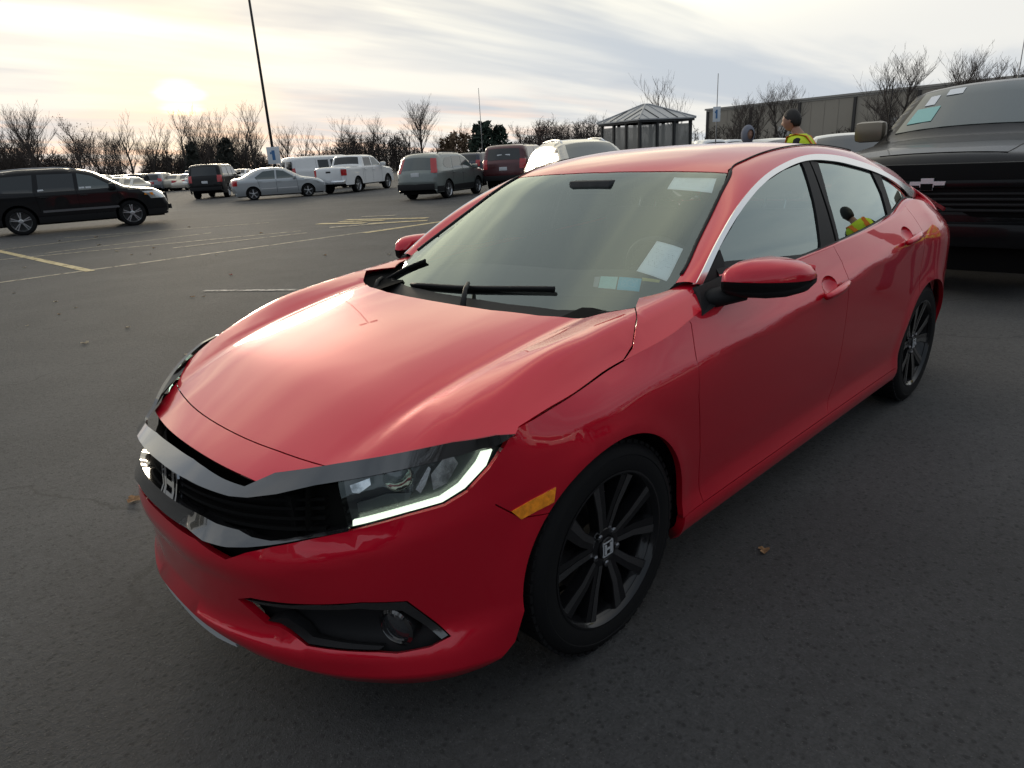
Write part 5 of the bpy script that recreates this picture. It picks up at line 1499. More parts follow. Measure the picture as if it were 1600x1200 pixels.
# ---- white van
def van():
    v = Veh('white_van', [(-2.72,.45),(-2.80,.62),(-2.78,1.15),(-2.72,1.90),(-2.60,2.04),(-1.5,2.09),(1.05,2.09),(1.45,1.98),(2.02,1.38),(2.2,1.28),(2.72,1.12),(2.86,.95),(2.9,.6),(2.86,.40)], 2.02, 1.25, 3.43, .36, P_WHITE, tumble=.16, r=.12, bottom=.36, rim='steel')
    v.screens((2.02,1.38), (1.45,1.98), None, None)
    for w in ([(1.62,1.36),(1.28,1.86),(.72,1.88),(.70,1.34)], [(.55,1.34),(.55,1.86),(-.15,1.86),(-.15,1.34)], [(-.3,1.34),(-.3,1.86),(-1.05,1.86),(-1.05,1.34)]): v.on_side('side_window', w, TINT_GLASS)
    v.rear_lamps(1.0,1.42,.10,.88)
    for sg in (-1, 1): v.rear_box('rear_door_window', .10 if sg > 0 else -.72, .72 if sg > 0 else -.10, 1.30, 1.82, TINT_GLASS, .012, .06)
    v.rear_box('rear_bumper', -.9,.9,.45,.62, MATTE_BLACK, .06); v.rear_box('licence_plate', .2,.5,.75,.88, PLATE); v.mirrors(1.62,1.42,MATTE_BLACK,1.3); v.seam(.62,.5,1.9); v.seam(-.22,.5,1.9); v.seam(-1.2,.5,1.9); v.front_lamps(.8,1.0,.3)
    tag(v.root, 'white passenger van behind the silver sedan and white pickup', 'van')
    return v
v_ = van()
_a = at_dist(460, 262, 46.5); _th = math.atan2(_a[1]-CAM[1], _a[0]-CAM[0]); _h = _th-R(90)+R(27)
_d = np.array([math.cos(_h), math.sin(_h)]); _n = np.array([-_d[1], _d[0]])
_cc = _a[:2]+_d*2.75+_n*1.0; v_.place(_cc[0], _cc[1], _h)
# ---- pickups
def pickup(name, paint, label, H=1.92, wb=3.57, L=5.82, chrome=True, rim='five', rim_m=None):
    f = L/2; xo = .12
    cab0 = -.98
    v = Veh(name, [(-f+.02,.55),(-f,.72),(-f,1.28),(-f+.12,1.34),(cab0-.22,1.35),(cab0-.06,1.42),(cab0+.10,H-.06),(cab0+.30,H),(.15,H),(.62,H-.06),(1.38,1.38),(1.55,1.30),(f-.45,1.20),(f-.10,1.08),(f,.85),(f,.62),(f-.03,.46)], 2.02, 1.30, wb, .40, paint, tumble=.22, r=.09, bottom=.44, arch_gap=.075, xoff=xo, rim=rim, rim_m=rim_m)
    v.screens((1.38,1.38), (.62,H-.06), (cab0-.06,1.42), (cab0+.10,H-.06))
    v.on_side('side_window', [(1.10,1.36),(.58,1.76),(.18,1.80),(.14,1.35)], MID_GLASS); v.on_side('side_window', [(.02,1.35),(.05,1.80),(-.72,1.80),(-.78,1.35)], TINT_GLASS)
    v.rear_lamps(.92,1.24,.14,.86); v.rear_box('tailgate', -.72,.72,.72,1.26, paint, .012,.08); v.rear_box('tailgate_handle', -.14,.14,1.08,1.16, MATTE_BLACK, .03); v.rear_box('rear_bumper', -.92,.92,.50,.68, BRIGHT_CHROME if chrome else MATTE_BLACK, .12); v.rear_box('licence_plate', -.16,.16,.58,.70, PLATE, .14)
    v.seam(.08,.5,1.34); v.seam(1.2,.5,1.34,-.03); v.seam(-.86,.5,1.34); v.seam(cab0-.06,.55,1.34); v.handle(.22,1.16); v.handle(-.70,1.16); v.mirrors(1.12,1.38,None,1.25); v.front_lamps(.85,1.05,.25)
    tag(v.root, label, 'pickup')
    return v
v_ = pickup('white_pickup', P_WHITE, 'white crew cab pickup with chrome rear bumper, beside the grey-green crossover')
v_.place_px((552.5,301),(610,293.5))
v_ = pickup('grey_pickup', P_GREY, 'grey pickup showing its tailgate, parked beyond the black sport utility vehicles', H=1.90)
v_.place_px((289,293),(334,285))
# ---- large dark SUV beside the silver sedan
def big_suv(name, paint, label, H=1.90, L=5.1, rim_m=None, noted=False):
    v = Veh(name, [(-L/2+.06,.48),(-L/2,.66),(-L/2+.02,1.15),(-L/2+.07,1.24),(-L/2+.22,H-.12),(-L/2+.38,H-.02),(-1.0,H),(.25,H-.01),(.62,H-.09),(1.22,1.34),(1.4,1.27),(2.2,1.16),(2.45,1.02),(L/2,.75),(L/2-.03,.45)], 2.0, 1.24, 2.95, .385, paint, tumble=.20, r=.09, bottom=.36, rim='five', rim_m=rim_m)
    v.screens((1.22,1.34), (.62,H-.09), (-L/2+.07,1.24), (-L/2+.22,H-.12))
    for w in ([(1.0,1.29),(.55,1.72),(.12,1.75),(.08,1.28)], [(-.02,1.28),(.02,1.75),(-.85,1.75),(-.9,1.28)], [(-1.05,1.28),(-1.0,1.74),(-1.95,1.72),(-2.12,1.30)]): v.on_side('side_window', w, TINT_GLASS)
    v.rear_lamps(.92,1.30,.12,.86); v.rear_box('licence_plate', -.17,.17,.86,1.0, PLATE); v.rear_box('rear_bumper', -.88,.88,.46,.66, MATTE_BLACK, .05); v.cladding(.52); v.seam(.03,.5,1.26); v.seam(1.12,.5,1.26,-.03); v.seam(-.96,.7,1.26); v.mirrors(.98,1.30); v.rails(-1.9,.3); v.handle(.18,1.10); v.handle(-.78,1.10); v.front_lamps(.8,1.0,.3)
    if noted:
        for y0_ in (-.30, .05): v.rear_box('window_note', y0_, y0_+.22, 1.36, 1.50, NOTE, -.02, .0)
    tag(v.root, label, 'suv')
    return v
big_suv('black_suv', P_BLACK, 'black boxy sport utility vehicle behind the silver sedan').place_px((340,311),(388,302))
big_suv('maroon_suv', P_MAROON, 'maroon sport utility vehicle with notes on its rear window', H=1.86, noted=True).place_px((812,300),(866,287))
big_suv('navy_suv', P_NAVY, 'dark sport utility vehicle between the crossover and the maroon one', H=1.75).place_px((752,282),(792,277))
# ---- champagne crossover right behind the red sedan
def murano():
    L, H = 4.80, 1.70
    v = Veh('champagne_crossover', [(-2.3,.42),(-2.4,.62),(-2.38,.95),(-2.28,1.12),(-1.85,1.50),(-1.5,1.64),(-.7,1.70),(-.1,1.68),(.35,1.60),(1.25,1.08),(1.45,1.03),(2.05,.92),(2.3,.76),(2.4,.52),(2.34,.32)], 1.90, 1.02, 2.83, .36, P_CHAMP, tumble=.34, r=.11)
    v.screens((1.25,1.08), (.35,1.60), (-2.28,1.12), (-1.85,1.50), MID_GLASS)
    v.on_side('side_window', [(.95,1.07),(.32,1.50),(-.10,1.56),(-.14,1.06)], TINT_GLASS); v.on_side('side_window', [(-.22,1.06),(-.18,1.56),(-1.0,1.54),(-1.12,1.08)], TINT_GLASS); v.on_side('side_window', [(-1.2,1.09),(-1.08,1.53),(-1.45,1.48),(-1.72,1.28)], TINT_GLASS)
    v.front_lamps(.68,.86,.45,.55); v.front_box('grille', -.45,.45,.55,.82, MATTE_BLACK, .03); v.rear_lamps(.8,1.05,.2); v.mirrors(.85,1.08); v.seam(-.18,.4,1.04); v.seam(1.02,.4,1.04,-.03); v.handle(-.04,.94); v.rails(-1.5,.1, CHROME)
    tag(v.root, 'champagne crossover facing the camera just beyond the red sedan\'s windscreen', 'car')
    return v
_p = at_dist(905, 250, 17.6)
murano().place(_p[0]-.35, _p[1]-.2, R(61))
# ---- black explorer-like SUV at the left
def explorer():
    L, H = 5.0, 1.78
    v = Veh('black_family_suv', [(-2.38,.45),(-2.5,.66),(-2.48,1.0),(-2.38,1.14),(-2.14,1.58),(-1.95,1.70),(-1.2,1.77),(-.2,1.77),(.35,1.70),(.62,1.62),(1.32,1.18),(1.5,1.13),(2.15,1.05),(2.40,.88),(2.5,.62),(2.46,.38)], 2.0, 1.10, 2.86, .385, P_BLACK, tumble=.27, r=.10, bottom=.30, arch_gap=.06, rim='twin', step=.05)
    v.screens((1.32,1.18), (.62,1.62), (-2.38,1.14), (-2.14,1.58))
    v.on_side('side_window', [(1.12,1.16),(.58,1.52),(.28,1.60),(.20,1.62),(.16,1.14)], MID_GLASS); v.on_side('side_window', [(.06,1.14),(.10,1.62),(-.78,1.63),(-.84,1.14)], TINT_GLASS); v.on_side('side_window', [(-.98,1.14),(-.90,1.63),(-1.75,1.60),(-1.98,1.36),(-1.92,1.18)], TINT_GLASS)
    v.cladding(.46); v.on_side('door_trim_strip', [(-.84,.58),(1.12,.58),(1.10,.64),(-.84,.64)], mat('strip_grey', (.12,.12,.125), rough=.35, metal=.5), off=.014, lip=.016)
    v.seam(.10,.42,1.12); v.seam(1.18,.42,1.12,-.03); v.seam(-.90,.62,1.12,-.04); v.handle(.26,1.0); v.handle(-.74,1.0); v.mirrors(1.02,1.17,None,1.2); v.rails(-1.9,.25, mat('rail_silver', (.4,.4,.41), rough=.3, metal=.8))
    v.front_lamps(.78,1.0,.42,.60); v.front_box('grille', -.5,.5,.66,.92, MATTE_BLACK, .04); v.front_box('lower_grille', -.6,.6,.42,.56, MATTE_BLACK, .05); v.rear_lamps(.85,1.12,.25)
    k = MB()
    for sg in (1, -1):
        q = v.sidef(np.array([1.95]), np.array([.93]), .012)[0]
        mesh_obj('amber_reflector', [(1.86, sg*(q[1]+.0), .90), (2.12, sg*(v.sidef(np.array([2.12]), np.array([.9]), .012)[0, 1]), .87), (2.10, sg*(v.sidef(np.array([2.10]), np.array([.95]), .012)[0, 1]), .95), (1.88, sg*q[1], .97)], [(0,1,2,3)], AMBER, v.root, smooth=False)
        for x_, z_ in ((.25,1.20), (.42,1.20), (-.78,1.19)):
            yv = float(v.sidef(np.array([x_]), np.array([z_]), .014)[0, 1])
            MB().box(x_-.07, x_+.07, min(sg*yv, sg*(yv+.004)), max(sg*yv, sg*(yv+.004)), z_-.035, z_+.035).obj('window_note', NOTE, v.root)
    tag(v.root, 'black sport utility vehicle with silver twin-spoke wheels beside the yellow line', 'suv')
    return v
explorer().place_px((38,367.5),(212,352))
# ---- smaller background cars
def compact(name, paint, label, group=None, kind='suv', cat='car'):
    if kind == 'suv':
        v = Veh(name, SUV_TOP(1.70,4.5), 1.82, 1.04, 2.65, .34, paint, tumble=.28, r=.10, step=.12, simple=True)
        suv_parts(v, 1.70, 4.5, 1.04, TINT_GLASS, wins=[[(.86,1.08),(.40,1.50),(.02,1.55),(-.02,1.08)], [(-.10,1.08),(-.06,1.55),(-1.25,1.52),(-1.5,1.20),(-1.4,1.08)]])
        v.rear_lamps(.95,1.22,.18,.78); v.rear_box('rear_bumper', -.78,.78,.38,.58, MATTE_BLACK, .03)
    elif kind == 'sedan':
        v = Veh(name, [(-2.2,.38),(-2.3,.60),(-2.28,.93),(-2.12,1.02),(-1.65,1.06),(-1.0,1.38),(-.7,1.45),(-.15,1.46),(.25,1.41),(1.05,1.0),(1.3,.95),(2.0,.84),(2.25,.68),(2.3,.5),(2.26,.30)], 1.82, .92, 2.75, .32, paint, tumble=.36, r=.09, step=.12, bottom=.22, simple=True)
        v.screens((1.05,1.0), (.25,1.41), (-1.65,1.06), (-1.0,1.38)); v.on_side('side_window', [(.80,.97),(.25,1.30),(-.70,1.34),(-1.15,1.06),(-1.1,.97)], TINT_GLASS)
        v.rear_lamps(.72,.94,.22,.70); v.front_lamps(.62,.78,.35)
    v.front_lamps(.70,.88,.38)
    tag(v.root, label, cat, group)
    return v
compact('pale_blue_crossover', P_BLUEW, 'pale blue crossover just beyond the grey pickup\'s tailgate').place_px((245,292),(283,285))
compact('dark_crossover', P_NAVY, 'dark crossover between the pale blue one and the black family SUV').place_px((208,294),(250,287))
# far rows: small copies
far_protos = [compact('far_parked_car', p, w+' parked in the far rows by the bare trees', w.split(' ')[0]+' cars in the far rows', k) for p, k, w in ((P_WHITE,'suv','white sport utility vehicle'),(P_SILVER,'sedan','silver sedan'),(P_BEIGE,'sedan','beige sedan'),(P_BLACK,'suv','black sport utility vehicle'),(P_RED2,'sedan','dull red sedan'),(P_GREY,'suv','grey sport utility vehicle'))]
fr = random.Random(3); used = set()
def far_copy(o):
    c = o.copy(); COL.objects.link(c)
    for ch in o.children:
        if ch.name.split('.')[0] in ('body', 'windscreen', 'rear_window', 'side_window', 'tail_lamp', 'wheel', 'headlamp'):
            k = ch.copy(); COL.objects.link(k); k.parent = c
            for g_ in ch.children:
                if g_.name.startswith('tyre'): t_ = g_.copy(); COL.objects.link(t_); t_.parent = k
    return c
def far(px, dist, yaw, i):
    p = at_dist(px, 258, dist)
    pr = far_protos[i % len(far_protos)]
    if i % len(far_protos) not in used:
        used.add(i % len(far_protos)); o = pr.root
    else: o = far_copy(pr.root)
    o.location = (p[0], p[1], 0); o.rotation_euler = (0, 0, yaw); return o
base_yaw = math.atan2(.62,-2.4)
cnt = 0
for row, (dist, n_, x0_, x1_) in enumerate(((58, 8, 95, 205), (76, 15, 70, 330), (95, 18, 40, 420))):
    for k in range(n_):
        px = x0_+(x1_-x0_)*(k+.5*(row % 2))/n_+fr.uniform(-3,3)
        far(px, dist+fr.uniform(-.5,.5), base_yaw+R(62)+fr.choice((0, math.pi))+fr.uniform(-.04,.04), [0,1,2,3,0,1,5,4,0,2,1][(cnt*7+row) % 11]); cnt += 1
for px, dist, i in ((640,62,0),(662,66,1),(705,58,0),(738,60,5),(1095,46,0),(1150,44,1),(1080,60,2),(1128,58,0)):
    far(px, dist, base_yaw+R(70), i)
# cars between the men and the warehouse
_q = at_dist(1212, 240, 21); compact('white_hatchback', P_SILVER, 'silver car behind the man in the yellow vest', kind='sedan').place(_q[0], _q[1], R(70))
_q = at_dist(1322, 240, 16.5); v_ = compact('silver_coupe', P_SILVER, 'silver car partly hidden behind the black pickup\'s hood', kind='sedan'); v_.place(_q[0], _q[1], R(25))

# ================================================================== black pickup behind the red sedan
P_TRUCK = mat('pickup_black', (.006,.006,.007), rough=.3, coat=.28, spec=.1)
def silverado():
    L, H = 5.85, 1.89; f = L/2
    v = Veh('black_pickup', [(-f,.55),(-f,.72),(-f,1.28),(-f+.12,1.34),(-1.2,1.36),(-1.05,1.42),(-.9,H-.06),(-.7,H),(.05,H),(.50,H-.05),(1.22,1.385),(1.40,1.31),(f-.55,1.235),(f-.16,1.175),(f-.02,1.05),(f,.85),(f+.03,.70),(f+.03,.52),(f-.02,.44)], 2.04, 1.30, 3.65, .41, P_TRUCK, tumble=.24, r=.10, bottom=.46, arch_gap=.07, xoff=.10, crown=.045, step=.05)
    gm = glass_mat('pickup_glass', (.38,.44,.43), base_refl=.05)
    v.screens((1.22,1.385), (.50,H-.05), (-1.05,1.42), (-.9,H-.06), MID_GLASS, v=.95)
    v.on_side('side_window', [(.98,1.37),(.46,1.73),(.10,1.77),(.06,1.36)], TINT_GLASS); v.on_side('side_window', [(-.05,1.36),(-.02,1.77),(-.72,1.77),(-.8,1.36)], TINT_GLASS)
    tz = lambda z: float(np.interp(z, v.line[::-1][:int(len(v.line)*.5), 1], v.t[::-1][:int(len(v.line)*.5)]))
    # hood bulges
    th0, th1 = v.t_p((1.40,1.31))+.05, v.t_p((f-.16,1.175))-.02
    v.on_top('hood_bulge', th0, th1, -.62, .62, P_TRUCK, off=.006, n=8, lip=.008, taper=.06)
    # grille: upper and lower openings, centre bar, emblem
    FX = float(v.perim(np.array([tz(.95)]), np.array([0.]))[0, 0])
    GR = mat('pickup_grille', (.005,.005,.0055), rough=.5, spec=.1)
    v.front_box('grille_frame', -.80,.80,.70,1.145, GR, .02,.12)
    for z_ in (1.09, 1.045, .895, .85, .805, .76): v.front_box('grille_slat', -.76,.76,z_-.012,z_+.012, MATTE_BLACK, .035,.02)
    bar = MB().box(FX+.01, FX+.055, -.82,.82,.945,1.01, bev=.012).obj('grille_bar', P_TRUCK, v.root, auto=40)
    # cross-shaped emblem: chrome edged, dark middle
    bt = [(a*.88, b*.88) for a, b in [(-.15,.028),(-.055,.028),(-.055,.058),(.055,.058),(.055,.028),(.16,.028),(.15,-.028),(.055,-.028),(.055,-.058),(-.055,-.058),(-.055,-.028),(-.16,-.028)]]
    eb = MB(); nb = len(bt)
    eb.add([Vector((FX+x, a, .978+b)) for x in (.05,.072) for a, b in bt], [tuple(range(nb, 2*nb))]+[(i, (i+1) % nb, nb+(i+1) % nb, nb+i) for i in range(nb)])
    em = eb.obj('emblem', mat('emblem_satin', (.62,.64,.67), rough=.35, metal=.35), v.root)
    ei = MB(); sc = [(a*.90, b*.72) for a, b in bt]
    lowb = [(-.055*.86,.006),(.055*.86,.006),(.055*.86,-.05),(-.055*.86,-.05)]
    ei.add([Vector((FX+x, a, .978+b)) for x in (.071,.0745) for a, b in lowb], [(4,5,6,7),(0,1,5,4),(1,2,6,5),(2,3,7,6),(3,0,4,7)])
    for sg in (1, -1):
        pl = [(sg*.055,-.008),(sg*.145,-.008),(sg*.143,-.024),(sg*.055,-.024)]
        ei.add([Vector((FX+x, a, .978+b)) for x in (.071,.0745) for a, b in pl], [(4,5,6,7),(0,1,5,4),(1,2,6,5),(2,3,7,6),(3,0,4,7)])
    ei.obj('emblem_inset', DEEP_BLACK, em)
    v.front_lamps(.88,1.10,.30,.86, mat('pickup_lamp', (.09,.09,.095), rough=.08, metal=.5, coat=1))
    for sg in (1, -1):
        MB().box(FX-.06, FX+.03, min(sg*.80,sg*.90), max(sg*.80,sg*.90), .98, 1.10, bev=.01).obj('lamp_chrome', BRIGHT_CHROME, v.root, auto=40)
        MB().box(FX-.06, FX+.03, min(sg*.82,sg*.90), max(sg*.82,sg*.90), .90, .96, bev=.01).obj('turn_lamp', AMBER, v.root, auto=40)
    v.front_box('front_bumper', -.98,.98,.46,.66, P_TRUCK, .10,.20,.03); v.front_box('lower_valance', -.92,.92,.24,.47, DEEP_BLACK, .02, .35)
    v.mirrors(.95,1.42,mat('mirror_shell_tan', (.20,.17,.13), rough=.3, metal=.4),1.35)
    MB().tube([(1.30,-.88,1.30),(1.30,-.88,2.0)], .006, n=6).obj('antenna', MATTE_BLACK, v.root)
    # notes inside the windscreen
    t0, t1 = v.t_p((.50,H-.05)), v.t_p((1.22,1.385)); dt = t1-t0
    TEALP = mat('teal_sheet', (.30,.55,.52), rough=.7)
    v.on_top('window_note', t0+dt*.08, t0+dt*.22, -.62,-.42, NOTE, off=.012, lip=.004, n=2, m_=2)
    v.on_top('window_note', t0+dt*.18, t0+dt*.40, -.82,-.70, NOTE, off=.012, lip=.004, n=2, m_=2)
    v.on_top('window_note', t0+dt*.46, t0+dt*.80, -.88,-.60, TEALP, off=.012, lip=.004, n=2, m_=2)
    tag(v.root, 'large black pickup with a chrome cross emblem, parked nose-on behind the red sedan', 'pickup')
    return v, FX
sv, FX_ = silverado()
_yaw = R(2)
_ep = ray(1449, 284)
_t = (-5.55-_ep[0][0])/_ep[1][0]; _e = _ep[0]+_ep[1]*_t
print('emblem at', _e)
sv.place(_e[0]-(FX_+.06)*math.cos(_yaw), _e[1]-(FX_+.06)*math.sin(_yaw), _yaw)

# parked cars behind the camera, seen only as reflections in paint and glass
for k, (x_, y_, yw) in enumerate(((9.5,-6,1.6),(9.8,-2.5,1.55),(9.6,1.2,1.6),(9.9,5.0,1.57),(5.6,13.5,3.1),(.6,14.0,3.1),(-4.6,13.6,3.15),(-9.8,13.8,3.1),(-15.5,13.6,3.12))):
    o = far_copy(far_protos[(0,3,5,3,3,5,0,3,1)[k]].root); o.location = (x_, y_, 0); o.rotation_euler = (0, 0, yw)
    o['label'] = 'parked car mirrored in the red sedan\'s glass and paint'; o['group'] = 'cars parked behind the camera'
# ================================================================== woods, trees, poles, shelter, warehouse
BARK = mat('bark', (.055,.046,.040), rough=.95, noise=(3,.35)); TWIG = mat('twig', (.075,.060,.052), rough=.95)
TWIG_RED = mat('twig_reddish', (.095,.055,.045), rough=.95); WOODS = mat('woods_twigs', (.045,.035,.030), rough=1.0, noise=(.08,.45))
def tube_raw(V, F, p0, p1, r0, r1, n):
    x0_, y0_, z0_ = p0; x1_, y1_, z1_ = p1
    dx, dy, dz = x1_-x0_, y1_-y0_, z1_-z0_; L_ = math.sqrt(dx*dx+dy*dy+dz*dz)
    if L_ < 1e-6: return
    dx /= L_; dy /= L_; dz /= L_
    ax, ay, az = dy*1.0-dz*.2, dz*.3-dx*1.0, dx*.2-dy*.3; q = math.sqrt(ax*ax+ay*ay+az*az) or 1e-6
    ax /= q; ay /= q; az /= q
    bx, by, bz = dy*az-dz*ay, dz*ax-dx*az, dx*ay-dy*ax; k0 = len(V)
    for (X, Y, Z, r_) in ((x0_, y0_, z0_, r0), (x1_, y1_, z1_, r1)):
        for k in range(n):
            t = 2*math.pi*k/n; c, s_ = math.cos(t)*r_, math.sin(t)*r_
            V.append((X+ax*c+bx*s_, Y+ay*c+by*s_, Z+az*c+bz*s_))
    for k in range(n): F.append((k0+k, k0+(k+1) % n, k0+n+(k+1) % n, k0+n+k))
def bare_tree(seed, h, spread=.5, multi=1, dens=1.0, leaves=None, first=.25):
    rr = random.Random(seed); TV, TF, CV, CF, LV, LF = [], [], [], [], [], []
    def grow(p, d, ln, r_, lvl):
        segs = 4 if lvl == 0 else 3; pts = [np.array(p)]; dd = np.array(d)
        for k in range(segs):
            dd = dd+np.array([rr.gauss(0, .10), rr.gauss(0, .10), .06+.06*lvl*.5]); dd /= np.linalg.norm(dd)
            pts.append(pts[-1]+dd*ln/segs)
        for k in range(segs):
            ra, rb_ = r_*(1-k/segs*.72), r_*(1-(k+1)/segs*.72)
            if lvl == 0: tube_raw(TV, TF, pts[k], pts[k+1], ra, rb_, 7)
            else: tube_raw(CV, CF, pts[k], pts[k+1], max(ra, .014), max(rb_, .012), 4 if lvl < 2 else 3)
        if leaves and lvl >= 2:
            for _ in range(leaves):
                q = pts[rr.randint(1, segs)]+np.array([rr.gauss(0, .25), rr.gauss(0, .25), rr.gauss(0, .2)]); s_ = rr.uniform(.10,.2); k0 = len(LV)
                for _k in range(3): LV.append(tuple(q+np.array([rr.uniform(-s_, s_), rr.uniform(-s_, s_), rr.uniform(-s_, s_)])))
                LF.append((k0, k0+1, k0+2))
        if lvl >= 3: return
        nb = int((9 if lvl == 0 else 6 if lvl == 1 else 5)*dens)
        for k in range(nb):
            t = rr.uniform(first, 1.0) if lvl == 0 else rr.uniform(.18, 1.0)
            i = min(int(t*segs), segs-1); q = pts[i]+(pts[i+1]-pts[i])*(t*segs-i)
            base = pts[i+1]-pts[i]; base /= np.linalg.norm(base); az = rr.uniform(0, 2*math.pi)
            sd = np.array([math.cos(az), math.sin(az), 0]); an = rr.uniform(.35,.75)*(1.0+spread*.5)
            nd = base*math.cos(an)+sd*math.sin(an)*(.8+spread*.4); nd[2] = abs(nd[2])*.9+.30; nd /= np.linalg.norm(nd)
            grow(q, nd, ln*rr.uniform(.42,.66)*(1.1-.35*t if lvl == 0 else 1), r_*.46*(1-.4*t), lvl+1)
    for k in range(multi):
        az = rr.uniform(0, 6.28)+k*2.2; tilt = 0 if multi == 1 else .16
        grow((math.cos(az)*.15*(multi > 1), math.sin(az)*.15*(multi > 1), 0), (math.cos(az)*tilt, math.sin(az)*tilt, 1), h*rr.uniform(.66,.74), h*.020*(1 if multi == 1 else .75), 0)
    return TV, TF, CV, CF, LV, LF
LEAF_BROWN = mat('oak_leaf_brown', (.17,.075,.035), rough=.9); LEAF_RUST = mat('rust_leaf', (.20,.075,.05), rough=.9); NEEDLE = mat('conifer_needles', (.022,.040,.026), rough=.9, noise=(.8,.4))
def tree_meshes(seed, h, **kw):
    TV, TF, CV, CF, LV, LF = bare_tree(seed, h, **kw)
    def mk(n, V, F, m_):
        me = bpy.data.meshes.new(n); me.from_pydata(V, [], F); me.materials.append(m_); return me
    return mk('trunk', TV, TF, BARK), mk('crown', CV, CF, TWIG), (LV, LF)
TREES = {'tall': tree_meshes(1, 14, spread=.35), 'fan': tree_meshes(2, 13, spread=.6, multi=3), 'oak': tree_meshes(3, 13, spread=.7, leaves=2), 'lean': tree_meshes(4, 14, spread=.5), 'slim': tree_meshes(5, 13, spread=.2, dens=.8), 'wide': tree_meshes(6, 12, spread=.8, first=.2), 'bush': tree_meshes(8, 8, spread=.7, multi=4, first=.1), 'rust': tree_meshes(9, 9, spread=.35, leaves=1, first=.1)}
def put_tree(kind, px, top_y, dist, label, lean=0.0, group=None, name='bare_tree'):
    tm, cm, (LV, LF) = TREES[kind]
    base = at_dist(px, 262, dist); o = empty(name, (base[0], base[1], 0), random.uniform(0, 6.28))
    # height from the pixel of its top
    k = at_dist(px, top_y, dist)[2]; hh = {'tall':14,'fan':13,'oak':13,'lean':14,'slim':13,'wide':12,'bush':8,'rust':9}[kind]
    s_ = max(.25, k/hh*.97); o.scale = (s_, s_, s_); o.rotation_euler[0] = lean
    a = bpy.data.objects.new('trunk', tm); COL.objects.link(a); a.parent = o
    b = bpy.data.objects.new('crown', cm); COL.objects.link(b); b.parent = o
    if LV:
        if kind not in put_tree.leaf:
            me = bpy.data.meshes.new('leaves'); me.from_pydata(LV, [], LF); me.materials.append(LEAF_RUST if kind == 'rust' else LEAF_BROWN); put_tree.leaf[kind] = me
        c = bpy.data.objects.new('leaves', put_tree.leaf[kind]); COL.objects.link(c); c.parent = b
    tag(o, label, 'tree', group); return o
put_tree.leaf = {}
WG = 'bare trees along the western edge of the lot'
for i, (kind, px, ty, dist, label) in enumerate([
    ('fan', 52, 165, 125, 'tall bare tree with twin trunks behind the black family SUV'), ('slim', 78, 160, 130, 'slender bare tree beside the twin-trunked one behind the black family SUV'),
    ('oak', 132, 178, 125, 'tree with clinging brown leaves above the black family SUV\'s hood'), ('lean', 205, 176, 120, 'tall leaning bare tree above the distant parked rows'),
    ('slim', 236, 184, 125, 'thin straight bare tree next to the leaning one'), ('wide', 265, 194, 125, 'low spreading bare tree over the grey pickup'),
    ('tall', 292, 176, 122, 'tall bare tree above the black boxy SUV'), ('fan', 322, 178, 125, 'broad bare tree beyond the black boxy SUV'),
    ('tall', 346, 178, 124, 'bare tree with upright limbs beside a dark conifer'), ('slim', 385, 168, 120, 'tall bare tree left of the lamp post'),
    ('tall', 400, 166, 122, 'tall bare tree touching the lamp post'), ('wide', 452, 196, 140, 'bare tree just right of the lamp post above the van'), ('slim', 478, 193, 140, 'slender bare tree above the white van\'s roof'),
    ('wide', 555, 190, 130, 'rounded bare tree above the white pickup'), ('slim', 608, 186, 130, 'bare tree behind the white pickup\'s cab'), ('fan', 660, 155, 118, 'large fan-shaped bare tree above the crossover'),
    ('tall', 1016, 128, 95, 'bare tree rising over the shelter\'s roof peak'), ('slim', 1064, 126, 95, 'bare tree over the shelter\'s right eave'),
    ('wide', 1180, 140, 100, 'dark bushy bare tree in front of the warehouse, above the hooded person'), ('fan', 1215, 128, 98, 'bare tree with upright stems in front of the warehouse, above the man'), ('bush', 1155, 158, 96, 'low twiggy bush in front of the warehouse'),
    ('wide', 1318, 152, 150, 'small bare tree peeking over the warehouse roof'), ('fan', 1392, 84, 90, 'tall bare tree in front of the warehouse beside the black pickup'), ('bush', 1372, 150, 88, 'bushy undergrowth at the foot of the tall tree by the black pickup'),
    ('fan', 1488, 80, 92, 'bare tree showing above the black pickup\'s roof'), ('bush', 1548, 100, 100, 'twiggy crown above the black pickup\'s roof next to the thin mast'),
    ('bush', 20, 205, 130, 'low bare tree at the woods\' edge behind the black family SUV\'s rear'), ('bush', 165, 208, 118, 'bushy bare tree under the brown-leaved one'),
    ('rust', 838, 184, 112, 'rust-coloured young tree behind the maroon SUV'), ('rust', 818, 190, 116, 'smaller rust-coloured tree next to the taller one'),
    ('bush', 925, 182, 105, 'bare thicket left of the shelter'), ('bush', 880, 190, 108, 'bare thicket behind the champagne crossover'), ('wide', 690, 205, 125, 'small bare tree right of the fan-shaped one')]):
    put_tree(kind, px, ty, dist, label)
# more trunks inside the tree line
tr = random.Random(9)
for k in range(30):
    px = tr.uniform(-40, 760)
    kd = tr.choice(('tall','slim','wide','lean','bush'))
    put_tree(kd, px, 262-(px*.055)-tr.uniform(16, 46), tr.uniform(135, 165), {'tall':'upright','slim':'slender','wide':'low spreading','lean':'leaning','bush':'many-stemmed'}[kd]+' bare tree standing within the brown woods at the lot\'s edge', group=kd+' '+WG)
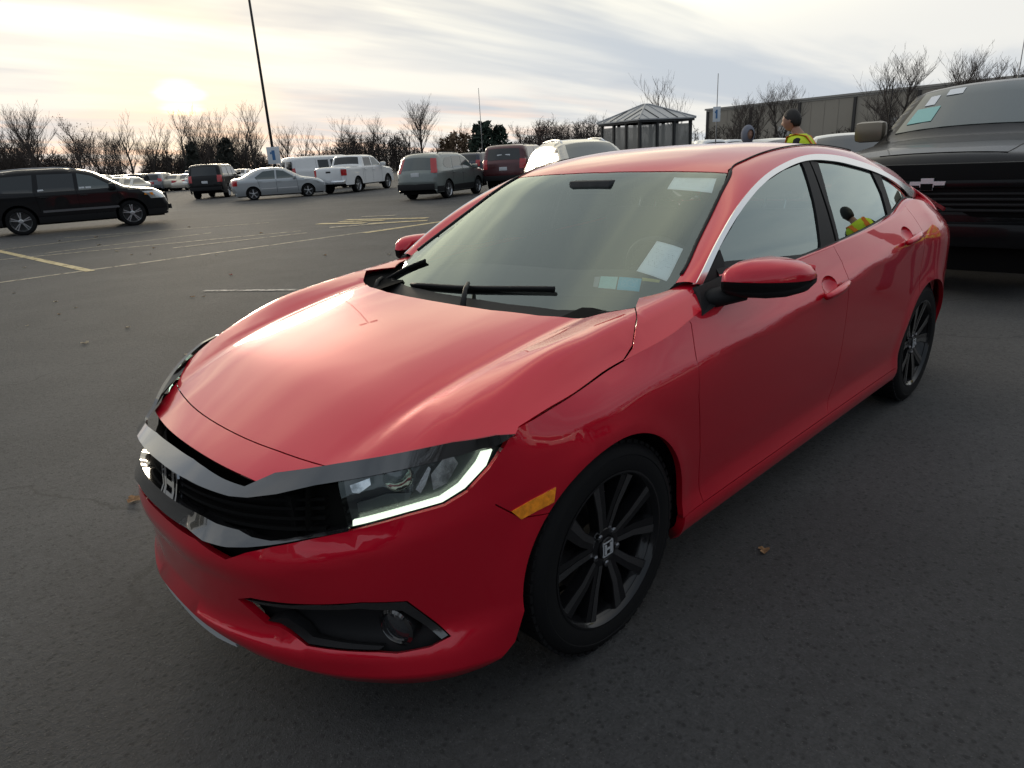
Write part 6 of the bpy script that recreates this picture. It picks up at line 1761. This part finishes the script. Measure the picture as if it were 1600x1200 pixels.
# the brown mass of woods
def woods(name, arc, rmin, rmax, n, hmin, hmax, seed, label):
    rr = np.random.default_rng(seed); V, F = [], []
    for k in range(n):
        px = rr.uniform(*arc); d = rr.uniform(rmin, rmax); b = at_dist(px, 262, d); h_ = rr.uniform(hmin, hmax)*(.75+.35*math.sin(px*.021+seed)+.15*math.sin(px*.083))
        lean = rr.normal(0, .12, 2); p0 = np.array([b[0], b[1], 0]); p1 = p0+np.array([lean[0]*h_, lean[1]*h_, h_])
        tube_raw(V, F, p0, p1, .05, .015, 3)
        for j in range(rr.integers(5, 10)):
            t = rr.uniform(.12, 1); q = p0+(p1-p0)*t; e = q+np.array([rr.normal(0, .35), rr.normal(0, .35), rr.uniform(.2, .7)])*h_*.28
            tube_raw(V, F, q, e, .045, .018, 3)
            for _ in range(2):
                q2 = q+(e-q)*rr.uniform(.3, 1); e2 = q2+np.array([rr.normal(0, .4), rr.normal(0, .4), rr.uniform(.1, .6)])*h_*.14
                tube_raw(V, F, q2, e2, .03, .014, 3)
    o = mesh_obj(name, V, F, WOODS, smooth=False); tag(o, label, 'woods', kind='stuff'); return o
woods('woods', (-160, 470), 128, 165, 2500, 3.6, 6.2, 1, 'brown leafless woods along the far edge of the lot')
woods('woods', (470, 1000), 118, 150, 1900, 3.2, 5.8, 2, 'brown leafless thicket behind the pickups and crossover')
woods('woods', (990, 1700), 125, 150, 700, 2.5, 5.0, 3, 'brown thicket around the warehouse')
# woods on the other sides of the lot
_Vr, _Fr = [], []; _rr = np.random.default_rng(8)
for k in range(3000):
    a = R(-132)+_rr.uniform(R(48), R(312)); d_ = _rr.uniform(92, 135); h_ = _rr.uniform(4, 9); b_ = CAM+np.array([math.cos(a), math.sin(a), 0])*d_
    lx, ly = _rr.normal(0, .5, 2); tube_raw(_Vr, _Fr, (b_[0], b_[1], 0), (b_[0]+lx, b_[1]+ly, h_), .11, .03, 3)
    for j in range(9):
        t = _rr.uniform(.08, 1); q_ = (b_[0]+lx*t, b_[1]+ly*t, h_*t); e_ = (q_[0]+_rr.normal(0, .9), q_[1]+_rr.normal(0, .9), q_[2]+_rr.uniform(.3, 1.8)); tube_raw(_Vr, _Fr, q_, e_, .06, .025, 3)
tag(mesh_obj('woods', _Vr, _Fr, WOODS, smooth=False), 'leafless woods around the rest of the lot', 'woods', kind='stuff')
def scrub(px, top_y, dist, w, m_, label, n=900, seed=0):
    rr = np.random.default_rng(seed); b = at_dist(px, 262, dist); H_ = at_dist(px, top_y, dist)[2]; V, F = [], []
    for k in range(n):
        z = rr.uniform(.05, 1)**.8; r_ = w/2*math.sqrt(rr.uniform(0, 1))*(1.15-z*.8); a = rr.uniform(0, 6.28); s_ = rr.uniform(.14,.34)
        c = np.array([b[0]+r_*math.cos(a), b[1]+r_*math.sin(a), z*H_]); k0 = len(V)
        for _ in range(3): V.append(tuple(c+rr.normal(0, s_, 3)))
        F.append((k0, k0+1, k0+2))
    o = empty('evergreen', (b[0], b[1], 0)); V = [(x-b[0], y-b[1], z) for x, y, z in V]
    mesh_obj('crown', V, F, m_, o, smooth=False)
    MB().tube([(0,0,0),(0,0,H_*.8)], [.22,.05], n=7).obj('trunk', BARK, o, smooth=True)
    tag(o, label, 'tree'); return o
scrub(757, 193, 105, 5.5, NEEDLE, 'dark green evergreen behind the navy and maroon SUVs', 1600, 1)
scrub(783, 198, 106, 4.2, NEEDLE, 'smaller dark green evergreen beside the larger one', 900, 2)
scrub(357, 216, 118, 4.0, mat('conifer_dark', (.03,.032,.026), rough=.95), 'small dark conifer at the woods\' edge above the black boxy SUV', 700, 3)
scrub(304, 226, 118, 3.0, mat('conifer_dark', (.03,.032,.026)), 'stunted dark conifer above the grey pickup', 500, 4)
for i, px in enumerate((712, 728, 745, 700)):
    scrub(px, 208+i*3, 112+i, 4.0, mat('tan_brush', (.15,.10,.06), rough=.95), ['tan brush left of the evergreens', 'taller tan brush beside the evergreens', 'tan brush touching the larger evergreen', 'tan brush under the small bare tree'][i], 420, 10+i)
# ---- lamp posts and masts
POLE = mat('pole_dark', (.035,.035,.034), rough=.6, metal=.3); POLE_L = mat('pole_grey', (.30,.30,.30), rough=.5, metal=.5)
SIGN_W = mat('sign_white', (.66,.70,.74), rough=.5); SIGN_B = mat('sign_blue', (.05,.16,.36), rough=.5)
def lamp_post(px, dist, h_, r0, material, label, heads=True, sign=None, footing=True, cat='lamp post'):
    b = at_dist(px, 262, dist); o = empty('lamp_post', (b[0], b[1], 0), math.atan2(CAM[1]-b[1], CAM[0]-b[0]))
    MB().tube([(0,0,0),(0,0,h_*.5),(0,0,h_)], [r0, r0*.8, r0*.55], n=10).obj('pole', material, o, smooth=True)
    if footing: MB().lathe([(.28,0),(.30,.02),(.30,.62),(.26,.66),(.001,.66)], axis='Z', n=20).obj('footing', mat('concrete', (.36,.35,.33), rough=.9, noise=(4,.2)), o, auto=40)
    if heads:
        for sg in (1, -1):
            MB().box(-.18,.18, min(sg*.15,sg*.85), max(sg*.15,sg*.85), h_-.12, h_+.02, bev=.03).obj('lamp_head', material, o, auto=40)
    if sign:
        z0, z1, w = sign
        sg_ = MB().box(r0*.8, r0*.8+.03, -w/2, w/2, z0, z1, bev=.008).obj('sign', SIGN_W, o, auto=40)
        hh = z1-z0; zc_ = (z0+z1)/2
        MB().box(r0*.8+.03, r0*.8+.036, -w*.12, w*.12, zc_-hh*.28, zc_+hh*.30).obj('sign_mark', SIGN_B, sg_)
        MB().box(r0*.8+.03, r0*.8+.036, -w*.26, -w*.125, zc_+hh*.08, zc_+hh*.2).obj('sign_mark', SIGN_B, sg_)
    tag(o, label, cat); return o
lamp_post(430.5, 47, 19, .09, POLE, 'tall dark lamp post with a white sign, behind the silver sedan', sign=(1.75, 2.75, .75))
lamp_post(755.5, 80, 8.6, .055, POLE_L, 'thin grey lamp post in front of the evergreens', footing=True, heads=False)
lamp_post(1116.5, 40, 4.9, .035, POLE_L, 'thin grey post with a pale sign, left of the warehouse', heads=False, sign=(2.55, 3.3, .38), cat='sign post')
lamp_post(1567, 70, 10.9, .05, POLE_L, 'thin mast rising behind the black pickup', heads=True)
# ---- glazed smoking shelter with hip roof
def shelter():
    d = 34.0; c = at_dist(1008, 262, d); o = empty('glass_shelter', (c[0], c[1], 0), math.atan2(CAM[1]-c[1], CAM[0]-c[0])+R(38))
    a = 1.42; He = 2.52; Hp = 3.30; ov = .08
    FR = mat('shelter_frame', (.018,.018,.018), rough=.5); RF = mat('shelter_roof', (.40,.405,.41), rough=.45, metal=.3); SG = bpy.data.materials.new('shelter_glass'); SG.use_nodes = True; _nt = SG.node_tree; _b = _nt.nodes['Principled BSDF']
    _b.inputs['Base Color'].default_value = (.34,.33,.30,1); _b.inputs['Roughness'].default_value = .2; _b.inputs['Alpha'].default_value = .55  # grey-beige of reflections and ground behind is put into the pane colour
    for sx_ in (-1, 1):
        for k in range(4):
            t = -a+2*a*k/3
            MB().box(sx_*a-.06, sx_*a+.06, t-.06, t+.06, 0, He).obj('post', FR, o)
            if k in (1, 2): MB().box(t-.06, t+.06, sx_*a-.06, sx_*a+.06, 0, He).obj('post', FR, o)
        for k in range(3):
            t0, t1 = -a+2*a*k/3+.06, -a+2*a*(k+1)/3-.06
            MB().box(sx_*a-.006, sx_*a+.006, t0, t1, .12, He-.12).obj('glass_pane', SG, o)
            MB().box(t0, t1, sx_*a-.006, sx_*a+.006, .12, He-.12).obj('glass_pane', SG, o)
            MB().box(sx_*a-.035, sx_*a+.035, t0, t1, 1.0, 1.06).obj('rail', FR, o); MB().box(t0, t1, sx_*a-.035, sx_*a+.035, 1.0, 1.06).obj('rail', FR, o)
    for sx_ in (-1, 1):
        MB().box(sx_*(a+ov)-.05, sx_*(a+ov)+.05, -a-ov-.05, a+ov+.05, He-.02, He+.14).obj('eave_beam', FR, o); MB().box(-a-ov+.05, a+ov-.05, sx_*(a+ov)-.05, sx_*(a+ov)+.05, He-.017, He+.137).obj('eave_beam', FR, o)
    e = a+ov+.10; z0 = He+.12
    for q in range(4):
        M_ = Matrix.Rotation(q*math.pi/2, 4, 'Z'); tp = .12
        V = [M_ @ Vector(p) for p in ((e,-e,z0),(e,e,z0),(tp,tp,Hp),(tp,-tp,Hp))]
        Vb = [v-Vector((0,0,.05)) for v in V]
        MB().add(V+Vb, [(0,1,2,3),(7,6,5,4),(0,4,5,1)]).obj('roof_panel', RF, o)
        for k in range(1, 6):
            t = -1+2*k/6; lo = Vector((e, t*e, z0)); kk = 1-abs(t); hi = Vector((e+(tp-e)*(1-abs(t))*1.0, t*e, z0+(Hp-z0)*(1-abs(t))))
            MB().tube([M_ @ (lo+Vector((0,0,.012))), M_ @ (hi+Vector((0,0,.012)))], .022, n=5).obj('standing_seam', RF if k % 2 else FR, o)
        MB().tube([M_ @ Vector((e,e,z0+.015)), M_ @ Vector((tp,tp,Hp+.015))], .035, n=6).obj('hip_cap', RF, o)
    MB().box(-.14,.14,-.14,.14,Hp-.02,Hp+.05, bev=.02).obj('roof_cap', RF, o)
    MB().box(-1.3,1.3,-1.55,-1.2,.42,.48).obj('bench', mat('bench_grey', (.15,.15,.15), rough=.6), o)
    tag(o, 'glass-walled shelter with grey hip roof and black posts beyond the red sedan', 'shelter')
shelter()
# ---- warehouse
def warehouse():
    A = at_dist(1101, 262, 165); B = at_dist(1500, 262, 138); h_ = at_dist(1101, 173, 165)[2]
    d = (B-A)[:2]; L_ = np.linalg.norm(d)*1.5; yaw = math.atan2(d[1], d[0])
    o = empty('warehouse', (A[0], A[1], 0), yaw)
    WALL = mat('warehouse_wall', (.30,.27,.225), rough=.8, noise=(.06,.10)); RO = mat('warehouse_roof', (.33,.31,.28), rough=.7); DK = mat('downspout', (.045,.042,.04), rough=.7)
    MB().box(0, L_, 0, -45 if False else 45, 0, h_).obj('wall', WALL, o)
    MB().box(-.3, L_+.3, -.3, 45.3, h_, h_+.35).obj('roof', RO, o)
    rib = MB()
    sgn = -1 if True else 1
    # which long face looks at the camera?
    lc = Matrix.Rotation(-yaw, 4, 'Z') @ Vector((CAM[0]-A[0], CAM[1]-A[1], 0)); fy = 0 if lc.y < 22 else 45; e = -1 if fy == 0 else 1
    n_ = int(L_/11)
    for k in range(n_+1):
        x = k*11.0+.4
        MB().box(x-.25, x+.25, fy+min(0,e*.3), fy+max(0,e*.3), 0, h_-.3).obj('downspout', DK, o)
    for k in range(int(L_/2.75)):
        x = k*2.75; MB().box(x-.035, x+.035, fy+min(0,e*.05), fy+max(0,e*.05), .1, h_-.4).obj('wall_rib', WALL, o)
    MB().box(0, L_, fy+min(0,e*.12), fy+max(0,e*.12), h_-.30, h_-.02).obj('gutter', RO, o)
    for x in (18, 40, 62): MB().box(x, x+3.6, fy+min(0,e*.08), fy+max(0,e*.08), .05, 4.2).obj('dock_door', mat('dock_door', (.42,.41,.39), rough=.6), o)
    tag(o, 'long tan warehouse with dark downspouts behind the bare trees', 'building')
warehouse()

# ================================================================== people
SKIN = mat('skin', (.36,.20,.14), rough=.55); SKIN_D = mat('skin_shaded', (.22,.12,.085), rough=.55); HAIR = mat('hair_black', (.012,.010,.009), rough=.6, bump=(90,.6,.01))
CLOTH_DK = mat('cloth_dark', (.018,.019,.022), rough=.95); JEANS = mat('denim', (.035,.045,.075), rough=.95); VEST = mat('hivis_yellow', (.62,.78,.03), rough=.8); VEST_O = mat('hivis_orange', (.85,.22,.02), rough=.8); HOOD_G = mat('hood_grey', (.17,.18,.22), rough=.95); SHOE = mat('shoe_dark', (.02,.02,.02), rough=.7); REFL = mat('reflective_tape', (.6,.6,.6), rough=.3, metal=.4)
def skin_body(joints, edges, radii):
    me = bpy.data.meshes.new('sk'); me.from_pydata(joints, edges, []); o = bpy.data.objects.new('sk', me); COL.objects.link(o)
    mod = o.modifiers.new('skin', 'SKIN'); o.modifiers.new('sub', 'SUBSURF').levels = 2
    sv_ = me.skin_vertices[0].data
    for i, r_ in enumerate(radii): sv_[i].radius = r_ if isinstance(r_, tuple) else (r_, r_)
    sv_[0].use_root = True; mod.use_smooth_shade = True
    dg = bpy.context.evaluated_depsgraph_get(); dg.update(); ev = o.evaluated_get(dg); out = bpy.data.meshes.new_from_object(ev)
    bpy.data.objects.remove(o); return out
def head_mesh(V, F, c, yaw, pitch=0.0, s=1.0):
    """face along +x; shaped ovoid with brow, nose, lips, chin and ears"""
    nu, nv = 28, 22; M_ = Matrix.Translation(c) @ Matrix.Rotation(yaw, 4, 'Z') @ Matrix.Rotation(pitch, 4, 'Y'); b = len(V)
    for i in range(nv+1):
        th = math.pi*i/nv; z = math.cos(th)
        for j in range(nu):
            ph = 2*math.pi*j/nu; x = math.sin(th)*math.cos(ph); y = math.sin(th)*math.sin(ph)
            X, Y, Z = x*.098, y*.076, z*.122
            if z < -.1: X *= 1-.10*(-z); Y *= 1-.32*(-z-.1)
            f = max(0, math.cos(ph))**6*math.sin(th)
            nose = f*max(0, 1-abs(z+.12)/.22)*max(0, 1-abs(y)/.20); X += .026*nose
            X += .008*f*math.exp(-((z+.42)/.08)**2); X += .010*f*math.exp(-((z+.72)/.12)**2)
            eye = math.exp(-((z-.08)/.10)**2)*math.exp(-((abs(y)-.33)/.13)**2)*(x > 0); X -= .010*eye
            X += .006*math.exp(-((z-.24)/.08)**2)*(x > .5)
            ear = math.exp(-((z+.02)/.16)**2)*math.exp(-((x+.02)/.14)**2); Y += math.copysign(.016*ear, y) if abs(y) > .5 else 0
            if x < 0: X *= 1.04
            V.append(tuple(M_ @ Vector((X*s, Y*s, Z*s))))
    for i in range(nv):
        for j in range(nu): F.append((b+i*nu+j, b+i*nu+(j+1) % nu, b+(i+1)*nu+(j+1) % nu, b+(i+1)*nu+j))
    return M_
def person(loc, yaw, label, height=1.76, bend=0.0, hood=False, hair=True, arms=((.15,.30),(.15,.30)), headyaw=0.0, cap=False):
    o = empty('person', loc, yaw); k = height/1.76
    def J(x, y, z): # bend of the torso about the hip
        if z > .95:
            dz = z-.95; x, z = x+math.sin(bend)*dz, .95+math.cos(bend)*dz
        return (x*k, y*k, z*k)
    jt = [J(0,0,.95), J(0,0,1.12), J(0,0,1.32), J(0,0,1.45), J(.01,0,1.53), J(.03,0,1.60)]; rd = [(.15,.115),(.135,.105),(.165,.115),(.115,.085),(.056,.056),(.055,.058)]; ed = [(0,1),(1,2),(2,3),(3,4),(4,5)]
    for sg, (fw, el) in zip((1, -1), arms):
        b = len(jt); sh = J(0, sg*.17, 1.43)
        jt += [sh, J(-.02+fw*.25, sg*.25, 1.16), J(fw*.9+.06, sg*(.24-el*.1), .95+fw*.55)]; rd += [.062, .046, .036]
        ed += [(2, b), (b, b+1), (b+1, b+2)]
        # palm and five fingers
        h_ = np.array(jt[b+2]); dd = h_-np.array(jt[b+1]); dd /= np.linalg.norm(dd); lat = np.cross(dd, [0, sg, 0]); lat /= max(np.linalg.norm(lat), 1e-6)
        pb = len(jt); jt.append(tuple(h_+dd*.07*k)); rd.append((.030,.018)); ed.append((b+2, pb))
        for q, (off, ln) in enumerate(((-.030,.070),(-.010,.080),(.010,.075),(.028,.060))):
            n0 = len(jt); jt += [tuple(h_+dd*.10*k+lat*off*k), tuple(h_+dd*(.10+ln)*k+lat*off*1.1*k-np.array([0, sg*.015, 0]))]; rd += [.0095, .0085]; ed += [(pb, n0), (n0, n0+1)]
        n0 = len(jt); jt += [tuple(h_+dd*.05*k-lat*.045*k), tuple(h_+dd*.10*k-lat*.06*k)]; rd += [.011, .009]; ed += [(pb, n0), (n0, n0+1)]
    for sg in (1, -1):
        b = len(jt); jt += [J(0, sg*.095, .88), J(.02, sg*.105, .50), J(-.01, sg*.11, .09), J(.13, sg*.12, .035)]; rd += [.092, .062, .044, (.040,.032)]; ed += [(0, b), (b, b+1), (b+1, b+2), (b+2, b+3)]
    me = skin_body(jt, ed, [tuple(x_*k for x_ in r_) if isinstance(r_, tuple) else r_*k for r_ in rd])
    V = [tuple(v.co) for v in me.vertices]; F = [tuple(p.vertices) for p in me.polygons]; nb = len(V)
    hc = Vector(J(.045, 0, 1.66)); Mh = head_mesh(V, F, hc, headyaw, bend*.6, k)
    bd = mesh_obj('body', V, F, CLOTH_DK, o); bpy.data.meshes.remove(me)
    for m_ in (JEANS, SKIN, SHOE): bd.data.materials.append(m_)
    for p in bd.data.polygons:
        c = p.center
        if p.vertices[0] >= nb: p.material_index = 2
        elif c.z > 1.49*k-abs(math.sin(bend))*.2 and abs(c.y) < .08: p.material_index = 2
        elif c.z < .09*k: p.material_index = 3
        elif c.z < .92*k and abs(c.y) < .22*k and abs(c.x) < .2: p.material_index = 1
    hands = [Vector(jt[i]) for i in range(len(jt)) if False]
    # vest: shell round the torso, open at the arms
    def shell(name, prof, material, par, n=28, gap=None):
        Vv, Ff = [], []
        for (z, rx, ry) in prof:
            for j in range(n):
                t = 2*math.pi*j/n; c, s_ = math.cos(t), math.sin(t); q = J(rx*math.copysign(abs(c)**.85, c), ry*math.copysign(abs(s_)**.8, s_), z); Vv.append(q)
        for i in range(len(prof)-1):
            for j in range(n): Ff.append((i*n+j, i*n+(j+1) % n, (i+1)*n+(j+1) % n, (i+1)*n+j))
        return mesh_obj(name, Vv, Ff, material, par)
    if not hood:
        ve = shell('vest', [(.90,.155,.205),(1.0,.150,.20),(1.15,.150,.20),(1.30,.158,.215),(1.40,.15,.215),(1.46,.125,.18),(1.50,.09,.11)], VEST, o)
        shell('vest_band', [(1.02,.153,.203),(1.04,.155,.206),(1.10,.155,.206),(1.12,.152,.203)], VEST_O, ve); shell('vest_tape', [(1.055,.157,.208),(1.085,.157,.208)], REFL, ve)
        for sg in (1, -1):
            P = [J(.158, sg*.10, .95), J(.165, sg*.10, 1.2), J(.165, sg*.11, 1.36), J(.11, sg*.115, 1.475), J(0, sg*.12, 1.505), J(-.11, sg*.115, 1.475), J(-.165, sg*.10, 1.35), J(-.160, sg*.09, 1.1), J(-.16, sg*.09, .95)]
            mb = MB()
            for a_, b_ in zip(P[:-1], P[1:]):
                a_, b_ = Vector(a_), Vector(b_); w_ = Vector((0, .032, 0)); nrm = (b_-a_).cross(Vector((0,1,0))).normalized()*.006
                mb.add([a_-w_, a_+w_, b_+w_, b_-w_, a_-w_+nrm, a_+w_+nrm, b_+w_+nrm, b_-w_+nrm], [(0,1,2,3),(4,7,6,5),(0,4,5,1),(1,5,6,2),(2,6,7,3),(3,7,4,0)])
            mb.obj('vest_strip', VEST_O, ve)
    def cap_shell(name, material, s, zc, cut, n=26, mrows=14, dx=-.008):
        Vv, Ff = [], []
        for i in range(mrows+1):
            th = cut*math.pi*i/mrows
            for j in range(n):
                ph = 2*math.pi*j/n; x = math.sin(th)*math.cos(ph); y = math.sin(th)*math.sin(ph); z = math.cos(th)
                if not hood:   # hairline: higher over the face
                    fr_ = max(0, math.cos(ph)); zz = max(z, (-.62 if math.cos(ph) < -.25 else -.30)+.95*fr_**.8+.06*math.sin(j*3.1))
                    sc_ = math.sqrt(max(0, 1-zz*zz))/max(math.sin(th), 1e-6) if zz != z else 1; x, y, z = x*min(1, sc_), y*min(1, sc_), zz
                wob = 1+.05*math.sin(j*2.3+i*1.7)*(0 if hood else 1)
                Vv.append(tuple(Mh @ Vector(((x*.106*s*wob+dx)*k, y*.084*s*wob*k, (z*.130*s+zc)*k))))
        for i in range(mrows):
            for j in range(n): Ff.append((i*n+j, i*n+(j+1) % n, (i+1)*n+(j+1) % n, (i+1)*n+j))
        return mesh_obj(name, Vv, Ff, material, o)
    if hood:
        # hood with a face opening
        Vv, Ff = [], []; n, mr_ = 30, 16
        for i in range(mr_+1):
            th = math.pi*.86*i/mr_+.52 if False else .55+(math.pi-.62)*i/mr_
            for j in range(n):
                ph = 2*math.pi*j/n; x = math.cos(th); y = math.sin(th)*math.cos(ph); z = math.sin(th)*math.sin(ph)
                Vv.append(tuple(Mh @ Vector(((x*.125-.005)*k, y*.105*k, (z*.152+.004)*k))))
        for i in range(mr_):
            for j in range(n): Ff.append((i*n+j, i*n+(j+1) % n, (i+1)*n+(j+1) % n, (i+1)*n+j))
        mesh_obj('hood', Vv, Ff, HOOD_G, o)
        shell('sweatshirt', [(.86,.165,.215),(1.0,.16,.21),(1.2,.16,.21),(1.36,.168,.23),(1.45,.15,.22),(1.50,.11,.15),(1.55,.085,.10)], HOOD_G, o)
    elif hair: cap_shell('hair', HAIR, 1.0, .004, .80)
    tag(o, label, 'person')
    return o
def stand(px, py_top, dist, h_):
    p = at_dist(px, py_top, dist); return (p[0], p[1], 0)
_c = stand(1270, 190, 9.2, 1.7)
toward = math.atan2(CAM[1]-_c[1], CAM[0]-_c[0])
hm_ = at_dist(1238, 181, 9.2)[2]
person(_c, toward-R(100), 'person in yellow and orange vest with black hair, standing beyond the red sedan\'s roof', height=hm_*1.045, bend=.28, arms=((.35,.3),(.30,.3)))
_c2 = stand(1167, 205, 11.5, 1.65)
person(_c2, math.atan2(CAM[1]-_c2[1], CAM[0]-_c2[0])+R(25), 'person in a grey hooded sweatshirt behind the red sedan\'s roof', height=at_dist(1166, 198, 11.5)[2]*.985, hood=True)
_w = np.array(side_g(*[np.array([q]) for q in trG([(1368,318)])[0]])[0]); _n = np.array([0.02,.92,.38]); _n /= np.linalg.norm(_n)
_i = (_w-CAM)/np.linalg.norm(_w-CAM); _rf = _i-2*(_i@_n)*_n; _k = (1.45-_w[2])/_rf[2]; _k = 3.3; _pp = _w+_rf*_k
person((_pp[0], _pp[1], 0), R(150), 'person in yellow vest mirrored in the red sedan\'s rear side window', height=1.78, bend=.1)
